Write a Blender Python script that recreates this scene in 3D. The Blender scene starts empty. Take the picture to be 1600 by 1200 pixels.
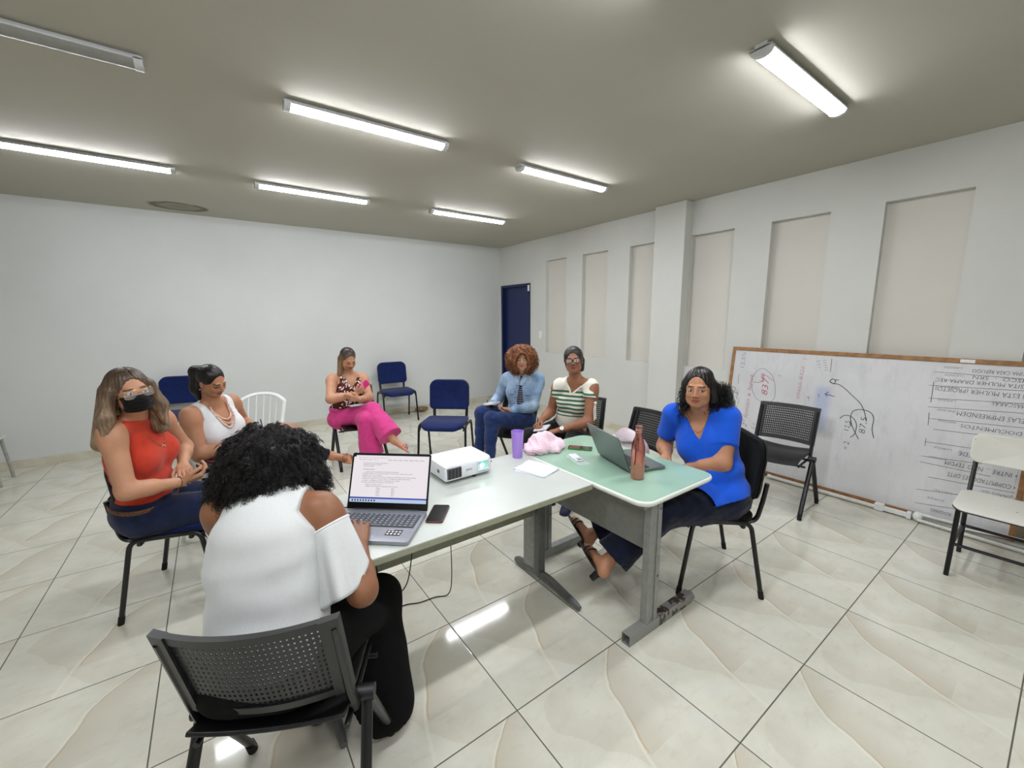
import bpy, math, random
import numpy as np
from mathutils import Vector, Matrix

scene = bpy.context.scene
COL = scene.collection

# ---------------------------------------------------------------- camera
cam_data = bpy.data.cameras.new('camera')
cam_data.sensor_width = 36.0
cam_data.lens = 644.04 / 1600.0 * 36.0
cam_data.clip_start = 0.02
cam = bpy.data.objects.new('camera', cam_data)
COL.objects.link(cam)
CR = np.array([[0.80977042, -0.58671347, -0.00625858],
               [-0.09886207, -0.12591788, -0.98710231],
               [0.57835816, 0.79994499, -0.15996828]])
CAMPOS = (-0.85925, -1.76669, 1.58633)
m = Matrix.Identity(4)
for i in range(3):
    m[i][0] = CR[0][i]
    m[i][1] = -CR[1][i]
    m[i][2] = -CR[2][i]
    m[i][3] = CAMPOS[i]
cam.matrix_world = m
scene.camera = cam

# ---------------------------------------------------------------- world, exposure
world = bpy.data.worlds.new('world')
scene.world = world
world.use_nodes = True
world.node_tree.nodes['Background'].inputs[0].default_value = (0.75, 0.8, 0.85, 1)
world.node_tree.nodes['Background'].inputs[1].default_value = 0.3
scene.view_settings.view_transform = 'Standard'
scene.view_settings.look = 'None'
scene.view_settings.gamma = 1.0
scene.view_settings.use_curve_mapping = False
scene.view_settings.exposure = 0.0
scene.cycles.max_bounces = 7
scene.cycles.diffuse_bounces = 4
scene.cycles.glossy_bounces = 4
scene.cycles.transparent_max_bounces = 12
scene.cycles.sample_clamp_indirect = 6.0
scene.cycles.caustics_reflective = False
scene.cycles.caustics_refractive = False
TUBE_POWER = 78.0

# ---------------------------------------------------------------- materials
MATS = {}
def lin(c):
    return tuple(((x / 12.92) if x <= 0.04045 else ((x + 0.055) / 1.055) ** 2.4) for x in [v / 255.0 for v in c])

class NT:
    """small wrapper to write node trees shortly"""
    def __init__(self, name, rough=0.6, col=(128, 128, 128), metal=0.0, spec=0.5, **kw):
        self.m = bpy.data.materials.new(name)
        self.m.use_nodes = True
        self.t = self.m.node_tree
        self.b = self.t.nodes['Principled BSDF']
        self.b.inputs['Base Color'].default_value = (*lin(col), 1)
        self.b.inputs['Roughness'].default_value = rough
        self.b.inputs['Metallic'].default_value = metal
        self.b.inputs['Specular IOR Level'].default_value = spec
        for k, v in kw.items():
            self.b.inputs[k.replace('_', ' ')].default_value = v
        MATS[name] = self.m
    def n(self, typ, **props):
        nd = self.t.nodes.new(typ)
        for k, v in props.items():
            setattr(nd, k, v)
        return nd
    def l(self, a, b):
        self.t.links.new(a, b)
    def math(self, op, a, b=None, c=None, clamp=False):
        nd = self.n('ShaderNodeMath', operation=op, use_clamp=clamp)
        for i, x in enumerate((a, b, c)):
            if x is None:
                continue
            if isinstance(x, (int, float)):
                nd.inputs[i].default_value = x
            else:
                self.l(x, nd.inputs[i])
        return nd.outputs[0]
    def coord(self, kind='Object'):
        return self.n('ShaderNodeTexCoord').outputs[kind]
    def noise(self, vec, scale=5.0, detail=3.0, rough=0.5, sc=None):
        if sc is not None:
            mp = self.n('ShaderNodeMapping')
            mp.inputs['Scale'].default_value = sc
            self.l(vec, mp.inputs[0])
            vec = mp.outputs[0]
        nd = self.n('ShaderNodeTexNoise')
        nd.inputs['Scale'].default_value = scale
        nd.inputs['Detail'].default_value = detail
        nd.inputs['Roughness'].default_value = rough
        self.l(vec, nd.inputs['Vector'])
        return nd.outputs[0]
    def ramp(self, fac, stops):
        nd = self.n('ShaderNodeValToRGB')
        el = nd.color_ramp.elements
        while len(el) < len(stops):
            el.new(0.5)
        for e, (p, c) in zip(el, stops):
            e.position = p
            e.color = (*lin(c), 1) if len(c) == 3 else c
        self.l(fac, nd.inputs[0])
        return nd.outputs[0]
    def mix(self, fac, a, b, blend='MIX'):
        nd = self.n('ShaderNodeMix', data_type='RGBA', blend_type=blend)
        for x, sock in ((fac, nd.inputs[0]), (a, nd.inputs[6]), (b, nd.inputs[7])):
            if isinstance(x, (int, float)):
                sock.default_value = x
            elif isinstance(x, tuple):
                sock.default_value = (*lin(x), 1)
            else:
                self.l(x, sock)
        return nd.outputs[2]
    def bump(self, h, strength=0.3, dist=0.01):
        nd = self.n('ShaderNodeBump')
        nd.inputs['Strength'].default_value = strength
        nd.inputs['Distance'].default_value = dist
        self.l(h, nd.inputs['Height'])
        self.l(nd.outputs[0], self.b.inputs['Normal'])
    def color(self, sock):
        self.l(sock, self.b.inputs['Base Color'])

def plain(name, col, rough=0.5, metal=0.0, spec=0.5, var=0.04, nscale=30.0, bump=0.0, bscale=200.0, bdist=0.002, **kw):
    """one colour with a faint mottling and an optional fine bump"""
    t = NT(name, rough, col, metal, spec, **kw)
    co = t.coord()
    if var:
        a = tuple(max(0, c * (1 - var)) for c in col)
        b = tuple(min(255, c * (1 + var)) for c in col)
        t.color(t.ramp(t.noise(co, nscale, 3), [(0.35, a), (0.65, b)]))
    if bump:
        t.bump(t.noise(co, bscale, 2), bump, bdist)
    return t.m

def fabric(name, col, rough=0.9, scale=350.0, var=0.12, bump=0.35, fold=0.0, foldscale=9.0, sheen=0.15):
    t = NT(name, rough, col, spec=0.2)
    t.b.inputs['Sheen Weight'].default_value = sheen
    co = t.coord()
    a = tuple(max(0, c * (1 - var)) for c in col)
    b = tuple(min(255, c * (1 + var)) for c in col)
    n1 = t.noise(co, scale, 2)
    n2 = t.noise(co, 25, 3)
    t.color(t.ramp(t.math('ADD', t.math('MULTIPLY', n1, 0.5), t.math('MULTIPLY', n2, 0.5)), [(0.35, a), (0.65, b)]))
    h = t.math('MULTIPLY', n1, 0.12)
    if fold:
        h = t.math('ADD', h, t.math('MULTIPLY', t.noise(co, foldscale, 2, 0.45, sc=(1, 1, 0.6)), fold))
        t.bump(h, 0.6, 0.02)
    else:
        t.bump(h, bump, 0.004)
    return t.m

def emit(name, col, strength, base=None):
    t = NT(name, 0.35, base or col)
    t.b.inputs['Emission Color'].default_value = (*lin(col), 1)
    t.b.inputs['Emission Strength'].default_value = strength
    return t.m

# ---------------------------------------------------------------- mesh building
def M3(rx=0, ry=0, rz=0):
    return Matrix.Rotation(rz, 3, 'Z') @ Matrix.Rotation(ry, 3, 'Y') @ Matrix.Rotation(rx, 3, 'X')

class MB:
    def __init__(self):
        self.v = []; self.f = []; self.mi = []; self.cur = 0
    def add(self, vs, fs, mat=None):
        k = len(self.v)
        self.v += [tuple(p) for p in vs]
        for f in fs:
            self.f.append(tuple(i + k for i in f))
            self.mi.append(self.cur if mat is None else mat)
        return self
    def box(self, c, s, rot=None, mat=None):
        hx, hy, hz = s[0] / 2, s[1] / 2, s[2] / 2
        vs = [Vector((x, y, z)) for x in (-hx, hx) for y in (-hy, hy) for z in (-hz, hz)]
        if rot is not None:
            vs = [rot @ p for p in vs]
        vs = [p + Vector(c) for p in vs]
        fs = [(0, 1, 3, 2), (4, 6, 7, 5), (0, 4, 5, 1), (2, 3, 7, 6), (0, 2, 6, 4), (1, 5, 7, 3)]
        return self.add(vs, fs, mat)
    def span(self, a, b, mat=None):
        return self.box([(a[i] + b[i]) / 2 for i in range(3)], [abs(b[i] - a[i]) for i in range(3)], None, mat)
    def tube(self, pts, r, n=10, cap=True, flat=1.0, mat=None, up=None, closed=False):
        pts = [Vector(p) for p in pts]
        N = len(pts)
        rs = r if isinstance(r, (list, tuple)) else [r] * N
        vs = []; nrm = None
        for i in range(N):
            if closed:
                t = (pts[(i + 1) % N] - pts[i - 1]).normalized()
            elif i == 0:
                t = (pts[1] - pts[0]).normalized()
            elif i == N - 1:
                t = (pts[-1] - pts[-2]).normalized()
            else:
                t = ((pts[i + 1] - pts[i]).normalized() + (pts[i] - pts[i - 1]).normalized())
                t = t.normalized() if t.length > 1e-6 else (pts[i + 1] - pts[i]).normalized()
            if nrm is None:
                ref = Vector(up) if up is not None else (Vector((0, 0, 1)) if abs(t.z) < 0.9 else Vector((1, 0, 0)))
                nrm = (ref - t * ref.dot(t)).normalized()
            else:
                nrm = (nrm - t * nrm.dot(t))
                nrm = nrm.normalized() if nrm.length > 1e-6 else t.orthogonal().normalized()
            bn = t.cross(nrm)
            for k in range(n):
                a = 2 * math.pi * k / n
                vs.append(pts[i] + nrm * (math.cos(a) * rs[i]) + bn * (math.sin(a) * rs[i] * flat))
        fs = []
        for i in range(N if closed else N - 1):
            j = (i + 1) % N
            for k in range(n):
                k2 = (k + 1) % n
                fs.append((i * n + k, i * n + k2, j * n + k2, j * n + k))
        if cap and not closed:
            fs.append(tuple(reversed(range(n))))
            fs.append(tuple((N - 1) * n + k for k in range(n)))
        return self.add(vs, fs, mat)
    def prism(self, outline, z0, z1, fn=None, mat=None):
        """outline: list of (x, y); extruded z0..z1; fn maps a point"""
        n = len(outline)
        vs = [Vector((x, y, z0)) for x, y in outline] + [Vector((x, y, z1)) for x, y in outline]
        if fn:
            vs = [Vector(fn(p)) for p in vs]
        fs = [tuple(reversed(range(n))), tuple(range(n, 2 * n))]
        fs += [(i, (i + 1) % n, n + (i + 1) % n, n + i) for i in range(n)]
        return self.add(vs, fs, mat)
    def lathe(self, prof, n=32, c=(0, 0, 0), mat=None, rot=None):
        vs = []
        for r, z in prof:
            for k in range(n):
                a = 2 * math.pi * k / n
                p = Vector((r * math.cos(a), r * math.sin(a), z))
                if rot is not None:
                    p = rot @ p
                vs.append(p + Vector(c))
        fs = []
        for i in range(len(prof) - 1):
            for k in range(n):
                k2 = (k + 1) % n
                fs.append((i * n + k, i * n + k2, (i + 1) * n + k2, (i + 1) * n + k))
        fs.append(tuple(reversed(range(n))))
        fs.append(tuple((len(prof) - 1) * n + k for k in range(n)))
        return self.add(vs, fs, mat)
    def ball(self, c, r, n=12, m=8, rot=None, mat=None):
        if isinstance(r, (int, float)):
            r = (r, r, r)
        vs = []; fs = []
        for i in range(m + 1):
            th = math.pi * i / m
            for k in range(n):
                a = 2 * math.pi * k / n
                p = Vector((r[0] * math.sin(th) * math.cos(a), r[1] * math.sin(th) * math.sin(a), r[2] * math.cos(th)))
                if rot is not None:
                    p = rot @ p
                vs.append(p + Vector(c))
        for i in range(m):
            for k in range(n):
                k2 = (k + 1) % n
                fs.append((i * n + k, (i + 1) * n + k, (i + 1) * n + k2, i * n + k2))
        return self.add(vs, fs, mat)
    def grid(self, nu, nv, fn, mat=None, closed_u=False):
        vs = [fn(i / (nu if closed_u else nu - 1), j / (nv - 1)) for j in range(nv) for i in range(nu)]
        fs = []
        for j in range(nv - 1):
            for i in range(nu if closed_u else nu - 1):
                i2 = (i + 1) % nu
                fs.append((j * nu + i, j * nu + i2, (j + 1) * nu + i2, (j + 1) * nu + i))
        return self.add(vs, fs, mat)
    def xf(self, fn, start=0):
        self.v = self.v[:start] + [tuple(fn(Vector(p))) for p in self.v[start:]]
        return self
    def build(self, name, mats, parent=None, smooth=35, bevel=0.0, bseg=2, solid=0.0, subsurf=0):
        me = bpy.data.meshes.new(name)
        me.from_pydata([tuple(p) for p in self.v], [], self.f)
        if not isinstance(mats, (list, tuple)):
            mats = [mats]
        for mm in mats:
            me.materials.append(mm if not isinstance(mm, str) else MATS[mm])
        if len(mats) > 1:
            me.polygons.foreach_set('material_index', self.mi)
        me.validate()
        me.update()
        if smooth:
            me.shade_smooth()
            me.set_sharp_from_angle(angle=math.radians(smooth))
        o = bpy.data.objects.new(name, me)
        COL.objects.link(o)
        if parent is not None:
            o.parent = parent
        if solid:
            md = o.modifiers.new('solid', 'SOLIDIFY'); md.thickness = solid; md.offset = 0
        if bevel:
            md = o.modifiers.new('bevel', 'BEVEL'); md.width = bevel; md.segments = bseg
            md.limit_method = 'ANGLE'; md.angle_limit = math.radians(40); md.harden_normals = False
        if subsurf:
            md = o.modifiers.new('sub', 'SUBSURF'); md.levels = subsurf; md.render_levels = subsurf
        return o

def tag(o, label, cat, group=None):
    o['label'] = label; o['category'] = cat
    if group:
        o['group'] = group
    return o
def thing(name, label, cat, loc=(0, 0, 0), rz=0.0, group=None):
    o = bpy.data.objects.new(name, None)
    o.empty_display_size = 0.1
    COL.objects.link(o)
    o.location = loc
    o.rotation_euler = (0, 0, rz)
    return tag(o, label, cat, group)
def struct(o):
    o['kind'] = 'structure'
    return o
def copy_tree(o, parent=None):
    c = o.copy(); COL.objects.link(c)
    if parent is not None:
        c.parent = parent
    for ch in [x for x in bpy.data.objects if x.parent == o]:
        copy_tree(ch, c)
    return c
def dup(root, loc, rz, label, group=None):
    r = copy_tree(root)
    r.location = loc; r.rotation_euler = (0, 0, rz)
    r['label'] = label
    if group:
        r['group'] = group
    return r
def rrect(w, h, r, n=5, cx=0, cy=0):
    """rounded rectangle outline; r one radius or four (from +x+y counter-clockwise)"""
    rs = r if isinstance(r, (list, tuple)) else [r] * 4
    out = []
    for k, (sx, sy) in enumerate(((1, 1), (-1, 1), (-1, -1), (1, -1))):
        rr = rs[k]
        for i in range(n + 1):
            a = math.pi / 2 * (k + i / n)
            out.append((cx + sx * (w / 2 - rr) + rr * math.cos(a), cy + sy * (h / 2 - rr) + rr * math.sin(a)))
    return out
def arc_pts(pts, r, n=5):
    """polyline with its corners rounded"""
    P = [Vector(p) for p in pts]
    out = [P[0]]
    for i in range(1, len(P) - 1):
        a = (P[i - 1] - P[i]); b = (P[i + 1] - P[i])
        d = min(r, a.length * 0.45, b.length * 0.45)
        p0 = P[i] + a.normalized() * d; p1 = P[i] + b.normalized() * d
        for k in range(n + 1):
            t = k / n
            out.append(p0 * (1 - t) ** 2 + P[i] * 2 * t * (1 - t) + p1 * t ** 2)
    out.append(P[-1])
    return out
def text(body, size, loc, rotm, mat, name, parent=None, extrude=0.0003, align='LEFT', shear=0.0, wide=None, offset=0.0):
    """lettering as a mesh; wide = length of the written line"""
    cu = bpy.data.curves.new(name, 'FONT')
    cu.body = body; cu.size = size; cu.extrude = extrude; cu.align_x = align; cu.shear = shear; cu.offset = offset
    cu.resolution_u = 2
    tmp = bpy.data.objects.new('tmp_text', cu)
    COL.objects.link(tmp)
    bpy.context.view_layer.update()
    me = bpy.data.meshes.new_from_object(tmp.evaluated_get(bpy.context.evaluated_depsgraph_get()))
    bpy.data.objects.remove(tmp)
    me.name = name
    me.materials.clear(); me.materials.append(MATS[mat])
    if wide:
        xs = [v.co.x for v in me.vertices]
        k = wide / max(1e-6, max(xs) - min(xs))
        for v in me.vertices:
            v.co.x *= k
    o = bpy.data.objects.new(name, me)
    COL.objects.link(o)
    mm = rotm.to_4x4(); mm.translation = Vector(loc)
    if parent is not None:
        o.parent = parent
    o.matrix_local = mm
    return o
# ---------------------------------------------------------------- room materials
def mk_wall(name, c1, c2):
    t = NT(name, 0.55, c1, spec=0.3)
    co = t.coord()
    t.color(t.ramp(t.noise(co, 0.8, 4, 0.6), [(0.3, c1), (0.7, c2)]))
    t.bump(t.noise(co, 90, 3), 0.12, 0.003)
mk_wall('wall_paint', (203, 204, 199), (212, 212, 206))
mk_wall('niche_paint', (206, 203, 193), (213, 210, 200))
mk_wall('back_paint', (204, 206, 204), (212, 214, 212))

t = NT('ceiling_paint', 0.75, (170, 167, 152), spec=0.2)
co = t.coord()
base = t.ramp(t.noise(co, 0.5, 4, 0.6), [(0.3, (178, 175, 162)), (0.7, (186, 183, 171))])
# the damp patch beside the back wall: an oval with a mottled edge
sep = t.n('ShaderNodeSeparateXYZ'); t.l(co, sep.inputs[0])
nx = t.math('DIVIDE', t.math('SUBTRACT', sep.outputs[0], -1.02), 0.29)
ny = t.math('DIVIDE', t.math('SUBTRACT', sep.outputs[1], 4.48), 0.22)
rr = t.math('SQRT', t.math('ADD', t.math('MULTIPLY', nx, nx), t.math('MULTIPLY', ny, ny)))
rr = t.math('ADD', rr, t.math('MULTIPLY', t.math('SUBTRACT', t.noise(co, 9, 4, 0.6), 0.5), 0.5))
msk = t.ramp(rr, [(0.0, (0.7, 0.7, 0.7, 1)), (0.55, (0.45, 0.45, 0.45, 1)), (0.85, (1, 1, 1, 1)), (1.0, (0, 0, 0, 1))])
t.color(t.mix(msk, base, (104, 98, 80)))
t.bump(t.noise(co, 60, 3), 0.1, 0.003)

def tile_material(name, uaxis=0, vaxis=1):
    """glazed porcelain: every 60 cm tile carries the same printed vein"""
    t = NT(name, 0.07, (205, 205, 192), spec=0.55)
    co = t.coord()
    sep = t.n('ShaderNodeSeparateXYZ'); t.l(co, sep.inputs[0])
    X = t.math('DIVIDE', sep.outputs[uaxis], 0.6); Y = t.math('DIVIDE', sep.outputs[vaxis], 0.6)
    u = t.math('FRACT', X); v = t.math('FRACT', Y)
    comb = t.n('ShaderNodeCombineXYZ'); t.l(u, comb.inputs[0]); t.l(v, comb.inputs[1])
    tv = comb.outputs[0]
    # position of the vein: u as a curve of v
    def fcurve(pts):
        fc = t.n('ShaderNodeFloatCurve')
        c = fc.mapping.curves[0]
        while len(c.points) < len(pts):
            c.points.new(0.5, 0.5)
        for p, (a, b) in zip(c.points, pts):
            p.location = (a, b)
        fc.mapping.update()
        t.l(v, fc.inputs['Value'])
        return fc.outputs[0]
    w1 = t.math('MULTIPLY', t.math('SUBTRACT', t.noise(tv, 7, 3), 0.5), 0.10)
    g1 = t.math('ADD', fcurve([(0, 0.42), (0.2, 0.46), (0.32, 0.49), (0.44, 0.54), (0.58, 0.6), (0.76, 0.66), (0.88, 0.77), (1, 0.93)]), t.math('MULTIPLY', w1, 0.35))
    g2 = t.math('ADD', fcurve([(0, 0.62), (0.2, 0.46), (0.38, 0.38), (0.46, 0.30), (0.65, 0.18), (0.78, 0.10), (0.88, 0.15), (1, 0.33)]), w1)
    d1 = t.math('SUBTRACT', u, g1)
    d2 = t.math('SUBTRACT', u, g2)
    # base clouding
    n1 = t.noise(tv, 3.2, 5, 0.6)
    base = t.ramp(n1, [(0.3, (205, 203, 186)), (0.5, (213, 212, 198)), (0.7, (219, 219, 206))])
    # beige wash to the right of the vein, hard at the vein, fading away from it
    wash = t.math('MULTIPLY', t.math('GREATER_THAN', d1, 0.0), t.math('SUBTRACT', 1.0, t.math('MULTIPLY', d1, 3.0), clamp=True), clamp=True)
    wash = t.math('MULTIPLY', wash, t.math('GREATER_THAN', v, 0.28))
    wash = t.math('MULTIPLY', wash, t.math('ADD', 0.25, n1))
    base = t.mix(t.math('MULTIPLY', wash, 0.75), base, (188, 178, 158))
    # second cloud, hard on its left edge
    w2 = t.math('MULTIPLY', t.math('GREATER_THAN', d2, 0.0), t.math('SUBTRACT', 1.0, t.math('MULTIPLY', d2, 3.4), clamp=True), clamp=True)
    w2 = t.math('MULTIPLY', w2, t.math('MULTIPLY', t.noise(tv, 5, 3), 1.25))
    base = t.mix(t.math('MULTIPLY', w2, 0.5), base, (192, 186, 166))
    # the thin line of the vein
    ad = t.math('ABSOLUTE', d1)
    ln = t.math('SUBTRACT', 1.0, t.math('DIVIDE', ad, 0.012), clamp=True)
    ln = t.math('MULTIPLY', ln, t.math('GREATER_THAN', v, 0.3))
    ln = t.math('MULTIPLY', ln, t.noise(tv, 4, 2))
    base = t.mix(t.math('MULTIPLY', ln, 1.0), base, (176, 140, 92))
    d1b = t.math('ABSOLUTE', t.math('ADD', d1, 0.02))
    ln2 = t.math('SUBTRACT', 1.0, t.math('DIVIDE', d1b, 0.016), clamp=True)
    base = t.mix(t.math('MULTIPLY', ln2, 0.6), base, (226, 224, 208))
    # fine streaks
    st = t.noise(tv, 6, 5, 0.65, sc=(1, 2.6, 1))
    base = t.mix(t.math('MULTIPLY', t.math('SUBTRACT', st, 0.55, clamp=True), 2.0), base, (190, 182, 164))
    # grout
    gu = t.math('MINIMUM', u, t.math('SUBTRACT', 1.0, u)); gv = t.math('MINIMUM', v, t.math('SUBTRACT', 1.0, v))
    gmin = t.math('MINIMUM', gu, gv)
    g = t.math('LESS_THAN', gmin, 0.0042)
    t.color(t.mix(g, base, (92, 89, 78)))
    t.l(t.math('ADD', t.math('MULTIPLY', g, 0.6), t.math('ADD', 0.045, t.math('MULTIPLY', t.noise(co, 3, 3), 0.05))), t.b.inputs['Roughness'])
    gh = t.math('MINIMUM', t.math('DIVIDE', gmin, 0.008), 1.0)
    h = t.math('ADD', gh, t.math('MULTIPLY', t.noise(co, 10, 1), 0.06))
    t.bump(h, 0.35, 0.0015)
    t.b.inputs['Coat Weight'].default_value = 0.0
    return t.m
tile_material('floor_tile')
t = NT('skirting_tile', 0.15, (206, 201, 184), spec=0.5)
co = t.coord()
t.color(t.ramp(t.noise(co, 4, 4, 0.6), [(0.35, (188, 178, 155)), (0.6, (208, 204, 188))]))

# ---------------------------------------------------------------- room shell
XW, YB, H = 3.66, 4.86, 2.855
XL, YR = -4.6, -4.4
b = MB(); b.span((XL, YR, -0.1), (XW + 0.2, YB + 0.2, 0.0)); fl = struct(b.build('floor', 'floor_tile', smooth=0))
b = MB(); b.span((XL, YR, H), (XW + 0.2, YB + 0.2, H + 0.1)); struct(b.build('ceiling', 'ceiling_paint', smooth=0))
b = MB(); b.span((XL, YB, 0), (XW, YB + 0.15, H)); struct(b.build('wall_back', 'back_paint', smooth=0))
b = MB(); b.span((XL - 0.15, YR, 0), (XL, YB, H)); struct(b.build('wall_left', 'wall_paint', smooth=0))
b = MB(); b.span((XL, YR - 0.15, 0), (XW, YR, H)); struct(b.build('wall_rear', 'wall_paint', smooth=0))
# right wall with its tall shallow recesses and the door opening
NZ0, NZ1, ND = 1.0, 2.487, 0.065
niches = [(3.04, 3.515), (2.215, 2.697), (1.37, 1.845), (0.51, 0.99), (-0.322, 0.155), (-1.18, -0.69), (-2.03, -1.535), (-2.88, -2.38), (-3.73, -3.23)]
ys = sorted({YR, YB, 3.925, 4.79} | {a for n_ in niches for a in n_})
b = MB()
for y0, y1 in zip(ys[:-1], ys[1:]):
    mid = (y0 + y1) / 2
    isn = any(a < mid < c for a, c in niches)
    isd = 3.925 < mid < 4.79
    if isd:
        b.span((XW, y0, 2.165), (XW + 0.2, y1, H), 0)
        b.span((XW + 0.12, y0, 0), (XW + 0.2, y1, 2.165), 0)
    elif isn:
        b.span((XW, y0, 0), (XW + 0.2, y1, NZ0), 0)
        b.span((XW, y0, NZ1), (XW + 0.2, y1, H), 0)
        b.span((XW + ND, y0, NZ0), (XW + 0.2, y1, NZ1), 1)
    else:
        b.span((XW, y0, 0), (XW + 0.2, y1, H), 0)
struct(b.build('wall_right', ['wall_paint', 'niche_paint'], smooth=0))
b = MB(); b.span((3.53, 0.994, 0), (XW + 0.01, 1.39, H)); struct(b.build('trim_1', 'wall_paint', smooth=0, bevel=0.006))
b = MB()
b.span((XL, YB - 0.012, 0), (XW, YB, 0.085))
struct(b.build('baseboard_back', 'skirting_tile', smooth=0, bevel=0.002))
b = MB()
b.span((XW - 0.012, YR, 0), (XW, 0.99, 0.085)); b.span((XW - 0.012, 1.395, 0), (XW, 3.92, 0.085))
b.span((3.518, 0.984, 0), (3.53, 1.40, 0.085))
struct(b.build('baseboard_right', 'skirting_tile', smooth=0, bevel=0.002))
b = MB(); b.span((XL, YR, 0), (XL + 0.012, YB, 0.085)); struct(b.build('baseboard_left', 'skirting_tile', smooth=0))

# blue door at the far end of the right wall
plain('door_blue', (22, 36, 84), 0.35, var=0.05)
plain('door_blue_frame', (18, 29, 70), 0.35, var=0.05)
plain('steel', (150, 150, 150), 0.25, metal=1.0)
plain('white_plastic', (226, 228, 226), 0.3, var=0.01)
b = MB()
b.span((XW + 0.045, 3.965, 0.005), (XW + 0.085, 4.75, 2.125))
door = struct(b.build('door_1', 'door_blue', smooth=0, bevel=0.003))
b = MB()
for y0, y1 in ((3.925, 3.97), (4.745, 4.79)):
    b.span((XW - 0.02, y0, 0), (XW + 0.1, y1, 2.165))
b.span((XW - 0.02, 3.97, 2.12), (XW + 0.1, 4.745, 2.165))
b.build('door_frame', 'door_blue_frame', door, smooth=0, bevel=0.003)
b = MB()
b.box((XW + 0.038, 4.03, 1.02), (0.012, 0.04, 0.18))
b.tube(arc_pts([(XW + 0.035, 4.03, 1.05), (XW - 0.005, 4.03, 1.05), (XW - 0.005, 4.14, 1.05)], 0.02), 0.008, 8)
b.build('door_handle', 'steel', door)
b = MB(); b.box((XW - 0.023, 3.95, 2.08), (0.006, 0.045, 0.10))
b.build('door_tag', 'white_plastic', door, smooth=0)

b = MB(); b.box((XW - 0.006, 3.645, 1.29), (0.012, 0.075, 0.125))
sw = tag(b.build('light_switch', 'white_plastic', smooth=0, bevel=0.003), 'white double light switch plate on the wall right of the blue door', 'light switch')
for dz in (0.025, -0.025):
    b = MB(); b.box((XW - 0.014, 3.645, 1.29 + dz), (0.006, 0.03, 0.035), M3(ry=0.12))
    b.build('rocker', 'white_plastic', sw, smooth=0, bevel=0.002)

# ---------------------------------------------------------------- ceiling lights
plain('fixture_white', (206, 208, 208), 0.35, var=0.01)
plain('fixture_grey', (150, 150, 148), 0.4, var=0.02)
emit('tube_light', (246, 248, 254), TUBE_POWER)
plain('tube_dead', (140, 140, 136), 0.3, var=0.02)
def make_light(lit):
    t_ = thing('ceiling_light', '', 'ceiling light')
    L, W_ = 1.06, 0.10
    b = MB(); b.box((0, 0, -0.012), (L, W_ * 0.55, 0.024)); b.box((0, 0, -0.024), (L, W_, 0.010))
    b.build('housing', 'fixture_white', t_, smooth=0, bevel=0.002)
    for s in (-1, 1):
        prof = [(y, -0.026 - 0.030 * math.sqrt(max(0, 1 - (y / 0.05) ** 2))) for y in np.linspace(-0.05, 0.05, 11)]
        b = MB(); b.prism([(y, z) for y, z in prof] + [(0.05, -0.018), (-0.05, -0.018)], 0, 0.034,
                          fn=lambda p: (s * (L / 2 - p.z), p.x, p.y))
        b.build('end_cap', 'fixture_white', t_, smooth=30)
    prof = [(y, -0.026 - 0.027 * math.sqrt(max(0, 1 - (y / 0.046) ** 2))) for y in np.linspace(-0.046, 0.046, 13)]
    b = MB()
    x0, x1 = -L / 2 + 0.03, L / 2 - 0.03
    b.prism(prof, x0, x1, fn=lambda p: (p.z, p.x, p.y))
    b.build('diffuser', 'tube_light' if lit else 'tube_dead', t_, smooth=40)
    return t_
lit0 = make_light(True)
dead0 = make_light(False)
RX = [(-2.66 + 0.0), -1.52, 0.15, 1.905]
lights = [
    (-1.50, 2.93, True, 'lit ceiling tube light farthest left, nearest the back wall'),
    (0.135, 2.97, True, 'lit ceiling tube light, middle one of the row nearest the back wall'),
    (1.895, 2.93, True, 'small lit ceiling tube light nearest the room corner by the blue door'),
    (0.145, 1.165, True, 'long lit ceiling tube light above the middle of the meeting circle'),
    (1.90, 1.20, True, 'lit ceiling tube light in front of the square wall pillar'),
    (1.90, -0.70, True, 'large bright ceiling tube light above the whiteboard side of the room'),
]
first = True
for x, y, on, lab in lights:
    o = lit0 if first else copy_tree(lit0)
    first = False
    o.location = (x, y, H); o['label'] = lab; o['group'] = 'ceiling tube lights'
dead0.location = (-1.53, 1.13, H)
dead0['label'] = 'unlit grey ceiling tube light fixture in the upper left of the ceiling'
dead0['group'] = 'ceiling tube lights'
for x, y, lab in ((0.145, -0.70, 'lit ceiling tube light straight above the desk, out of the photo'), (-1.53, -0.70, 'lit ceiling tube light above the left of the camera'),
                  (0.145, -2.55, 'lit ceiling tube light behind the camera, middle of its row'), (-1.53, -2.55, 'lit ceiling tube light behind the camera on its left')):
    o = copy_tree(lit0); o.location = (x, y, H)
    o['label'] = lab; o['group'] = 'ceiling tube lights over the near half'
# ---------------------------------------------------------------- furniture materials
fabric('seat_blue', (12, 30, 80), 0.85, 420, 0.16)
fabric('seat_black', (13, 13, 14), 0.9, 420, 0.2, sheen=0.02)
plain('black_metal', (12, 12, 13), 0.32, var=0.1)
plain('black_plastic', (16, 16, 17), 0.45, var=0.08, bump=0.08, bscale=500, bdist=0.001)
plain('dark_plastic', (33, 33, 34), 0.42, var=0.06, bump=0.08, bscale=500, bdist=0.001)
plain('rubber_black', (9, 9, 9), 0.8, var=0.1)

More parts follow.
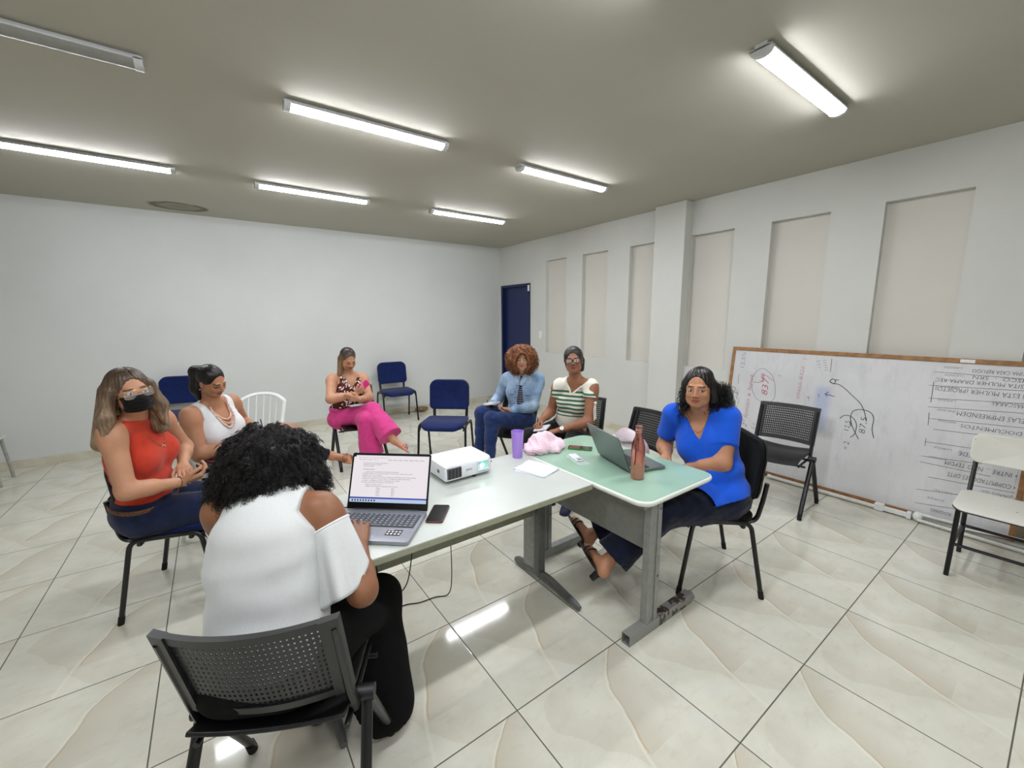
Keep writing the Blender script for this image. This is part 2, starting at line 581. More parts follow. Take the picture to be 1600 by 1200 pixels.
def cushion(b, w, d, h, r, cx, cy, cz, curve=None, n=8):
    """soft pad: rounded outline, domed edge, closed faces with inner rings so it can be bent"""
    out = rrect(w, d, r, n)
    rings = [(0.05, 0.0), (0.5, 0.0), (0.8, 0.0), (0.95, 0.02), (0.99, 0.12), (1.0, 0.35), (1.0, 0.7), (0.985, 0.88), (0.95, 0.97), (0.85, 1.0), (0.55, 1.0), (0.25, 1.0), (0.05, 1.0)]
    N = len(out); vs = []
    for s, t_ in rings:
        for x, y in out:
            ins = (1 - s)
            p = Vector((x * s, y * s, t_ * h))
            vs.append(p)
    if curve:
        vs = [Vector(curve(p)) for p in vs]
    vs = [p + Vector((cx, cy, cz)) for p in vs]
    fs = [tuple(reversed(range(N)))] + [tuple((len(rings) - 1) * N + k for k in range(N))]
    for i in range(len(rings) - 1):
        for k in range(N):
            k2 = (k + 1) % N
            fs.append((i * N + k, i * N + k2, (i + 1) * N + k2, (i + 1) * N + k))
    b.add(vs, fs)
    return b

def make_iso_chair(mat):
    t_ = thing('office_chair', '', 'chair')
    b = MB()
    cushion(b, 0.46, 0.43, 0.045, (0.10, 0.10, 0.07, 0.07), 0, -0.005, 0.432,
            curve=lambda p: (p.x, p.y, p.z - 0.030 * max(0, (p.y - 0.08) / 0.13) ** 2 + 0.012 * (p.x / 0.23) ** 2))
    b.build('seat', mat, t_, smooth=50)
    b = MB(); cushion(b, 0.43, 0.40, 0.014, 0.08, 0, -0.005, 0.418); b.build('seat_shell', 'black_plastic', t_, smooth=50)
    def back(pt, off):
        # pt: x across, y up in the panel, z thickness towards the sitter
        zz = 0.728 + pt.y
        yy = -0.262 - 0.085 * (pt.y) + pt.z + 0.045 * (pt.x / 0.22) ** 2 - 0.02 * math.cos(pt.y * 9) + off
        return Vector((pt.x, yy, zz))
    b = MB()
    st = len(b.v)
    cushion(b, 0.45, 0.325, 0.030, (0.085, 0.085, 0.06, 0.06), 0, 0, 0, curve=lambda p: back(p - Vector((0, 0.012 * (p.x / 0.22) ** 2 if p.y < 0 else 0, 0)), 0.0))
    b.build('backrest', mat, t_, smooth=50)
    b = MB(); cushion(b, 0.455, 0.33, 0.014, (0.085, 0.085, 0.06, 0.06), 0, 0, 0, curve=lambda p: back(p, -0.012))
    b.build('backrest_shell', 'black_plastic', t_, smooth=50)
    for s in (-1, 1):
        b = MB()
        b.tube(arc_pts([(s * 0.17, -0.13, 0.425), (s * 0.185, -0.235, 0.425), (s * 0.19, -0.262, 0.56), (s * 0.19, -0.275, 0.66)], 0.05), 0.012, 8, flat=1.4)
        b.build('backrest_support', 'black_metal', t_)
    for s in (-1, 1):
        for ft, kn, tip in (((s * 0.258, 0.186, 0.025), (s * 0.252, 0.128, 0.448), 1), ((s * 0.258, -0.262, 0.025), (s * 0.252, -0.178, 0.448), -1)):
            b = MB()
            b.tube(arc_pts([ft, kn, (s * 0.252, (kn[1] - tip * 0.10), 0.450)], 0.05), 0.0125, 10)
            lg = b.build('leg', 'black_metal', t_)
            b = MB()
            d = (Vector(kn) - Vector(ft)).normalized()
            b.tube([Vector(ft) - d * 0.026, Vector(ft) + d * 0.02], 0.0145, 10)
            b.build('rubber_foot', 'rubber_black', lg)
    b = MB()
    for s in (-1, 1):
        b.tube([(s * 0.252, 0.04, 0.450), (s * 0.252, -0.09, 0.450)], 0.0125, 10)
    for y in (0.085, -0.14):
        b.tube([(-0.252, y, 0.425), (0.252, y, 0.425)], 0.010, 8, flat=1.3)
    for s in (-1, 1):
        for y in (0.085, -0.14):
            b.tube([(s * 0.252, y, 0.45), (s * 0.247, y, 0.42)], 0.011, 8)
        b.tube([(s * 0.235, 0.13, 0.432), (s * 0.235, 0.155, 0.405)], 0.008, 8)
    b.build('seat_frame', 'black_metal', t_)
    return t_

GB = 'blue upholstered chairs'
blue = make_iso_chair('seat_blue')
blue.location = (1.112, 2.213, 0); blue.rotation_euler = (0, 0, 2.414)
blue['label'] = 'empty blue fabric chair with black legs in the middle of the circle'; blue['group'] = GB
dup(blue, (1.40, 4.42, 0), 3.08, 'empty blue fabric chair against the back wall, nearest the door corner')
dup(blue, (-1.273, 4.50, 0), 2.909, 'empty blue fabric chair by the wall behind the woman with a ponytail')
dup(blue, (-1.069, 1.195, 0), -1.849, 'blue fabric chair that the woman in the orange top sits on')
blk = make_iso_chair('seat_black')
blk.location = (1.492, -0.507, 0); blk.rotation_euler = (0, 0, 0.846)
blk['label'] = 'black fabric chair that the woman in the blue shirt sits on'

def make_fold_chair():
    t_ = thing('perforated_chair', '', 'chair')
    W2 = 0.222
    def P(u, v, w=0.0):
        """u -1..1 across, v 0..1 up the back, w thickness towards the back"""
        z = 0.528 + 0.300 * v
        y = -0.165 - 0.090 * v + 0.050 * (u * u) - w
        return Vector((u * W2, y, z))
    b = MB()
    NU, NV = 26, 13
    u0, v0, v1 = 0.80, 0.09, 0.91
    th = 0.004
    for side in (0, 1):
        w = th if side else 0.0
        for i in range(NU):
            for j in range(NV):
                ua = -u0 + 2 * u0 * i / NU; ub = -u0 + 2 * u0 * (i + 1) / NU
                va = v0 + (v1 - v0) * j / NV; vb = v0 + (v1 - v0) * (j + 1) / NV
                du = (ub - ua) * 0.29; dv = (vb - va) * 0.27
                o4 = [P(ua, va, w), P(ub, va, w), P(ub, vb, w), P(ua, vb, w)]
                i4 = [P(ua + du, va + dv, w), P(ub - du, va + dv, w), P(ub - du, vb - dv, w), P(ua + du, vb - dv, w)]
                fs = [(0, 1, 5, 4), (1, 2, 6, 5), (2, 3, 7, 6), (3, 0, 4, 7)]
                b.add(o4 + i4, [tuple(reversed(f)) for f in fs] if side == 0 else fs)
                if side == 0:
                    i4b = [P(ua + du, va + dv, th), P(ub - du, va + dv, th), P(ub - du, vb - dv, th), P(ua + du, vb - dv, th)]
                    b.add(i4 + i4b, [(0, 1, 5, 4), (1, 2, 6, 5), (2, 3, 7, 6), (3, 0, 4, 7)])
    b.build('backrest_mesh', 'dark_plastic', t_, smooth=40)
    # solid rim round the mesh with wide side flanges
    b = MB()
    def strip(ua, ub, va, vb, nu, nv, t0=-0.007, t1=0.011):
        def fn_front(a, c): return P(ua + (ub - ua) * a, va + (vb - va) * c, t0)
        k = len(b.v)
        b.grid(nu, nv, lambda a, c: P(ua + (ub - ua) * a, va + (vb - va) * c, t1))
        b.grid(nu, nv, lambda a, c: P(ub + (ua - ub) * a, va + (vb - va) * c, t0))
        # edge walls
        b.grid(nu, 2, lambda a, c: P(ub + (ua - ub) * a, vb, t1 + (t0 - t1) * (1 - c)))
        b.grid(nu, 2, lambda a, c: P(ua + (ub - ua) * a, va, t1 + (t0 - t1) * (1 - c)))
        b.grid(2, nv, lambda a, c: P(ua, va + (vb - va) * c, t0 + (t1 - t0) * a))
        b.grid(2, nv, lambda a, c: P(ub, va + (vb - va) * c, t1 + (t0 - t1) * a))
    strip(-1.0, -u0, 0.0, 1.0, 4, 8, -0.009, 0.016)
    strip(u0, 1.0, 0.0, 1.0, 4, 8, -0.009, 0.016)
    strip(-u0, u0, v1, 1.0, 24, 3)
    strip(-u0, u0, 0.0, v0, 24, 3)
    b.build('backrest_rim', 'dark_plastic', t_, smooth=40)
    for s in (-1, 1):
        b = MB()
        b.tube([P(s * 0.93, 0.9, 0.0), P(s * 0.93, 0.0, 0.0), (s * 0.212, -0.085, 0.43)], [0.013, 0.014, 0.014], 8, flat=1.5)
        b.build('backrest_support', 'black_metal', t_)
    b = MB()
    def seatf(a, c, dz=0.0):
        x = (a * 2 - 1) * 0.205; y = -0.175 + 0.40 * c
        z = 0.452 - 0.028 * max(0, (c - 0.72) / 0.28) ** 2 + 0.016 * (x / 0.2) ** 2 + 0.02 * max(0, (0.2 - c) / 0.2) ** 2 + dz
        return Vector((x, y, z))
    b.grid(15, 15, lambda a, c: seatf(a, c))
    b.build('seat', 'black_plastic', t_, smooth=60, solid=0.014, bevel=0.004)
    for s in (-1, 1):
        pv = Vector((s * 0.238, -0.05, 0.435))
        for ft in ((s * 0.25, 0.195, 0.02), (s * 0.25, -0.27, 0.02)):
            b = MB(); b.tube([ft, pv], 0.0125, 10, flat=1.35, up=(0, 1, 0))
            lg = b.build('leg', 'black_metal', t_)
            b = MB(); b.tube([Vector(ft) - Vector((0, 0, 0.02)), Vector(ft) + (pv - Vector(ft)).normalized() * 0.03], 0.0155, 10, flat=1.2)
            b.build('rubber_foot', 'rubber_black', lg)
        b = MB(); b.tube([pv + Vector((s * 0.022, 0, 0)), pv - Vector((s * 0.03, 0, 0))], 0.024, 14)
        b.build('pivot_hub', 'black_plastic', t_)
    b = MB()
    for y, z in ((-0.05, 0.425), (0.12, 0.41)):
        b.tube([(-0.235, y, z), (0.235, y, z)], 0.009, 8)
    for s in (-1, 1):
        b.tube([(s * 0.2, 0.16, 0.415), (s * 0.2, -0.15, 0.425)], 0.009, 8)
    b.build('seat_frame', 'black_metal', t_)
    return t_
GF = 'black perforated plastic chairs'
fold = make_fold_chair()
fold.location = (-0.76, -0.434, 0); fold.rotation_euler = (0, 0, -0.497)
fold['label'] = 'black perforated-back chair in the foreground under the woman in white'; fold['group'] = GF
dup(fold, (2.903, -0.371, 0), 1.647, 'empty black perforated-back chair standing in front of the whiteboard')
dup(fold, (0.354, 2.80, 0), 3.12, 'black plastic chair that the woman in pink trousers sits on')
dup(fold, (1.54, 1.58, 0), 1.85, 'black plastic chair that the woman in the denim jacket sits on')
dup(fold, (1.80, 0.90, 0), 2.04, 'black plastic chair that the woman in the striped top sits on')
dup(fold, (1.76, 0.22, 0), 1.407, 'black perforated-back chair with a pale bag on its seat')

# ---------------------------------------------------------------- tables
plain('desk_white', (190, 195, 189), 0.28, var=0.015, nscale=4)
plain('desk_edge', (150, 152, 130), 0.4, var=0.03)
plain('panel_olive', (134, 137, 118), 0.45, var=0.03)
plain('steel_grey', (138, 140, 136), 0.4, var=0.04)
plain('steel_dark', (88, 90, 88), 0.35, var=0.06)
plain('glass_green', (150, 182, 162), 0.16, var=0.02, nscale=3)
plain('pvc_white', (222, 226, 218), 0.35, var=0.01)
plain('panel_grey', (128, 128, 124), 0.5, var=0.03)
t = NT('chipped_grey', 0.45, (140, 141, 136))
co = t.coord()
nn = t.noise(co, 16, 5, 0.65)
sep = t.n('ShaderNodeSeparateXYZ'); t.l(co, sep.inputs[0])
gate = t.math('MULTIPLY', t.math('GREATER_THAN', sep.outputs[0], 0.87), t.math('LESS_THAN', sep.outputs[0], 1.13))
t.color(t.mix(t.math('MULTIPLY', gate, t.math('GREATER_THAN', nn, 0.49)), (140, 141, 136), (58, 42, 34)))

TZ = 0.74
d1 = thing('white_desk', 'white topped desk holding the open laptop and the projector', 'table', (0, -0.07, 0))
def sh(p): return Vector((p.x, p.y + 0.07, p.z))
b = MB(); b.prism(rrect(1.30, 0.635, 0.012, 3, 0.0, -0.067), TZ - 0.004, TZ)
b.xf(sh); b.build('desk_top', 'desk_white', d1, smooth=0)
b = MB(); b.prism(rrect(1.304, 0.639, 0.014, 3, 0.0, -0.067), TZ - 0.027, TZ - 0.004)
b.xf(sh); b.build('desk_edge', 'desk_edge', d1, smooth=0)
b = MB(); b.span((-0.60, 0.05, 0.40), (0.60, 0.068, TZ - 0.028)); b.xf(sh); b.build('modesty_panel', 'panel_olive', d1, smooth=0, bevel=0.002)
for s in (-1, 1):
    b = MB()
    x = s * 0.612
    b.span((x - 0.018, 0.02, 0.04), (x + 0.018, 0.135, TZ - 0.028), 0)
    b.box((x, -0.005, 0.375), (0.05, 0.05, 0.67), mat=1)
    b.xf(sh); lg = b.build('leg', ['steel_grey', 'steel_dark'], d1, smooth=30, bevel=0.008)
    b = MB()
    pts = [(x, 0.235, 0.02), (x, 0.20, 0.032), (x, 0.05, 0.052), (x, -0.12, 0.05), (x, -0.30, 0.03), (x, -0.345, 0.02)]
    b.tube(pts, [0.018, 0.026, 0.030, 0.030, 0.024, 0.018], 12, flat=0.75)
    b.xf(sh)
    b.build('foot', 'steel_dark', lg)

d2 = thing('green_desk', 'green topped grey desk at right with the grey laptop and copper bottle on it', 'table', (0.96, -0.2, 0))
def sh(p): return Vector((p.x - 0.96, p.y + 0.2, p.z))
cx, cy, w, d = 0.968, -0.205, 0.622, 0.99
b = MB(); b.prism(rrect(w - 0.018, d - 0.018, 0.07, 8, cx, cy), TZ - 0.003, TZ + 0.001); b.xf(sh); b.build('desk_top', 'glass_green', d2, smooth=30)
b = MB()
prof = [(0.0, -0.024), (0.006, -0.024), (0.011, -0.018), (0.012, -0.010), (0.009, -0.003), (0.003, 0.0), (-0.003, 0.0)]
outl = rrect(w - 0.022, d - 0.022, 0.068, 8, cx, cy)
b.prism(rrect(w - 0.022, d - 0.022, 0.068, 8, cx, cy), TZ - 0.024, TZ - 0.004)
n_ = len(outl)
vs = []
for i, (x, y) in enumerate(outl):
    a = Vector(outl[(i + 1) % n_]) - Vector(outl[i - 1]); nn_ = Vector((a.y, -a.x)).normalized()
    for o_, z_ in prof:
        vs.append((x + nn_.x * o_, y + nn_.y * o_, TZ + z_))
k_ = len(prof)
b.add(vs, [(i * k_ + j, ((i + 1) % n_) * k_ + j, ((i + 1) % n_) * k_ + j + 1, i * k_ + j + 1) for i in range(n_) for j in range(k_ - 1)])
b.xf(sh); b.build('edge_band', 'pvc_white', d2, smooth=50)
b = MB(); b.span((0.795, -0.615, 0.43), (0.812, 0.15, TZ - 0.026)); b.xf(sh); b.build('modesty_panel', 'panel_grey', d2, smooth=0, bevel=0.002)
for y, mt in ((-0.64, 'chipped_grey'), (0.175, 'steel_grey')):
    b = MB()
    b.span((0.760, y - 0.02, 0.05), (0.79, y + 0.02, TZ - 0.026), 0); b.span((0.79, y - 0.014, 0.05), (0.82, y + 0.014, TZ - 0.026), 0)
    b.span((0.82, y - 0.02, 0.05), (0.85, y + 0.02, TZ - 0.026), 0)
    b.span((0.70, y - 0.022, TZ - 0.05), (1.2, y + 0.022, TZ - 0.026), 0)
    b.xf(sh); lg = b.build('leg', 'steel_grey', d2, smooth=0, bevel=0.003)
    b = MB()
    for zz in (0.66, 0.30):
        b.tube([(0.835, y - 0.0205, zz), (0.835, y - 0.0235, zz)], 0.006, 10)
    b.xf(sh); b.build('bolt', 'steel_dark', lg)
    # open square tube as a foot
    b = MB()
    x0, x1, s2, t2 = (0.630 if y < 0 else 0.665), 1.175, 0.024, 0.0025
    zc = 0.030
    b.span((x0, y - s2, zc - 0.028), (x1, y + s2, zc - 0.0255)); b.span((x0, y - s2, zc + 0.0255), (x1, y + s2, zc + 0.028))
    b.span((x0, y - s2, zc - 0.0255), (x1, y - s2 + t2, zc + 0.0255)); b.span((x0, y + s2 - t2, zc - 0.0255), (x1, y + s2, zc + 0.0255))
    b.tube([(x1 - 0.002, y, zc), (x1 + 0.012, y, zc), (x1 + 0.024, y, zc)], [0.033, 0.032, 0.022], 4)
    b.build('foot', mt, lg, smooth=0)
    bpy.data.objects[-1] if False else None
for o in [x for x in bpy.data.objects if x.name.startswith('foot') and x.parent and x.parent.parent == d2]:
    o.location = (-0.96, 0.2, 0)

# ---------------------------------------------------------------- worn school chair at the right edge
t = NT('worn_white', 0.4, (214, 213, 203))
co = t.coord()
t.color(t.mix(t.math('GREATER_THAN', t.noise(co, 26, 3, 0.6), 0.735), (214, 213, 203), (60, 54, 50)))
plain('worn_edge', (52, 40, 42), 0.6, var=0.2)
sc_ = thing('school_chair', 'worn white school chair with black legs at the right, by the whiteboard', 'chair', (2.88, -1.64, 0))
b = MB()
def sf(p): return (p.x, p.y, p.z - 0.02 * max(0, (-p.x - 0.10) / 0.1) ** 2)
cushion(b, 0.40, 0.44, 0.012, (0.06, 0.06, 0.06, 0.06), 0.0, 0.0, 0.438, curve=sf)
b.build('seat', 'worn_white', sc_, smooth=50)
b = MB(); cushion(b, 0.402, 0.442, 0.006, 0.06, 0.0, 0.0, 0.432, curve=sf); b.build('seat_edge', 'worn_edge', sc_, smooth=50)
b = MB()
def bf(p): return (0.30 + 0.22 * (p.y) - 0.035 * (p.x / 0.22) ** 2 + 0.01 - p.z, p.x, 0.72 + p.y)
cushion(b, 0.44, 0.19, 0.014, 0.05, 0, 0, 0, curve=bf); b.build('backrest', 'worn_white', sc_, smooth=50)
for s in (-1, 1):
    b = MB(); b.tube([(0.215, s * 0.19, 0.0), (0.17, s * 0.19, 0.43)], 0.0125, 10); b.build('leg', 'black_metal', sc_)
    b = MB(); b.tube([(-0.215, s * 0.19, 0.0), (-0.16, s * 0.19, 0.43)], 0.0125, 10); b.build('leg', 'black_metal', sc_)
    b = MB(); b.tube(arc_pts([(-0.16, s * 0.19, 0.42), (0.20, s * 0.19, 0.42), (0.285, s * 0.19, 0.63), (0.325, s * 0.19, 0.78)], 0.04), 0.0125, 10)
    b.build('backrest_support', 'black_metal', sc_)
b = MB()
for a_, c_ in (((-0.19, -0.19, 0.2), (-0.19, 0.19, 0.2)), ((0.192, -0.19, 0.2), (0.192, 0.19, 0.2)), ((-0.19, 0.19, 0.2), (0.192, 0.19, 0.2)), ((-0.19, -0.19, 0.2), (0.192, -0.19, 0.2)), ((-0.16, -0.19, 0.418), (-0.16, 0.19, 0.418))):
    b = MB(); b.tube([a_, c_], 0.010, 8); b.build('stretcher', 'black_metal', sc_)

# school chair only just inside the left edge
plain('leg_grey', (150, 150, 144), 0.35, var=0.05)
plain('seat_cream', (206, 206, 198), 0.4, var=0.02)
lc = thing('side_stool', 'white seat with grey metal legs cut by the left edge of the photo', 'stool', (-2.83, 4.33, 0))
b = MB(); cushion(b, 0.40, 0.38, 0.022, 0.06, 0.0, 0.0, 0.432); b.build('seat', 'seat_cream', lc, smooth=50)
for sx in (-1, 1):
    for sy in (-1, 1):
        b = MB(); b.tube([(sx * 0.185, sy * 0.165, 0.0), (sx * 0.155, sy * 0.14, 0.432)], 0.014, 10); b.build('leg', 'leg_grey', lc)
b = MB(); b.tube([(0.16, -0.145, 0.42), (0.16, 0.145, 0.42), (-0.16, 0.145, 0.42), (-0.16, -0.145, 0.42)], 0.01, 8, closed=True)
b.build('seat_frame', 'leg_grey', lc)

# ---------------------------------------------------------------- white plastic garden armchairs
plain('garden_white', (226, 228, 224), 0.35, var=0.01)
def make_garden():
    t_ = thing('plastic_chair', '', 'chair')
    def back(u, v):
        # u -1..1 across, v 0..1 up
        hw = 0.215 + 0.015 * v
        top = 0.80 - 0.075 * (abs(u) ** 2.6)
        z = 0.43 + (top - 0.43) * v
        return Vector((u * hw, -0.20 - 0.11 * v + 0.075 * u * u, z))
    b = MB()
    rim = [back(-1, t_ / 10) for t_ in range(0, 11)] + [back(-1 + 2 * t_ / 24, 1) for t_ in range(1, 24)] + [back(1, 1 - t_ / 10) for t_ in range(0, 11)]
    b.tube(rim, 0.019, 8, flat=0.75)
    b.build('backrest_rim', 'garden_white', t_)
    for i in range(5):
        u = -0.62 + 1.24 * i / 4
        b = MB(); b.tube([back(u, v / 8) for v in range(9)], 0.014, 8, flat=0.4, up=(0, 1, 0)) ; b.build('back_slat', 'garden_white', t_)
    b = MB(); cushion(b, 0.43, 0.42, 0.014, 0.05, 0, 0.01, 0.422, curve=lambda p: (p.x, p.y, p.z + 0.02 * (p.x / 0.2) ** 2 - 0.03 * max(0, (p.y - 0.1) / 0.11) ** 2))
    b.build('seat', 'garden_white', t_, smooth=50)
    for s in (-1, 1):
        for sy, y0 in ((1, 0.19), (-1, -0.20)):
            b = MB(); b.tube([(s * 0.265, y0 + sy * 0.05, 0.0), (s * 0.225, y0, 0.43)], [0.016, 0.026], 8, flat=0.7); b.build('leg', 'garden_white', t_)
    return t_
g0 = make_garden()
g0.location = (-0.62, 3.02, 0); g0.rotation_euler = (0, 0, 2.62)
g0['label'] = 'empty white plastic chair with slatted back beside the back wall'; g0['group'] = 'white plastic chairs'
dup(g0, (-0.84, 2.02, 0), -1.95, 'white plastic chair that the woman with a ponytail sits on')
# ================================================================= people: signed distance engine
def V3(p): return np.array(p, dtype=np.float64)
def nrm(v):
    v = V3(v); return v / (np.linalg.norm(v) + 1e-9)
def cone(P, a, b, ra, rb, flat=None):
    """tapered capsule; flat=(axis, factor) squashes it along an axis"""
    a = V3(a); b = V3(b); ab = b - a
    pa = P - a
    t = np.clip(pa @ ab / (ab @ ab + 1e-12), 0, 1)
    d = pa - t[:, None] * ab
    if flat is not None:
        ax, k = flat
        s = d @ ax
        d = d + np.outer(s * (k - 1), ax)
    return np.sqrt((d * d).sum(1)) - (ra + (rb - ra) * t)
def ell(P, c, r, R=None):
    q = P - V3(c)
    if R is not None:
        q = q @ R.T
    r = V3(r)
    k0 = np.sqrt(((q / r) ** 2).sum(1)); k1 = np.sqrt(((q / (r * r)) ** 2).sum(1)) + 1e-9
    return k0 * (k0 - 1) / k1
def smin(a, b, k):
    h = np.clip(0.5 + 0.5 * (b - a) / k, 0, 1)
    return b + (a - b) * h - k * h * (1 - h)
def smax(a, b, k): return -smin(-a, -b, k)
def smn(k, *ds):
    r = ds[0]
    for d in ds[1:]:
        r = smin(r, d, k)
    return r

def surfnet(F, lo, h):
    S = F < 0
    c = np.zeros(tuple(n - 1 for n in F.shape), np.uint8)
    offs = [(i, j, k) for i in (0, 1) for j in (0, 1) for k in (0, 1)]
    for o in offs:
        c += S[o[0]:F.shape[0] - 1 + o[0], o[1]:F.shape[1] - 1 + o[1], o[2]:F.shape[2] - 1 + o[2]]
    cells = np.argwhere((c > 0) & (c < 8))
    if len(cells) == 0:
        return np.zeros((0, 3)), np.zeros((0, 4), int)
    vals = np.stack([F[cells[:, 0] + o[0], cells[:, 1] + o[1], cells[:, 2] + o[2]] for o in offs], 1)
    acc = np.zeros((len(cells), 3)); cnt = np.zeros(len(cells))
    for i in range(8):
        for j in range(i + 1, 8):
            d = [abs(offs[i][k] - offs[j][k]) for k in range(3)]
            if sum(d) != 1:
                continue
            m_ = (vals[:, i] < 0) != (vals[:, j] < 0)
            t_ = np.where(m_, vals[:, i] / (vals[:, i] - vals[:, j] + 1e-20), 0)
            p = V3(offs[i]) + t_[:, None] * (V3(offs[j]) - V3(offs[i]))
            acc += p * m_[:, None]; cnt += m_
    Vt = V3(lo) + (cells + acc / cnt[:, None]) * h
    idg = np.full(c.shape, -1, np.int32)
    idg[cells[:, 0], cells[:, 1], cells[:, 2]] = np.arange(len(cells))
    faces = []
    for ax in range(3):
        b_, c_ = (ax + 1) % 3, (ax + 2) % 3
        sl0 = [slice(1, -1)] * 3; sl1 = [slice(1, -1)] * 3
        sl0[ax] = slice(0, -1); sl1[ax] = slice(1, None)
        A = S[tuple(sl0)]; B = S[tuple(sl1)]
        e = np.argwhere(A != B)
        if len(e) == 0:
            continue
        p = e.copy()
        for k in range(3):
            if k != ax:
                p[:, k] += 1
        sgn = A[e[:, 0], e[:, 1], e[:, 2]]
        ub = np.zeros(3, int); ub[b_] = 1
        uc = np.zeros(3, int); uc[c_] = 1
        q = [idg[tuple((p - o).T)] for o in (0 * ub, ub, ub + uc, uc)]
        f = np.stack(q, 1)
        ok = (f >= 0).all(1)
        f = f[ok]; sg = sgn[ok]
        f[~sg] = f[~sg][:, ::-1]
        faces.append(f)
    return Vt, np.concatenate(faces)

def sdf_mesh(fn, lo, hi, h, newton=True):
    lo = V3(lo); hi = V3(hi)
    Bk = 8
    n = np.maximum(1, np.ceil((hi - lo) / (h * Bk)).astype(int)) * Bk
    nb = n // Bk
    ci = np.stack(np.meshgrid(*[np.arange(k) for k in nb], indexing='ij'), -1).reshape(-1, 3)
    cc = lo + (ci * Bk + (Bk - 1) / 2) * h
    d = fn(cc)
    act = np.abs(d) < Bk * h * 1.25 + 0.012
    F = np.repeat(np.repeat(np.repeat(d.reshape(tuple(nb)), Bk, 0), Bk, 1), Bk, 2).astype(np.float64)
    ai = ci[act]
    loc = np.stack(np.meshgrid(*[np.arange(Bk)] * 3, indexing='ij'), -1).reshape(-1, 3)
    idx = (ai[:, None, :] * Bk + loc[None]).reshape(-1, 3)
    if len(idx):
        F[idx[:, 0], idx[:, 1], idx[:, 2]] = fn(lo + idx * h)
    Vt, Fc = surfnet(F, lo, h)
    if newton and len(Vt):
        e = h * 0.25
        d0 = fn(Vt)
        g = np.stack([(fn(Vt + V3(o) * e) - d0) / e for o in ((1, 0, 0), (0, 1, 0), (0, 0, 1))], 1)
        g2 = (g * g).sum(1) + 1e-6
        st = g * (d0 / g2)[:, None]
        L = np.linalg.norm(st, axis=1)
        st *= np.minimum(1, h * 0.6 / (L + 1e-9))[:, None]
        Vt = Vt - st
    return Vt, Fc

def sdf_object(name, fn, lo, hi, h, mat, parent, fine=(), color=None):
    """fine: list of (lo, hi, h) boxes meshed more finely, all joined into one mesh"""
    Vt, Fc = sdf_mesh(fn, lo, hi, h)
    VS = [Vt]; FS = []
    cen = Vt[Fc].mean(1)
    keep = np.ones(len(Fc), bool)
    for a, b_, hh in fine:
        a = V3(a); b_ = V3(b_)
        keep &= ~(((cen > a + h * 1.2) & (cen < b_ - h * 1.2)).all(1))
    FS.append(Fc[keep])
    k = len(Vt)
    for a, b_, hh in fine:
        v2, f2 = sdf_mesh(fn, a, b_, hh)
        VS.append(v2); FS.append(f2 + k); k += len(v2)
    Vt = np.concatenate(VS); Fc = np.concatenate(FS)
    used = np.zeros(len(Vt), bool); used[Fc.ravel()] = True
    remap = np.cumsum(used) - 1
    Vt = Vt[used]; Fc = remap[Fc]
    me = bpy.data.meshes.new(name)
    me.vertices.add(len(Vt)); me.vertices.foreach_set('co', Vt.astype(np.float32).ravel())
    me.loops.add(len(Fc) * 4); me.loops.foreach_set('vertex_index', Fc.astype(np.int32).ravel())
    me.polygons.add(len(Fc))
    me.polygons.foreach_set('loop_start', np.arange(0, len(Fc) * 4, 4, dtype=np.int32))
    me.update(calc_edges=True)
    me.materials.append(MATS[mat])
    if color is not None:
        colr = color(Vt)
        at = me.color_attributes.new('tint', 'FLOAT_COLOR', 'POINT')
        at.data.foreach_set('color', np.concatenate([colr, np.ones((len(colr), 1))], 1).astype(np.float32).ravel())
    me.shade_smooth()
    o = bpy.data.objects.new(name, me)
    COL.objects.link(o)
    if parent is not None:
        o.parent = parent
        o.matrix_parent_inverse = Matrix.Identity(4)
    return o

def noise3(P, f, seed=0):
    """cheap smooth pseudo-noise in about -1..1"""
    r = np.random.RandomState(seed)
    out = np.zeros(len(P))
    for i in range(5):
        w = nrm(r.randn(3)) * f * (0.7 + 0.6 * r.rand())
        out += np.sin(P @ w + r.rand() * 6.28 + 0.8 * np.sin(P @ (nrm(r.randn(3)) * f * 0.7) + r.rand() * 6))
    return out / 3.2

def frame(up, right):
    """rows: right, forward, up"""
    up = nrm(up); r = V3(right); r = nrm(r - up * (r @ up)); f = np.cross(up, r)
    return np.array([r, f, up])

# ---------------------------------------------------------------- skin with lips, brows and eyes from a vertex tint
def mk_skin(name, col, rough=0.45):
    t = NT(name, rough, col, spec=0.35)
    t.b.inputs['Subsurface Weight'].default_value = 0.08
    t.b.inputs['Subsurface Radius'].default_value = (0.01, 0.004, 0.002)
    t.b.inputs['Subsurface Scale'].default_value = 0.5
    at = t.n('ShaderNodeAttribute', attribute_name='tint')
    co = t.coord()
    n1 = t.noise(co, 14, 4, 0.6)
    a = t.ramp(n1, [(0.3, (235, 235, 235)), (0.7, (255, 255, 255))])
    t.color(t.mix(1.0, at.outputs['Color'], a, 'MULTIPLY'))
    t.bump(t.noise(co, 260, 2), 0.12, 0.001)

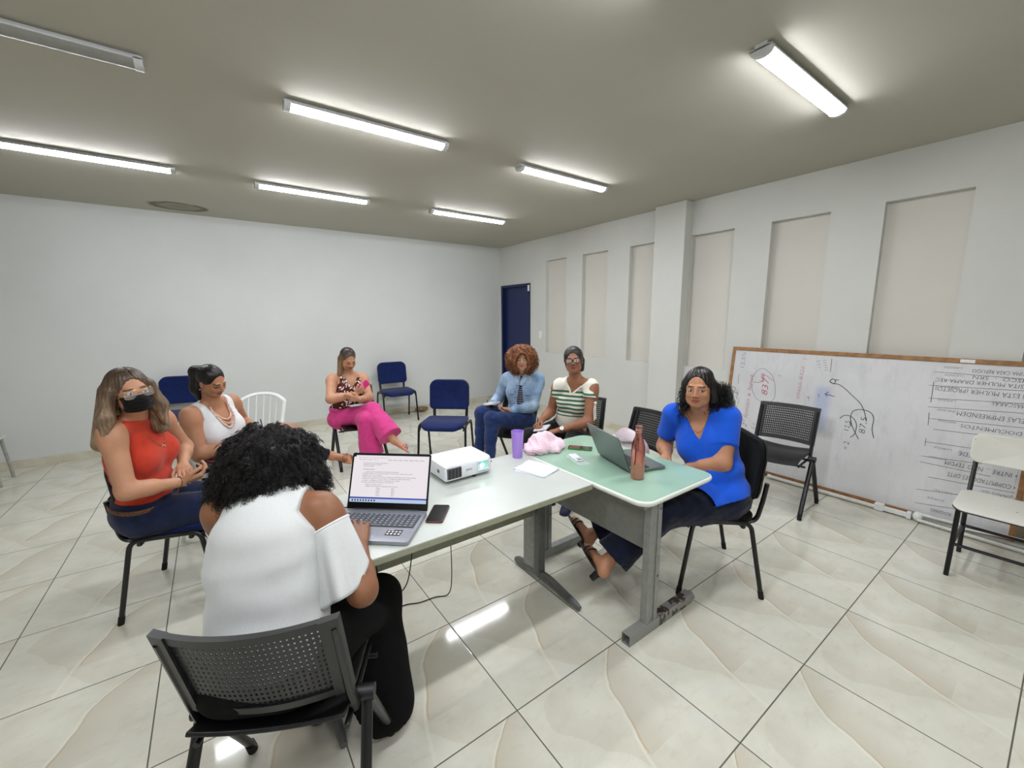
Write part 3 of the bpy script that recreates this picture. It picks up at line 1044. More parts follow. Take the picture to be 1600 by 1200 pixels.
class Person:
    def __init__(s, J, face, w=1.0, arm=1.0, leg=1.0, bust=1.0, skin=(190, 140, 110), belly=1.0, headroll=0.0, hs=1.0):
        s.J = {k: V3(v) for k, v in J.items()}
        J = s.J
        s.w, s.arm, s.leg, s.bust, s.belly, s.hs = w, arm, leg, bust, belly, hs
        s.skin = np.array(lin(skin))
        up = nrm(J['neck'] - J['pel'])
        s.U = frame(up, J['shR'] - J['shL'])              # upper torso frame
        s.Lf = frame(nrm(up), J['hipR'] - J['hipL'])        # lower torso frame
        f = nrm(face)
        hu = nrm(J['head'] - J['neck']); hu = nrm(hu * 0.6 + V3((0, 0, 1)) * 0.4)
        if headroll:
            hu = nrm(hu + headroll * np.cross(f, hu))
        r = nrm(np.cross(f, hu)); u = np.cross(r, f)
        s.Hm = np.array([r, f, u])                          # head frame rows: right, forward, up
        s.hands = []
        s.L = np.linalg.norm(J['neck'] - J['pel'])
    def tp(s, x, y, z):
        """point in the upper torso frame, from the neck base"""
        return s.J['neck'] + V3((x, y, z)) @ s.U
    def hp(s, x, y, z):
        return s.J['head'] + V3((x, y, z)) @ s.Hm
    def tl(s, P): return (P - s.J['neck']) @ s.U.T
    def hl(s, P): return (P - s.J['head']) @ s.Hm.T / s.hs
    def torso(s, P, o=0.0):
        J = s.J; w = s.w; L = s.L; n = J['neck']; pel = J['pel']
        mid = n + (pel - n) * 0.36; bel = n + (pel - n) * 0.72
        if 'chest' in J:
            mid = mid + 0.35 * (J['chest'] - (n + (pel - n) * 0.44))
        d = ell(P, mid, (0.140 * w, 0.098 * w, 0.175), s.U)
        d = smin(d, ell(P, bel + s.U[1] * 0.012 * s.belly, (0.132 * w, 0.103 * w * s.belly, 0.135), s.Lf), 0.06)
        d = smin(d, ell(P, pel - s.Lf[1] * 0.0, (0.165 * w, 0.118 * w, 0.115), s.Lf), 0.06)
        for sd in ('shR', 'shL'):
            d = smin(d, cone(P, n + (J[sd] - n) * 0.25 + s.U[2] * 0.015, J[sd] + (n - J[sd]) * 0.12 - s.U[2] * 0.012, 0.046, 0.047 * s.arm), 0.035)
        for sx in (-1, 1):
            d = smin(d, ell(P, s.tp(sx * 0.070 * w, 0.066 * w + 0.004, -0.190), (0.058 * s.bust, 0.050 * s.bust, 0.060 * s.bust), s.U), 0.045)
        return d - o
    def neckd(s, P, o=0.0):
        return cone(P, s.J['neck'] - s.U[2] * 0.02, s.hp(0, -0.012, -0.07), 0.055 + 0.004 * (s.w - 1) * 10, 0.050) - o
    def armd(s, P, sd, o=0.0, t0=0.0, t1=1.0, part='both'):
        J = s.J; a = s.arm
        sh, el, wr = J['sh' + sd], J['el' + sd], J['wr' + sd]
        d = cone(P, sh, el, 0.049 * a, 0.038 * a)
        d = smin(d, ell(P, sh + (el - sh) * 0.14, (0.050 * a, 0.050 * a, 0.060 * a)), 0.03)
        if part == 'upper':
            return d - o
        f = cone(P, el, wr, 0.038 * a, 0.0255 * (0.6 + 0.4 * a))
        f = smin(f, cone(P, el + (wr - el) * 0.12, el + (wr - el) * 0.42, 0.0395 * a, 0.037 * a), 0.02)
        if part == 'fore':
            return f - o
        return smin(d, f, 0.022) - o
    def legd(s, P, sd, o=0.0, flare=None):
        J = s.J; g = s.leg
        h, k, a = J['hip' + sd], J['kn' + sd], J['an' + sd]
        d = cone(P, h, k, 0.090 * g, 0.062 * g)
        c = cone(P, k, a, 0.055 * g, 0.036)
        c = smin(c, cone(P, k + (a - k) * 0.2 - 0.01 * nrm(np.cross(np.cross(a - k, k - h), a - k)), k + (a - k) * 0.45, 0.054 * g, 0.047 * g), 0.03)
        if flare is not None:
            c = smin(c, cone(P, k, k + (a - k) * flare[2], flare[0], flare[1]), 0.02)
        return smin(d, c, 0.035) - o
    def footd(s, P, sd):
        J = s.J; a, t = J['an' + sd], J['to' + sd]
        sh = nrm(J['an' + sd] - J['kn' + sd])
        f = nrm(t - a)
        heel = a + sh * 0.045 - f * 0.03
        d = cone(P, a, heel, 0.034, 0.029)
        side = nrm(np.cross(f, sh))
        ball = t + sh * 0.015 - f * 0.02
        d = smin(d, cone(P, a + sh * 0.02, ball, 0.034, 0.019, (sh, 1.25)), 0.03)
        d = smin(d, cone(P, heel, ball, 0.026, 0.018), 0.02)
        for i in range(5):
            lat = (i - 2) * 0.0165
            L_ = 0.042 - 0.006 * i if i else 0.046
            inner = 1 if sd == 'R' else -1
            b0 = ball + side * lat * 1.0
            d = smin(d, cone(P, b0, b0 + f * L_ + sh * 0.004, 0.0125 - 0.0012 * i, 0.0105 - 0.001 * i), 0.006)
        return d
    # ------------------------------------------------------------ head
    def headd(s, P):
        q = s.hl(P)
        aq = q.copy(); aq[:, 0] = np.abs(aq[:, 0])
        I = np.eye(3)
        d = ell(q, (0, -0.018, 0.035), (0.072, 0.092, 0.085))
        d = smin(d, ell(q, (0, 0.022, -0.02), (0.062, 0.070, 0.088)), 0.02)
        d = smin(d, ell(q, (0, 0.050, -0.088), (0.030, 0.028, 0.022)), 0.028)               # chin
        d = smin(d, ell(aq, (0.042, 0.020, -0.062), (0.020, 0.040, 0.028)), 0.025)             # jaw
        d = smin(d, ell(aq, (0.036, 0.066, -0.028), (0.020, 0.016, 0.017)), 0.018)             # cheek
        d = smin(d, ell(aq, (0.024, 0.079, 0.022), (0.021, 0.009, 0.008)), 0.012)              # brow ridge
        d = smax(d, -ell(aq, (0.031, 0.103, 0.000), (0.019, 0.016, 0.013)), 0.010)             # eye socket
        d = smin(d, ell(aq, (0.031, 0.0745, 0.001), (0.0145, 0.0130, 0.0125)), 0.003)          # eyeball and lids
        nb = cone(q, (0, 0.086, 0.010), (0, 0.104, -0.028), 0.0065, 0.0095)
        nb = smin(nb, ell(aq, (0.011, 0.093, -0.033), (0.0075, 0.0095, 0.0065)), 0.006)
        d = smin(d, nb, 0.010)
        d = smin(d, ell(q, (0, 0.0835, -0.0555), (0.0225, 0.0085, 0.0052)), 0.004)             # upper lip
        d = smin(d, ell(q, (0, 0.0815, -0.0655), (0.0190, 0.0085, 0.0060)), 0.004)             # lower lip
        d = smax(d, -ell(q, (0, 0.093, -0.0603), (0.022, 0.006, 0.0014)), 0.003)
        ear = ell(aq, (0.073, -0.012, -0.006), (0.008, 0.018, 0.030))
        ear = smax(ear, -ell(aq, (0.082, -0.008, -0.002), (0.006, 0.010, 0.018)), 0.004)
        d = smin(d, ear, 0.006)
        return d * s.hs
    def handd(s, P):
        d = None
        for H in s.hands:
            d1 = hand_sdf(P, H)
            d = d1 if d is None else np.minimum(d, d1)
        return d
    def body(s, P, feet=True):
        d = s.torso(P)
        d = smin(d, s.neckd(P), 0.03)
        for sd in 'RL':
            d = smin(d, s.armd(P, sd), 0.02)
            d = smin(d, s.legd(P, sd), 0.02)
            if feet:
                d = smin(d, s.footd(P, sd), 0.015)
        d = smin(d, s.headd(P), 0.012)
        if s.hands:
            d = smin(d, s.handd(P), 0.008)
        return d
    def tint(s, P, lips=(150, 70, 66), brow=(40, 28, 22), blush=0.1):
        q = s.hl(P); a = q.copy(); a[:, 0] = np.abs(a[:, 0])
        c = np.tile(s.skin, (len(P), 1))
        def put(mask, col, k=1.0):
            m_ = (np.clip(mask, 0, 1) * k)[:, None]
            return c * (1 - m_) + np.array(lin(col)) * m_
        face = q[:, 1] > 0.045
        # cheeks a touch warmer
        g = np.exp(-(((a[:, 0] - 0.038) / 0.02) ** 2 + ((a[:, 2] + 0.03) / 0.018) ** 2)) * face
        c = c * (1 - blush * g[:, None]) + np.array(lin((196, 96, 84))) * (blush * g[:, None])
        # lips
        le = (a[:, 0] / 0.0245) ** 2 + ((a[:, 2] + 0.060) / 0.0105) ** 2
        c = put((1.15 - le) * 5 * face, lips, 0.85)
        # brows
        bx = (a[:, 0] - 0.031) / 0.020; bz = (a[:, 2] - 0.0235 + 0.004 * bx * bx * (a[:, 0] > 0.031)) / 0.0042
        c = put((1.1 - bx ** 2 - bz ** 2) * 4 * face, brow, 0.85)
        # eyes: lid line, white, iris
        ex = (a[:, 0] - 0.031); ez = a[:, 2] - 0.0005
        lid = 1.15 - (ex / 0.0165) ** 2 - (ez / 0.0072) ** 2
        c = put(lid * 6 * face, (40, 26, 22), 0.8)
        op = getattr(s, 'eyes', 1.0)
        white = 1.0 - (ex / 0.0140) ** 2 - ((ez + 0.0005) / (0.0052 * max(op, 0.15))) ** 2
        gx = getattr(s, 'gaze', 0.0)
        if op > 0.3:
            c = put(white * 7 * face, (205, 198, 190), 0.95)
            iris = 1.0 - ((q[:, 0] - np.sign(q[:, 0]) * 0.031 - gx) / 0.0060) ** 2 - ((ez + 0.0003) / 0.0055) ** 2
            c = put(iris * 6 * face * (white > -0.2), (30, 20, 16), 1.0)
        # nostrils
        no = 1.0 - ((a[:, 0] - 0.0075) / 0.0042) ** 2 - ((a[:, 2] + 0.0385) / 0.0028) ** 2
        c = put(no * 3 * face, (60, 34, 28), 0.7)
        # nails
        for tips in getattr(s, 'nails', []):
            for tp_ in tips:
                dd = np.linalg.norm(P - tp_, axis=1)
                c = put((0.0065 - dd) * 500, s.nailcol if hasattr(s, 'nailcol') else (205, 160, 150), 0.8)
        return np.clip(c, 0, 1)

FING = [(0.028, 0.088, 0.95), (0.010, 0.092, 1.05), (-0.009, 0.088, 0.98), (-0.026, 0.080, 0.80)]
def make_hand(wr, direction, palm, side, curl=(20, 25, 30, 35), thumb=(0.55, 20), scale=0.92, spread=4.0, c2=1.1, c3=0.7):
    """direction: wrist to knuckles; palm: where the palm faces; side +1 right, -1 left"""
    d = nrm(direction); n = V3(palm); n = nrm(n - d * (n @ d))
    lat = np.cross(d, n) * side                               # towards the thumb
    wr = V3(wr)
    segs = []; tips = []
    for i, (la, kn, ls) in enumerate(FING):
        k = wr + d * kn * scale + lat * la * scale
        root = wr + d * 0.012 + lat * la * 0.55 * scale
        segs.append(('m', root, k, 0.0135 * scale, 0.0115 * scale))
        ang = math.radians(curl[i]); sp = math.radians((1.5 - i) * spread)
        base = nrm(d * math.cos(sp) + lat * math.sin(sp))
        p = k; tot = 0
        for L_, r0, r1, kk in ((0.042, 0.0098, 0.0088, 1.0), (0.027, 0.0088, 0.0080, c2), (0.021, 0.0080, 0.0066, c3)):
            tot += ang * kk
            v = base * math.cos(tot) + n * math.sin(tot)
            q = p + v * L_ * ls * scale
            segs.append(('f', p, q, r0 * scale, r1 * scale)); p = q
        back = base * math.sin(tot) * 1.0 - n * math.cos(tot)
        tips.append(p + back * 0.004 * scale)
    op, tc = thumb
    b0 = wr + d * 0.018 * scale + lat * 0.022 * scale
    b1 = b0 + nrm(d * 0.75 + lat * (0.45 + op * 0.5) + n * 0.30) * 0.045 * scale
    segs.append(('m', b0, b1, 0.0150 * scale, 0.0115 * scale))
    v = nrm(d * 0.95 + lat * (0.10 + op * 0.5) + n * 0.22)
    b2 = b1 + v * 0.032 * scale
    v2 = nrm(v * math.cos(math.radians(tc)) + (n * 0.6 - lat * 0.6) * math.sin(math.radians(tc)))
    b3 = b2 + v2 * 0.025 * scale
    segs.append(('f', b1, b2, 0.0110 * scale, 0.0100 * scale)); segs.append(('f', b2, b3, 0.0100 * scale, 0.0080 * scale))
    tips.append(b3 - n * 0.004)
    return dict(segs=segs, wr=wr, palm=(wr + d * 0.045 * scale + lat * 0.001, n), tips=tips, d=d, n=n, lat=lat, sc=scale)
def hand_sdf(P, H):
    m_ = None; fs = None
    for kind, a, b, ra, rb in H['segs']:
        c = cone(P, a, b, ra, rb)
        if kind == 'm':
            m_ = c if m_ is None else smin(m_, c, 0.012)
        else:
            fs = c if fs is None else np.minimum(fs, c)
    return smin(m_, fs, 0.0045)
def hbox(H, pad=0.022):
    pts = np.array([x for _, a, b, _, _ in H['segs'] for x in (a, b)])
    return pts.min(0) - pad, pts.max(0) + pad
def bbox(points, pad):
    p = np.array(points); return p.min(0) - pad, p.max(0) + pad

def build_body(s, root, h=0.008, hf=0.003, hh=0.003, **kw):
    J = s.J
    lo, hi = bbox(list(J.values()) + [s.hp(0, 0, 0.15)], 0.17)
    lo[2] = max(lo[2], -0.001)
    fine = [(s.J['head'] - 0.15, s.J['head'] + 0.155, hf)]
    s.nails = []
    for H in s.hands:
        a, b = hbox(H); fine.append((a, b, hh)); s.nails.append(H['tips'])
    return sdf_object('body', lambda P: s.body(P), lo, hi, h, s.skinmat, root, fine=fine, color=lambda P: s.tint(P, **kw))

# ---------------------------------------------------------------- hair
def mk_hair(name, stops, rough=0.38, sc=(1, 1, 0.12), scale=70, aniso=0.0, axis_z=True, zfade=None, spec=0.4, bump=0.5):
    t = NT(name, rough, stops[0][1], spec=spec)
    co = t.coord()
    n1 = t.noise(co, scale, 4, 0.65, sc=sc)
    colr = t.ramp(n1, stops)
    if zfade:
        z0, z1, topc = zfade
        sep = t.n('ShaderNodeSeparateXYZ'); t.l(co, sep.inputs[0])
        f = t.math('DIVIDE', t.math('SUBTRACT', sep.outputs[2], z0), z1 - z0, clamp=True)
        colr = t.mix(f, colr, topc)
    t.color(colr)
    t.bump(n1, bump, 0.006)
    t.b.inputs['Anisotropic'].default_value = aniso

def curls(name, roots, mat, parent, rnd, length=(0.05, 0.10), rad=(0.006, 0.011), thick=0.0016, turns=(2.5, 4.5), grav=0.6, n=3, steps=9):
    """corkscrew locks: roots = list of (point, outward direction)"""
    b = MB()
    for p, o in roots:
        p = Vector(p); o = Vector(o).normalized()
        L_ = rnd.uniform(*length); R_ = rnd.uniform(*rad); T_ = rnd.uniform(*turns); ph = rnd.uniform(0, 6.28)
        side = o.orthogonal().normalized(); side2 = o.cross(side)
        S_ = int(steps * T_ / 2)
        pts = []
        for i in range(S_ + 1):
            t_ = i / S_
            dirp = o * (t_ - 0.35 * t_ * t_) + Vector((0, 0, -1)) * grav * t_ * t_
            a = ph + t_ * T_ * 6.283
            rr_ = R_ * min(1, t_ * 4 + 0.3)
            pts.append(p + dirp * L_ + (side * math.cos(a) + side2 * math.sin(a)) * rr_)
        b.tube(pts, [thick * (1.0 - 0.5 * i / S_) for i in range(S_ + 1)], n, cap=False)
    o = b.build(name, mat, parent, smooth=180)
    o['kind'] = 'stuff'
    return o

def surface_points(fn, c, dirs, r0=0.02, r1=0.30):
    """march outwards from c until the distance turns positive"""
    c = V3(c)
    lo = np.full(len(dirs), r0); hi = np.full(len(dirs), r1)
    for _ in range(16):
        mid = (lo + hi) / 2
        d = fn(c + dirs * mid[:, None])
        lo = np.where(d < 0, mid, lo); hi = np.where(d < 0, hi, mid)
    return c + dirs * lo[:, None]
def sphere_dirs(n, rnd_seed=0):
    i = np.arange(n) + 0.5
    ph = np.arccos(1 - 2 * i / n); th = np.pi * (1 + 5 ** 0.5) * i
    return np.stack([np.cos(th) * np.sin(ph), np.sin(th) * np.sin(ph), np.cos(ph)], 1)
# joints of every seated person, metres, room coordinates
SK = {
    'red': {'head': (-1.208, 0.94, 1.238), 'chin': (-1.201, 1.01, 1.155), 'neck': (-1.219, 1.064, 1.075), 'shR': (-1.299, 0.922, 1.057), 'elR': (-1.265, 0.837, 0.772), 'wrR': (-1.068, 0.966, 0.729), 'haR': (-0.973, 0.976, 0.742), 'shL': (-1.138, 1.202, 1.048), 'elL': (-1.06, 1.353, 0.825), 'wrL': (-1.061, 1.118, 0.776), 'haL': (-1.04, 1.092, 0.686), 'chest': (-1.249, 1.074, 0.852), 'pel': (-1.25, 1.146, 0.578), 'hipR': (-1.245, 1.059, 0.545), 'knR': (-0.83, 0.995, 0.546), 'anR': (-0.713, 0.992, 0.163), 'toR': (-0.6, 0.96, 0.055), 'hipL': (-1.206, 1.229, 0.575), 'knL': (-0.794, 1.188, 0.501), 'anL': (-0.661, 1.171, 0.125), 'toL': (-0.529, 1.145, 0.038)},
    'pony': {'head': (-0.89, 1.815, 1.15), 'chin': (-0.865, 1.821, 1.033), 'neck': (-0.901, 1.898, 0.969), 'shR': (-1.038, 1.814, 0.929), 'elR': (-1.008, 1.733, 0.654), 'wrR': (-0.767, 1.742, 0.695), 'haR': (-0.696, 1.794, 0.677), 'shL': (-0.793, 2.021, 0.958), 'elL': (-0.717, 2.18, 0.74), 'wrL': (-0.674, 1.945, 0.761), 'haL': (-0.605, 1.949, 0.704), 'chest': (-0.881, 1.904, 0.746), 'pel': (-0.9, 2.009, 0.486), 'hipR': (-0.907, 1.919, 0.499), 'knR': (-0.504, 1.801, 0.508), 'anR': (-0.462, 1.788, 0.11), 'toR': (-0.336, 1.728, 0.031), 'hipL': (-0.856, 2.09, 0.491), 'knL': (-0.477, 1.934, 0.583), 'anL': (-0.121, 1.958, 0.404), 'toL': (-0.012, 1.842, 0.39)},
    'pink': {'head': (0.282, 2.757, 1.16), 'chin': (0.291, 2.749, 1.041), 'neck': (0.294, 2.831, 0.975), 'shR': (0.129, 2.848, 0.954), 'elR': (0.054, 2.645, 0.775), 'wrR': (0.29, 2.586, 0.81), 'haR': (0.366, 2.574, 0.867), 'shL': (0.447, 2.877, 0.935), 'elL': (0.451, 2.675, 0.742), 'wrL': (0.297, 2.493, 0.769), 'haL': (0.205, 2.52, 0.788), 'chest': (0.287, 2.76, 0.767), 'pel': (0.222, 2.87, 0.518), 'hipR': (0.152, 2.811, 0.518), 'knR': (0.419, 2.505, 0.629), 'anR': (0.526, 2.216, 0.374), 'toR': (0.596, 2.094, 0.298), 'hipL': (0.316, 2.88, 0.517), 'knL': (0.342, 2.463, 0.553), 'anL': (0.375, 2.434, 0.155), 'toL': (0.416, 2.3, 0.078)},
    'denim': {'head': (1.555, 1.401, 1.18), 'chin': (1.58, 1.434, 1.078), 'neck': (1.632, 1.501, 1.021), 'shR': (1.546, 1.635, 0.966), 'elR': (1.534, 1.8, 0.74), 'wrR': (1.352, 1.645, 0.721), 'haR': (1.297, 1.585, 0.682), 'shL': (1.762, 1.401, 0.973), 'elL': (1.652, 1.345, 0.72), 'wrL': (1.45, 1.47, 0.667), 'haL': (1.363, 1.492, 0.675), 'chest': (1.546, 1.415, 0.833), 'pel': (1.632, 1.517, 0.585), 'hipR': (1.599, 1.604, 0.577), 'knR': (1.193, 1.562, 0.673), 'anR': (1.141, 1.562, 0.277), 'toR': (1.052, 1.533, 0.147), 'hipL': (1.63, 1.431, 0.551), 'knL': (1.217, 1.441, 0.63), 'anL': (1.152, 1.377, 0.241), 'toL': (1.073, 1.338, 0.107)},
    'stripe': {'head': (1.628, 0.773, 1.215), 'chin': (1.618, 0.753, 1.098), 'neck': (1.683, 0.785, 1.023), 'shR': (1.6, 0.924, 0.985), 'elR': (1.606, 1.031, 0.726), 'wrR': (1.391, 0.937, 0.681), 'haR': (1.313, 0.895, 0.668), 'shL': (1.707, 0.622, 1.004), 'elL': (1.631, 0.584, 0.719), 'wrL': (1.437, 0.718, 0.65), 'haL': (1.357, 0.787, 0.62), 'chest': (1.74, 0.793, 0.81), 'pel': (1.769, 0.934, 0.568), 'hipR': (1.741, 1.016, 0.539), 'knR': (1.322, 0.986, 0.537), 'anR': (1.354, 0.827, 0.171), 'toR': (1.35, 0.75, 0.031), 'hipL': (1.819, 0.857, 0.557), 'knL': (1.476, 0.62, 0.509), 'anL': (1.464, 0.619, 0.109), 'toL': (1.344, 0.547, 0.031)},
    'blue': {'head': (1.416, -0.483, 1.169), 'chin': (1.437, -0.471, 1.059), 'neck': (1.52, -0.453, 0.998), 'shR': (1.466, -0.302, 0.974), 'elR': (1.536, -0.2, 0.723), 'wrR': (1.346, -0.346, 0.735), 'haR': (1.322, -0.319, 0.653), 'shL': (1.516, -0.617, 1.006), 'elL': (1.522, -0.594, 0.727), 'wrL': (1.533, -0.365, 0.659), 'haL': (1.478, -0.36, 0.729), 'chest': (1.499, -0.484, 0.781), 'pel': (1.522, -0.619, 0.527), 'hipR': (1.569, -0.539, 0.521), 'knR': (1.27, -0.27, 0.399), 'anR': (1.03, -0.038, 0.178), 'toR': (1.036, 0.111, 0.236), 'hipL': (1.443, -0.665, 0.519), 'knL': (1.046, -0.527, 0.522), 'anL': (0.769, -0.385, 0.255), 'toL': (0.801, -0.229, 0.28)},
    'front': {'head': (-0.677, -0.117, 1.093), 'chin': (-0.673, -0.215, 1.032), 'neck': (-0.747, -0.287, 1.013), 'shR': (-0.63, -0.393, 0.982), 'elR': (-0.575, -0.536, 0.745), 'wrR': (-0.502, -0.307, 0.748), 'haR': (-0.467, -0.233, 0.784), 'shL': (-0.891, -0.204, 0.974), 'elL': (-0.819, -0.098, 0.725), 'wrL': (-0.601, -0.019, 0.787), 'haL': (-0.528, 0.034, 0.78), 'chest': (-0.85, -0.429, 0.864), 'pel': (-0.812, -0.453, 0.586), 'hipR': (-0.731, -0.494, 0.57), 'knR': (-0.422, -0.227, 0.47), 'anR': (-0.453, -0.329, 0.084), 'toR': (-0.434, -0.173, 0.058), 'hipL': (-0.888, -0.413, 0.555), 'knL': (-0.661, -0.062, 0.51), 'anL': (-0.648, -0.039, 0.11), 'toL': (-0.591, 0.087, 0.031)},
}
# ================================================================= people
def person_root(label, J):
    p = J['pel']
    r = thing('person', label, 'person', (0, 0, 0))
    return r
def cloth_obj(name, fn, pts, mat, root, h=0.007, pad=0.16, zmin=None, fine=()):
    lo, hi = bbox(pts, pad)
    if zmin is not None:
        lo[2] = zmin
    return sdf_object(name, fn, lo, hi, h, mat, root, fine=fine)
def along(P, a, b):
    a = V3(a); b = V3(b); d = b - a; L = np.linalg.norm(d)
    return (P - a) @ (d / L), L
def wedge(s, P, depth, half, y0=-0.01, rnd=0.01, top=0.02):
    q = s.tl(P); k = (depth + top) / half
    v = (np.sqrt(q[:, 0] ** 2 + rnd ** 2) * k - (q[:, 2] + depth)) / math.sqrt(1 + k * k)
    return np.maximum(v, -(q[:, 1] - y0))
def chain_pts(s, pts, smooth=True):
    return [Vector(s.tp(*p)) for p in pts]
def surf_out(s, x, z, o=0.008, y0=0.0):
    """point on the front of the torso at torso coordinates x, z"""
    p0 = s.tp(x, y0, z); d = s.U[1]
    t = 0.0
    for _ in range(30):
        v = min(s.torso(np.array([p0 + d * t]))[0], s.neckd(np.array([p0 + d * t]))[0]) - o
        t -= v * 0.9
        if abs(v) < 1e-4: break
    return p0 + d * t
def necklace(name, s, half, depth, mat, root, r=0.0016, bead=0.0, n=40, o=0.010, every=1, top=0.015, nb=None):
    pts = []
    for i in range(n + 1):
        a = -1 + 2 * i / n
        x = half * math.sin(a * math.pi / 2) * (1.0)
        z = top - (depth + top) * (1 - abs(a) ** 1.7)
        pts.append(surf_out(s, x, z, o, y0=0.02))
    b = MB()
    if bead:
        for i in range(0, n + 1, every):
            b.ball(pts[i], bead * (0.75 + 0.25 * math.cos((i / n - 0.5) * 3)), 8, 6)
    else:
        b.tube(pts, r, 6)
    return b.build(name, mat, root), pts
def ring(name, c, axis, r, t_, mat, root, n=28, flat=1.0, sq=None):
    axis = Vector(axis).normalized(); a = axis.orthogonal().normalized(); b2 = axis.cross(a)
    pts = [Vector(c) + (a * math.cos(6.2832 * i / n) + b2 * math.sin(6.2832 * i / n)) * r for i in range(n)]
    b = MB(); b.tube(pts, t_, 8, closed=True, flat=flat, up=axis)
    return b.build(name, mat, root)
def earring(s, root, mat, hoop=False, z=-0.042):
    for sx in (-1, 1):
        b = MB()
        if hoop:
            c = s.hp(sx * 0.078, -0.010, z - 0.016)
            b.tube([Vector(c) + Vector(s.Hm[1]) * 0.016 * math.cos(a) + Vector(s.Hm[2]) * 0.016 * math.sin(a) for a in np.linspace(0, 6.0, 16)], 0.0016, 6, closed=True)
        else:
            b.ball(s.hp(sx * 0.080, -0.008, z), 0.005, 8, 6)
        b.build('earring', mat, root)
def glasses(s, root, frame_mat, lens_mat, w=0.026, h=0.018, thick=0.0010, zc=0.0, full=True):
    b = MB()
    L = []
    for sx in (-1, 1):
        out = rrect(w * 2, h * 2, h * 0.7, 6, 0, 0)
        pts = [s.hp(sx * 0.0315 + x, 0.101 - 0.25 * abs(x + sx * 0.03) * 0.5, zc + z) for x, z in out]
        b.tube(pts, thick, 6, closed=True)
        L.append(pts)
        b.tube([s.hp(sx * 0.058, 0.094, zc + h * 0.5), s.hp(sx * 0.073, 0.072, zc + h * 0.5), s.hp(sx * 0.078, 0.0, zc + 0.008), s.hp(sx * 0.078, -0.02, zc - 0.008)], thick, 6)
    b.tube([s.hp(-0.008, 0.1, zc + 0.003), s.hp(0, 0.106, zc + 0.006), s.hp(0.008, 0.1, zc + 0.003)], thick, 6)
    g = b.build('glasses', frame_mat, root)
    b = MB()
    for pts in L:
        b.add(pts, [tuple(range(len(pts)))])
    b.build('lens', lens_mat, g, smooth=0)
    return g
t = NT('lens_clear', 0.02, (255, 255, 255), spec=0.5, Transmission_Weight=0.0, Alpha=0.16)
plain('gold', (212, 168, 92), 0.25, metal=1.0, var=0)
plain('gold_pale', (226, 200, 168), 0.3, metal=1.0, var=0)
plain('glasses_black', (16, 15, 16), 0.3)

def trousers(s, root, mat, name='trousers', top=0.80, off=0.012, flare=None, cuff=0.97, foldamp=0.003, h=0.007, seed=3, extra=None, tuck=False):
    J = s.J
    Lz = s.L
    def fn(P):
        zt = s.tl(P)[:, 2]
        d = np.maximum(s.torso(P, 0.0) - (off - (0.0 if tuck else 0.006) * np.clip((zt + Lz * 1.02) / 0.03, 0, 1)), zt + Lz * top)
        for sd in 'RL':
            l_ = s.legd(P, sd, off, flare)
            t_, L_ = along(P, J['kn' + sd], J['an' + sd])
            lim = t_ - L_ * cuff
            near = cone(P, J['kn' + sd], J['an' + sd], 0.16, 0.16)
            l_ = np.maximum(l_, np.where(near < 0.0, lim, l_))
            d = smin(d, l_, 0.02)
        q = s.tl(P)
        d = d + foldamp * noise3(P, 42, seed) + foldamp * 0.45 * noise3(P * V3((1, 1, 1.6)), 80, seed + 1)
        if extra is not None:
            d = extra(P, d)
        return np.maximum(d, np.where(q[:, 1] < 0.13, q[:, 2] + Lz * (top - 0.02), d))
    return cloth_obj(name, fn, [J[k] for k in ('pel', 'hipR', 'hipL', 'knR', 'knL', 'anR', 'anL')], mat, root, h=h, pad=0.19, zmin=-0.002)

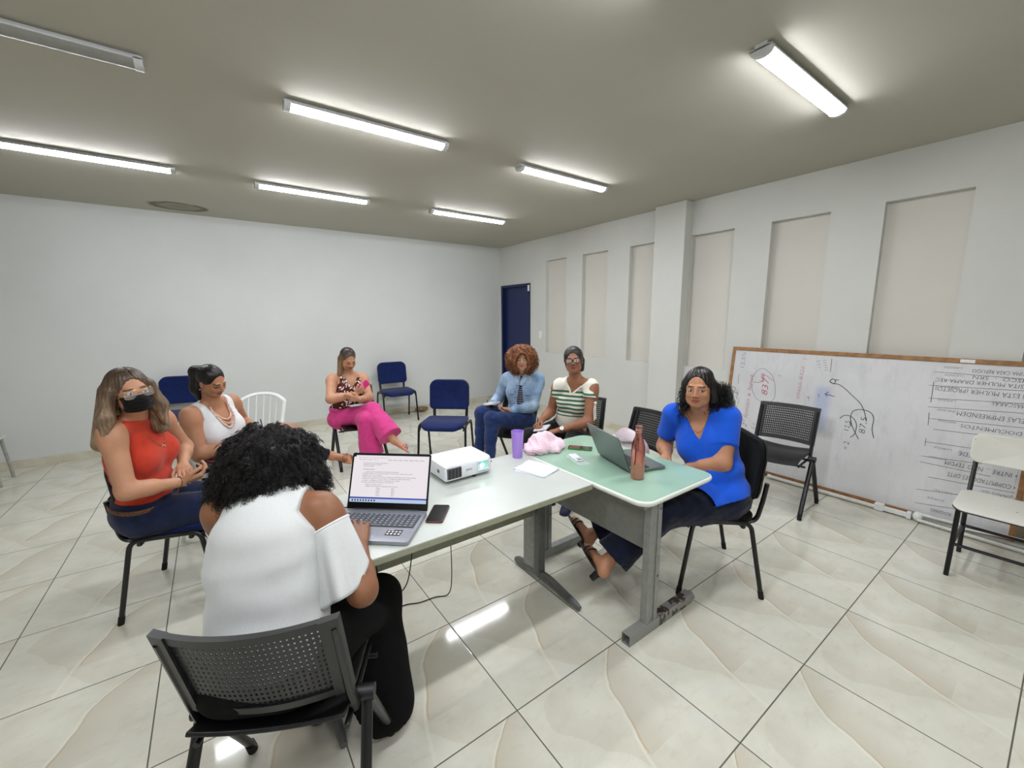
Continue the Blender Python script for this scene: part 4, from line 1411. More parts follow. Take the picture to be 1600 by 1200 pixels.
# ---------------------------------------------------------------- woman in the orange sleeveless top
def mk_person_red():
    J = {k: V3(v) for k, v in SK['red'].items()}
    s = Person(J, (0.42, -0.90, 0.02), w=1.08, arm=1.06, leg=1.02, bust=1.05, skin=(196, 144, 112))
    s.hs = 0.93
    s.skinmat = 'skin_red'; mk_skin('skin_red', (196, 144, 112))
    s.gaze = -0.002
    s.nailcol = (230, 225, 220)
    root = person_root('seated woman in an orange sleeveless top, black face mask and navy jeans', J)
    s.hands = [make_hand(J['wrR'], J['haR'] - J['wrR'], nrm(V3((0.25, 0.5, 0.75))), 1, curl=(38, 42, 48, 52), thumb=(0.5, 20), scale=0.95),
               make_hand(J['wrL'], J['wrR'] + V3((0.03, -0.02, 0.035)) - J['wrL'], nrm(V3((0.0, 0.1, -1.0))), -1, curl=(26, 32, 38, 42), thumb=(0.3, 20), scale=0.95)]
    # lay the left hand over the right wrist
    body = build_body(s, root, hf=0.003, hh=0.003)
    fabric('orange_knit', (197, 62, 42), 0.85, 500, 0.08, fold=0.25, foldscale=14)
    fabric('jeans_navy', (20, 30, 58), 0.85, 600, 0.25, fold=0.35, foldscale=12)
    plain('leather_brown', (88, 54, 30), 0.5, bump=0.5, bscale=90, bdist=0.004, var=0.25, nscale=70)
    def top(P):
        q = s.tl(P)
        d = smin(s.torso(P, 0.010), s.neckd(P, 0.007), 0.03)
        x = np.abs(q[:, 0]); z = q[:, 2]
        arm = x - (0.138 + 0.10 * np.clip(-z - 0.06, 0, 0.12) / 0.12)
        d = d + 0.0035 * np.sin(z * 95 + 9 * q[:, 0]) * np.clip((-z - 0.26) / 0.08, 0, 1) + 0.002 * noise3(P, 45, 11)
        d = smax(d, arm, 0.006)
        d = np.maximum(d, z - (0.050 + 0.0 * x) + 0.35 * np.clip(q[:, 1], 0, 1))
        return np.maximum(d, -(z + s.L * 0.835))
    cloth_obj('top', top, [J['neck'], J['chest'], J['pel'], J['shR'], J['shL']], 'orange_knit', root, h=0.006)
    trousers(s, root, 'jeans_navy', top=0.815, cuff=0.98, foldamp=0.002, off=0.015, tuck=True)
    # belt
    b = MB(); c = s.J['neck'] + (s.J['pel'] - s.J['neck']) * 0.88
    pts = []
    for i in range(32):
        a = 6.2832 * i / 32
        dirw = V3((math.cos(a), math.sin(a), 0)) @ s.Lf
        p = surface_points(lambda Q: s.torso(Q, 0.021), c, np.array([dirw]), 0.03, 0.3)[0]
        pts.append(p)
    b.tube(pts, 0.013, 8, closed=True, flat=0.3, up=s.Lf[2]); b.build('belt', 'leather_brown', root)
    # hair: centre parting, falling in a long bob
    mk_hair('hair_blond', [(0.25, (74, 56, 44)), (0.5, (124, 100, 78)), (0.75, (176, 152, 122))], zfade=(1.14, 1.36, (52, 37, 29)), scale=60, bump=0.25)
    def hair(P):
        q = s.hl(P)
        aq = q.copy(); aq[:, 0] = np.abs(aq[:, 0])
        d = ell(q, (0, -0.026, 0.040), (0.087, 0.102, 0.092))
        face = ell(q, (0, 0.088, -0.020), (0.056, 0.070, 0.094))
        d = smax(d, -face, 0.012)
        # side curtains and back, hanging straight down
        w0 = s.hp(0, -0.03, 0.0)
        for sx in (-1, 1):
            a = s.hp(sx * 0.078, 0.012, 0.02); b_ = a + V3((0, 0, -0.12)) + s.Hm[0] * sx * 0.030
            c_ = b_ + V3((0, 0, -0.095)) + s.Hm[0] * sx * 0.012 + s.Hm[1] * 0.005
            e = smin(cone(P, a, b_, 0.022, 0.030), cone(P, b_, c_, 0.030, 0.014), 0.03)
            a2 = s.hp(sx * 0.070, -0.045, 0.02); b2 = a2 + V3((0, 0, -0.24)) + s.Hm[0] * sx * 0.05
            e = smin(e, cone(P, a2, b2, 0.035, 0.038), 0.03)
            d = smin(d, e, 0.02)
        d = smin(d, cone(P, s.hp(0, -0.075, 0.02), s.hp(0, -0.085, 0.0) + V3((0, 0, -0.23)), 0.055, 0.05), 0.03)
        ang = np.arctan2(q[:, 1] + 0.02, q[:, 0])
        d = d + 0.0012 * np.sin(ang * 34 + 5 * q[:, 2] + 1.5 * noise3(P, 14, 2)) + 0.0008 * np.sin(ang * 90 + 6 * q[:, 2])
        part = np.abs(q[:, 0] + 0.006) - 0.002
        d = np.where((q[:, 2] > 0.08) & (q[:, 1] > -0.03), np.maximum(d, -(part + 0.0)) * 1.0, d)
        body_ = np.minimum(s.headd(P) - 0.001, s.torso(P) - 0.006)
        d = np.maximum(d, -np.minimum(s.torso(P, 0.012), s.neckd(P, 0.004)))
        return d
    H = J['head']
    sdf_object('hair', hair, H + V3((-0.24, -0.24, -0.30)), H + V3((0.24, 0.24, 0.17)), 0.0042, 'hair_blond', root)
    # face mask
    fabric('mask_black', (14, 14, 16), 0.8, 700, 0.1, sheen=0.05)
    def mask(P):
        q = s.hl(P)
        d = s.headd(P) / s.hs - 0.006
        d = smin(d, ell(q, (0, 0.078, -0.045), (0.040, 0.040, 0.045)), 0.02)
        ctr = np.maximum(np.abs(q[:, 2] + 0.055) - (0.046 - 0.10 * np.maximum(np.abs(q[:, 0]) - 0.02, 0) * 2.2 * 0.35), np.abs(q[:, 0]) - 0.062)
        d = d + 0.0012 * np.sin(q[:, 2] * 330)
        d = smax(d, ctr, 0.004)
        d = np.maximum(d, 0.028 - q[:, 1])
        return d
    mk_ = sdf_object('face_mask', mask, H - 0.14, H + 0.13, 0.003, 'mask_black', root)
    b = MB()
    for sx in (-1, 1):
        for z0 in (-0.02, -0.08):
            b.tube([s.hp(sx * 0.060, 0.030, z0), s.hp(sx * 0.074, 0.008, (z0 - 0.01) * 0.7), s.hp(sx * 0.078, -0.02, -0.01)], 0.0012, 5)
    b.build('ear_loop', 'mask_black', mk_)
    glasses(s, root, 'gold', 'lens_clear', w=0.027, h=0.020, zc=-0.001)
    nk, pts = necklace('necklace', s, 0.060, 0.135, 'gold', root, r=0.0013, o=0.013)
    c = pts[20]
    b = MB()
    for i in range(8):
        a = 6.28 * i / 8
        b.ball(Vector(c) + Vector(s.U[0]) * 0.014 * math.cos(a) + Vector(s.U[2]) * (0.014 * math.sin(a) - 0.012), 0.0042, 8, 6)
    b.ball(Vector(c) + Vector(s.U[0]) * 0.010 - Vector(s.U[2]) * 0.026, 0.006, 8, 6)
    b.build('pendant', 'gold_pale', nk)
    wr = s.J['wrR']; ax = wr - s.J['elR']
    ring('bracelet', wr - nrm(ax) * 0.012, ax, 0.029, 0.0025, 'leather_brown', root)
    ring('finger_ring', s.hands[1]['segs'][8][1] + 0.3 * (s.hands[1]['segs'][8][2] - s.hands[1]['segs'][8][1]), s.hands[1]['segs'][8][2] - s.hands[1]['segs'][8][1], 0.0098, 0.0014, 'gold_pale', root)
    return s
RED = mk_person_red()

# ---------------------------------------------------------------- woman with a ponytail in white
def mk_person_pony():
    J = {k: V3(v) for k, v in SK['pony'].items()}
    s = Person(J, (0.62, -0.66, -0.42), w=1.14, arm=1.22, leg=1.05, bust=1.15, skin=(186, 132, 100), belly=1.1)
    s.hs = 0.93; s.eyes = 0.2
    s.skinmat = 'skin_pony'; mk_skin('skin_pony', (186, 132, 100))
    root = person_root('seated woman with a black ponytail, white sleeveless top and layered pink bead necklace', J)
    s.hands = [make_hand(J['wrR'], nrm(V3((0.9, 0.25, -0.25))), V3((0, 0.3, -1)), 1, curl=(30, 34, 38, 42), scale=0.92),
               make_hand(J['wrL'], nrm(V3((0.75, -0.35, -0.35))), V3((-0.2, -0.5, -0.8)), -1, curl=(42, 46, 52, 56), thumb=(0.2, 30), scale=0.92)]
    build_body(s, root, hf=0.0035, hh=0.0035, lips=(150, 66, 62))
    fabric('white_cotton', (232, 233, 236), 0.85, 500, 0.03, fold=0.35, foldscale=13)
    fabric('trousers_dark', (16, 17, 22), 0.9, 400, 0.2)
    def top(P):
        q = s.tl(P)
        x = np.abs(q[:, 0]); z = q[:, 2]
        d = s.torso(P, 0.011)
        d = d + 0.003 * np.sin(z * 70 + 14 * q[:, 0]) * np.clip((-z - 0.18) / 0.1, 0, 1) + 0.002 * noise3(P, 38, 5)
        d = smax(d, x - (0.128 + 0.09 * np.clip(-z - 0.06, 0, 0.12) / 0.12), 0.006)
        d = smax(d, -wedge(s, P, 0.170, 0.082, -0.03), 0.004)
        d = smax(d, -cone(P, s.tp(0, 0, -0.03), s.tp(0, 0, 0.15), 0.070, 0.075), 0.004)
        for sd in 'RL':
            d = smin(d, cone(P, J['hip' + sd], J['hip' + sd] + 0.25 * (J['kn' + sd] - J['hip' + sd]), 0.112 * s.leg, 0.104 * s.leg), 0.03)
        return np.maximum(d, -(z + s.L * 1.0))
    o = cloth_obj('top', top, [J['neck'], J['chest'], J['pel'], J['shR'], J['shL']], 'white_cotton', root, h=0.006)
    for i in range(4):
        p = surf_out(s, 0.004, -0.20 - 0.045 * i, 0.014, 0.02)
        b = MB(); b.ball(p, (0.006, 0.006, 0.006), 8, 6); b.build('button', 'white_plastic', o)
    trousers(s, root, 'trousers_dark', top=0.88, cuff=0.92)
    mk_hair('hair_black', [(0.3, (10, 8, 8)), (0.7, (26, 21, 20))], scale=60, bump=0.4, rough=0.33)
    def hair(P):
        q = s.hl(P)
        d = ell(q, (0, -0.024, 0.036), (0.082, 0.099, 0.091)) + 0.0006 * np.sin(q[:, 0] * 420)
        d = smax(d, -ell(q, (0, 0.100, -0.012), (0.074, 0.072, 0.106)), 0.006)
        aq = np.abs(q[:, 0])
        d = smax(d, -np.maximum(np.maximum(q[:, 2] + 0.0, -0.5 + 0 * aq), -(q[:, 1] + 0.012)), 0.008)
        d = np.maximum(d, -(q[:, 2] + 0.055))
        a = s.hp(0.0, -0.105, 0.040); b_ = a - s.Hm[1] * 0.045 + V3((0, 0, -0.03)); c_ = b_ - s.Hm[1] * 0.004 + V3((0, 0, -0.12)); e_ = c_ + V3((0.01, 0, -0.10))
        t_ = smn(0.03, cone(P, s.hp(0, -0.085, 0.035), a, 0.03, 0.022), cone(P, a, b_, 0.028, 0.036), cone(P, b_, c_, 0.040, 0.044), cone(P, c_, e_, 0.040, 0.014))
        ang = np.arctan2(q[:, 1] + 0.10, q[:, 0])
        d = smin(d, t_, 0.012)
        return d + 0.0012 * np.where(q[:, 1] < -0.06, np.sin(ang * 36 + 25 * q[:, 2]), 0)
    H = J['head']
    sdf_object('hair', hair, H + V3((-0.24, -0.24, -0.30)), H + V3((0.22, 0.24, 0.17)), 0.0045, 'hair_black', root)
    ring('hair_tie', s.hp(0, -0.108, 0.040), s.Hm[1], 0.028, 0.006, 'mask_black', root)
    earring(s, root, 'gold_pale')
    plain('bead_pink', (206, 160, 140), 0.3, var=0.2, nscale=90)
    plain('bead_cream', (224, 196, 178), 0.3, var=0.15, nscale=90)
    for k, (hf_, dp, bd, mt) in enumerate(((0.060, 0.085, 0.0045, 'bead_cream'), (0.066, 0.115, 0.0062, 'bead_pink'), (0.070, 0.145, 0.0075, 'bead_cream'))):
        necklace('bead_necklace', s, hf_, dp, mt, root, bead=bd, n=44, o=0.009 + 0.003 * k)
    # strappy sandal on the raised foot
    plain('sandal_tan', (150, 104, 74), 0.5)
    sandal(s, 'L', root, 'sandal_tan')
    return s
def sandal(s, sd, root, mat, heel=0.0, strap=True, name='sandal'):
    J = s.J; a, t_ = J['an' + sd], J['to' + sd]
    sh = nrm(J['an' + sd] - J['kn' + sd]); f = nrm(t_ - a); sh = nrm(sh - f * (sh @ f) * 0.0)
    hl_ = a + sh * (0.045 + 0.024) - f * 0.045
    toe = t_ + sh * (0.015 + 0.013) + f * 0.045
    ax = nrm(toe - hl_); side = nrm(np.cross(ax, sh)); dn = nrm(np.cross(side, ax)); dn = dn if dn @ sh > 0 else -dn
    L_ = np.linalg.norm(toe - hl_)
    b = MB()
    out = []
    for i in range(25):
        a_ = 6.2832 * i / 24
        u = 0.5 - 0.5 * math.cos(a_); v = math.sin(a_)
        wv = 0.036 + 0.010 * u
        out.append((u, v * wv * (1.0)))
    out = out[:-1]
    n = len(out)
    vs = [hl_ + ax * L_ * u + side * v for u, v in out] + [hl_ + ax * L_ * u + side * v + dn * 0.009 for u, v in out]
    b.add(vs, [tuple(range(n)), tuple(reversed(range(n, 2 * n)))] + [(i, n + i, n + (i + 1) % n, (i + 1) % n) for i in range(n)])
    if heel:
        hb = hl_ + ax * 0.03
        b.tube([hb, hb + dn * heel], [0.022, 0.018], 10)
    o = b.build(name, mat, root, smooth=40)
    if strap:
        b = MB()
        for u, r in ((0.72, 0.042), (0.60, 0.043)):
            c = hl_ + ax * L_ * u
            pts = [c + side * r * math.cos(x) - dn * (r * (0.95 if u > 0.65 else 1.25)) * math.sin(x) for x in np.linspace(0, math.pi, 13)]
            b.tube(pts, 0.006, 6, flat=0.4, up=ax)
        b.build('strap', mat, o)
        ring('ankle_strap', a + sh * 0.008, sh, 0.039, 0.005, mat, o, flat=0.5)
    return o
PONY = mk_person_pony()
# ---------------------------------------------------------------- woman in pink trousers
def mk_person_pink():
    J = {k: V3(v) for k, v in SK['pink'].items()}
    s = Person(J, (0.12, -0.86, -0.52), w=1.02, arm=1.15, leg=1.0, bust=1.0, skin=(198, 146, 114))
    s.hs = 0.95; s.eyes = 0.2
    s.skinmat = 'skin_pink'; mk_skin('skin_pink', (198, 146, 114))
    root = person_root('seated woman in bright pink trousers and a brown and white patterned top', J)
    s.hands = [make_hand(J['wrR'], J['haR'] - J['wrR'], nrm(V3((0.2, 0.75, 0.5))), 1, curl=(30, 36, 42, 46), thumb=(0.4, 25), scale=0.9),
               make_hand(J['wrL'], J['haL'] - J['wrL'], nrm(V3((0, 0.9, 0.3))), -1, curl=(20, 24, 28, 30), scale=0.9)]
    build_body(s, root, hf=0.0045, hh=0.004, lips=(150, 60, 60))
    t = NT('leaf_print', 0.8, (84, 36, 34), spec=0.2)
    co = t.coord()
    w = t.n('ShaderNodeTexNoise'); w.inputs['Scale'].default_value = 9; w.inputs['Detail'].default_value = 1; t.l(co, w.inputs['Vector'])
    mp = t.n('ShaderNodeMapping'); mp.inputs['Scale'].default_value = (20, 20, 7); mp.inputs['Rotation'].default_value = (0, 0.6, 0.3)
    mxv = t.n('ShaderNodeMix', data_type='VECTOR'); mxv.inputs[0].default_value = 0.22
    t.l(co, mxv.inputs[4]); t.l(w.outputs[1], mxv.inputs[5]); t.l(mxv.outputs[1], mp.inputs[0])
    vo = t.n('ShaderNodeTexVoronoi', feature='F1'); vo.inputs['Scale'].default_value = 1.9; t.l(mp.outputs[0], vo.inputs['Vector'])
    t.color(t.ramp(vo.outputs['Distance'], [(0.0, (240, 226, 214)), (0.34, (240, 226, 214)), (0.40, (84, 34, 32)), (1.0, (84, 34, 32))]))
    def top(P):
        q = s.tl(P); x = np.abs(q[:, 0]); z = q[:, 2]
        d = s.torso(P, 0.010) + 0.003 * noise3(P, 40, 5)
        d = smax(d, x - (0.105 + 0.11 * np.clip(-z - 0.07, 0, 0.10) / 0.10), 0.005)
        d = smax(d, -wedge(s, P, 0.115, 0.085, -0.02), 0.004)
        d = np.maximum(d, np.where(q[:, 1] < 0, z + 0.07, d))
        d = smax(d, z + 0.005, 0.003)
        return np.maximum(d, -(z + s.L * 0.90))
    tp = cloth_obj('top', top, [J['neck'], J['chest'], J['pel'], J['shR'], J['shL']], 'leaf_print', root, h=0.006)
    fabric('pink_crepe', (206, 62, 132), 0.75, 500, 0.06, fold=0.3, foldscale=10)
    trousers(s, root, 'pink_crepe', top=0.76, off=0.016, flare=(0.075, 0.105, 0.90), cuff=0.90, foldamp=0.003)
    b = MB()
    c = s.J['neck'] + (s.J['pel'] - s.J['neck']) * 0.80
    pts = [surface_points(lambda Q: s.torso(Q, 0.022), c, np.array([V3((math.cos(a), math.sin(a), 0)) @ s.Lf]), 0.03, 0.3)[0] for a in np.linspace(0, 6.08, 32)]
    b.tube(pts, 0.022, 8, closed=True, flat=0.25, up=s.Lf[2])
    k = pts[8]
    b.tube([k, k + V3((0.04, -0.03, -0.005)), k + V3((0.12, -0.03, -0.02))], [0.012, 0.02, 0.012], 8, flat=0.4)
    b.build('waist_tie', 'pink_crepe', root)
    mk_hair('hair_sleek', [(0.3, (96, 74, 54)), (0.7, (168, 138, 104))], zfade=(1.12, 1.24, (40, 28, 24)), scale=60, bump=0.25)
    def hair(P):
        q = s.hl(P)
        d = ell(q, (0, -0.024, 0.036), (0.081, 0.097, 0.090))
        d = smax(d, -ell(q, (0, 0.102, -0.012), (0.070, 0.072, 0.106)), 0.005)
        a = s.hp(0.066, -0.035, 0.0); c_ = a + V3((-0.015, 0.02, -0.17))
        d = smin(d, smin(cone(P, a, c_, 0.030, 0.028), cone(P, s.hp(0, -0.09, 0.0), s.hp(0, -0.08, 0) + V3((-0.02, 0.04, -0.17)), 0.045, 0.035), 0.02), 0.02)
        d = np.maximum(d, -np.minimum(s.torso(P, 0.006), s.neckd(P, 0.003)))
        ang = np.arctan2(q[:, 1] + 0.02, q[:, 0])
        return d + 0.001 * np.where(q[:, 1] < 0, np.sin(ang * 34 + 8 * q[:, 2]), 0)
    H = J['head']
    sdf_object('hair', hair, H + V3((-0.2, -0.2, -0.26)), H + V3((0.2, 0.2, 0.17)), 0.005, 'hair_sleek', root)
    earring(s, root, 'gold', hoop=True)
    necklace('necklace', s, 0.055, 0.09, 'gold', root, r=0.0012, o=0.004)
    ring('wrist_watch', J['wrL'] - nrm(J['wrL'] - J['elL']) * 0.015, J['wrL'] - J['elL'], 0.028, 0.005, 'gold_pale', root, flat=1.5)
    plain('sandal_pink', (186, 92, 90), 0.5)
    sandal(s, 'R', root, 'sandal_pink'); sandal(s, 'L', root, 'sandal_pink')
    return s
PINK = mk_person_pink()

# ---------------------------------------------------------------- woman in the denim jacket
def afro(name, s, c, r, mat, root, n, seed, length, rad, thick, face=True, grav=0.5, k=3, cut=None, amp=0.012, h=0.008, inner=0.95, turns=(2.5, 4.5)):
    c = V3(c); r = V3(r)
    def fn(P):
        d = ell(P, c, r * inner) + amp * 0.6 * noise3(P, 55, seed) + amp * 0.5 * noise3(P, 120, seed + 1)
        q = s.hl(P)
        if face:
            d = smax(d, -ell(q, (0, 0.115, -0.03), (0.066, 0.080, 0.108)), 0.01)
            d = smax(d, -cone(P, s.hp(0, 0.06, -0.05), s.hp(0, 0.2, -0.06), 0.058, 0.10), 0.01)
            d = smax(d, -cone(P, s.hp(0, 0.04, -0.10), s.hp(0, 0.10, -0.25), 0.045, 0.06), 0.01)
        if cut is not None:
            d = cut(P, d)
        return np.maximum(d, -s.torso(P, 0.004))
    o = sdf_object('hair', fn, c - r * 1.25 - 0.02, c + r * 1.25 + 0.02, h, mat, root)
    rnd = random.Random(seed)
    dirs = sphere_dirs(n)
    pts = surface_points(fn, c, dirs, 0.02, float(max(r)) * 1.3)
    roots = []
    for p, dd in zip(pts, dirs):
        if abs(fn(np.array([p]))[0]) > 0.01: continue
        if face:
            q = s.hl(np.array([p + dd * 0.02]))[0]
            if q[1] > 0.075 and abs(q[0]) < 0.055 and -0.13 < q[2] < 0.075: continue
        jit = V3([rnd.gauss(0, 0.25) for _ in range(3)])
        roots.append((p - dd * length[0] * 0.35, nrm(dd + jit)))
    curls('curls', roots, mat, o, rnd, length, rad, thick, grav=grav, n=k, turns=turns)
    return o
def mk_person_denim():
    J = {k: V3(v) for k, v in SK['denim'].items()}
    s = Person(J, (-0.62, -0.78, 0.0), w=0.92, arm=0.98, leg=0.98, bust=0.8, skin=(206, 158, 130))
    s.hs = 0.90
    s.skinmat = 'skin_denim'; mk_skin('skin_denim', (206, 158, 130))
    root = person_root('seated young woman with curly ginger hair, light denim jacket and blue jeans', J)
    s.hands = [make_hand(J['wrR'], J['haR'] - J['wrR'], nrm(V3((-0.5, -0.3, -0.8))), 1, curl=(40, 44, 50, 54), thumb=(0.2, 30), scale=0.9),
               make_hand(J['wrL'], J['haL'] - J['wrL'], nrm(V3((0.1, 0.3, 0.9))), -1, curl=(32, 36, 42, 48), thumb=(0.4, 25), scale=0.9)]
    build_body(s, root, hf=0.0045, hh=0.004, lips=(170, 84, 78), brow=(90, 52, 34))
    t = NT('denim_light', 0.85, (150, 176, 204), spec=0.2)
    co = t.coord()
    t.color(t.ramp(t.noise(co, 7, 5, 0.65), [(0.30, (104, 134, 168)), (0.5, (142, 168, 196)), (0.7, (178, 198, 216))]))
    t.bump(t.math('ADD', t.math('MULTIPLY', t.noise(co, 12, 2), 0.4), t.math('MULTIPLY', t.noise(co, 500, 1), 0.1)), 0.5, 0.01)
    t = NT('tee_stripe', 0.85, (60, 56, 70), spec=0.2)
    co = t.coord(); sep = t.n('ShaderNodeSeparateXYZ'); t.l(co, sep.inputs[0])
    w = t.math('GREATER_THAN', t.math('FRACT', t.math('MULTIPLY', sep.outputs[2], 46)), 0.6)
    t.color(t.mix(w, (52, 48, 62), (150, 140, 150)))
    cloth_obj('shirt', lambda P: np.maximum(np.maximum(s.torso(P, 0.006), -(s.tl(P)[:, 2] + s.L * 0.95)), s.tl(P)[:, 2] + 0.0), [J['neck'], J['chest'], J['pel']], 'tee_stripe', root, h=0.009)
    def jac(P):
        q = s.tl(P); x = q[:, 0]; z = q[:, 2]
        d = s.torso(P, 0.022)
        gap = np.abs(x + 0.01) - (0.012 + 0.13 * np.clip(-z - 0.10, 0, 1))
        d = smax(d, -np.maximum(gap, -q[:, 1]), 0.004)
        for sd in 'RL':
            ar = s.armd(P, sd, 0.014)
            t_, L_ = along(P, J['el' + sd], J['wr' + sd])
            ar = np.maximum(ar, np.where(cone(P, J['el' + sd], J['wr' + sd], 0.09, 0.09) < 0, t_ - L_ * 0.93, ar))
            d = smin(d, ar, 0.025)
        d = d + 0.004 * noise3(P, 30, 6) + 0.002 * noise3(P, 75, 7)
        # open front: a gap widening towards the hem
        d = smax(d, -cone(P, s.tp(0, 0.03, -0.01), s.tp(0, 0.03, 0.15), 0.058, 0.08), 0.005)
        d = np.maximum(d, -(s.torso(P, 0.007)))
        return np.maximum(d, -(z + s.L * 0.84))
    jk = cloth_obj('denim_jacket', jac, [J[k] for k in ('neck', 'pel', 'shR', 'shL', 'elR', 'elL', 'wrR', 'wrL')], 'denim_light', root, h=0.0065, pad=0.12)
    for sx in (-1, 1):
        b = MB()
        pts = [surf_out(s, sx * x, z, 0.034) for x, z in ((0.012, -0.085), (0.030, -0.045), (0.055, -0.012), (0.068, 0.015))]
        b.tube(pts, [0.014, 0.024, 0.026, 0.02], 8, flat=0.3, up=s.U[0] * sx); b.build('collar', 'denim_light', jk)
        b = MB(); p = surf_out(s, sx * 0.085, -0.155, 0.030)
        pr_ = [p + V3((x, 0, z)) @ s.U for x, z in ((-0.032, 0.01), (0.032, 0.01), (0.032, -0.012), (0, -0.024), (-0.032, -0.012))]
        b.add(pr_ + [v + s.U[1] * 0.006 for v in pr_], [(4, 3, 2, 1, 0), (5, 6, 7, 8, 9)] + [(i, (i + 1) % 5, 5 + (i + 1) % 5, 5 + i) for i in range(5)])
        b.build('pocket_flap', 'denim_light', jk, smooth=0)
    for i in range(4):
        z = -0.09 - 0.06 * i
        b = MB(); b.ball(surf_out(s, 0.03 + 0.13 * max(0, -z - 0.10) * 0.9, z, 0.031), (0.006, 0.006, 0.006), 8, 6); b.build('button', 'steel_dark', jk)
    fabric('jeans_blue', (28, 46, 88), 0.85, 600, 0.3, fold=0.4, foldscale=12)
    trousers(s, root, 'jeans_blue', top=0.84, off=0.010, foldamp=0.004, cuff=0.99)
    mk_hair('hair_ginger', [(0.25, (74, 42, 26)), (0.5, (134, 82, 50)), (0.75, (186, 130, 88))], sc=(1, 1, 1), scale=45, bump=0.5, rough=0.5)
    afro('hair', s, s.hp(0.004, -0.015, 0.006), (0.158, 0.150, 0.146), 'hair_ginger', root, 900, 4, (0.030, 0.060), (0.006, 0.010), 0.0024, grav=0.5)
    for sd in 'RL': sneaker(s, sd, root, 'sneaker_navy', 'sole_white')
    return s
plain('sneaker_navy', (30, 36, 66), 0.7); plain('sole_white', (196, 198, 200), 0.5); plain('shoe_red', (190, 36, 28), 0.4); plain('shoe_black', (14, 13, 14), 0.35)
def sneaker(s, sd, root, mat, sole, name='sneaker'):
    J = s.J; a, t_ = J['an' + sd], J['to' + sd]
    sh = nrm(a - J['kn' + sd]); f = nrm(t_ - a)
    side = nrm(np.cross(f, sh)); dn = nrm(np.cross(side, f)); dn = dn if dn @ sh > 0 else -dn
    heel = a + sh * 0.045 - f * 0.02; toe = t_ + f * 0.035 + dn * 0.012
    def up(P):
        d = smin(cone(P, a + sh * 0.01, heel, 0.045, 0.040), cone(P, heel, toe, 0.041, 0.036), 0.03)
        d = smin(d, cone(P, a + sh * 0.02, toe, 0.043, 0.030), 0.03)
        t2, _ = along(P, heel, heel + dn)
        return np.maximum(d, t2 - 0.026)
    lo, hi = bbox([a, heel, toe], 0.07)
    o = sdf_object(name, up, lo, hi, 0.006, mat, root)
    def so(P):
        t2, _ = along(P, heel, heel + dn)
        d = smin(cone(P, heel, toe, 0.045, 0.040), cone(P, heel, toe, 0.045, 0.040), 0.01)
        return np.maximum(np.maximum(d, t2 - 0.038), -(t2 - 0.018))
    sdf_object('sole', so, lo, hi, 0.006, sole, o)
    return o
DENIM = mk_person_denim()

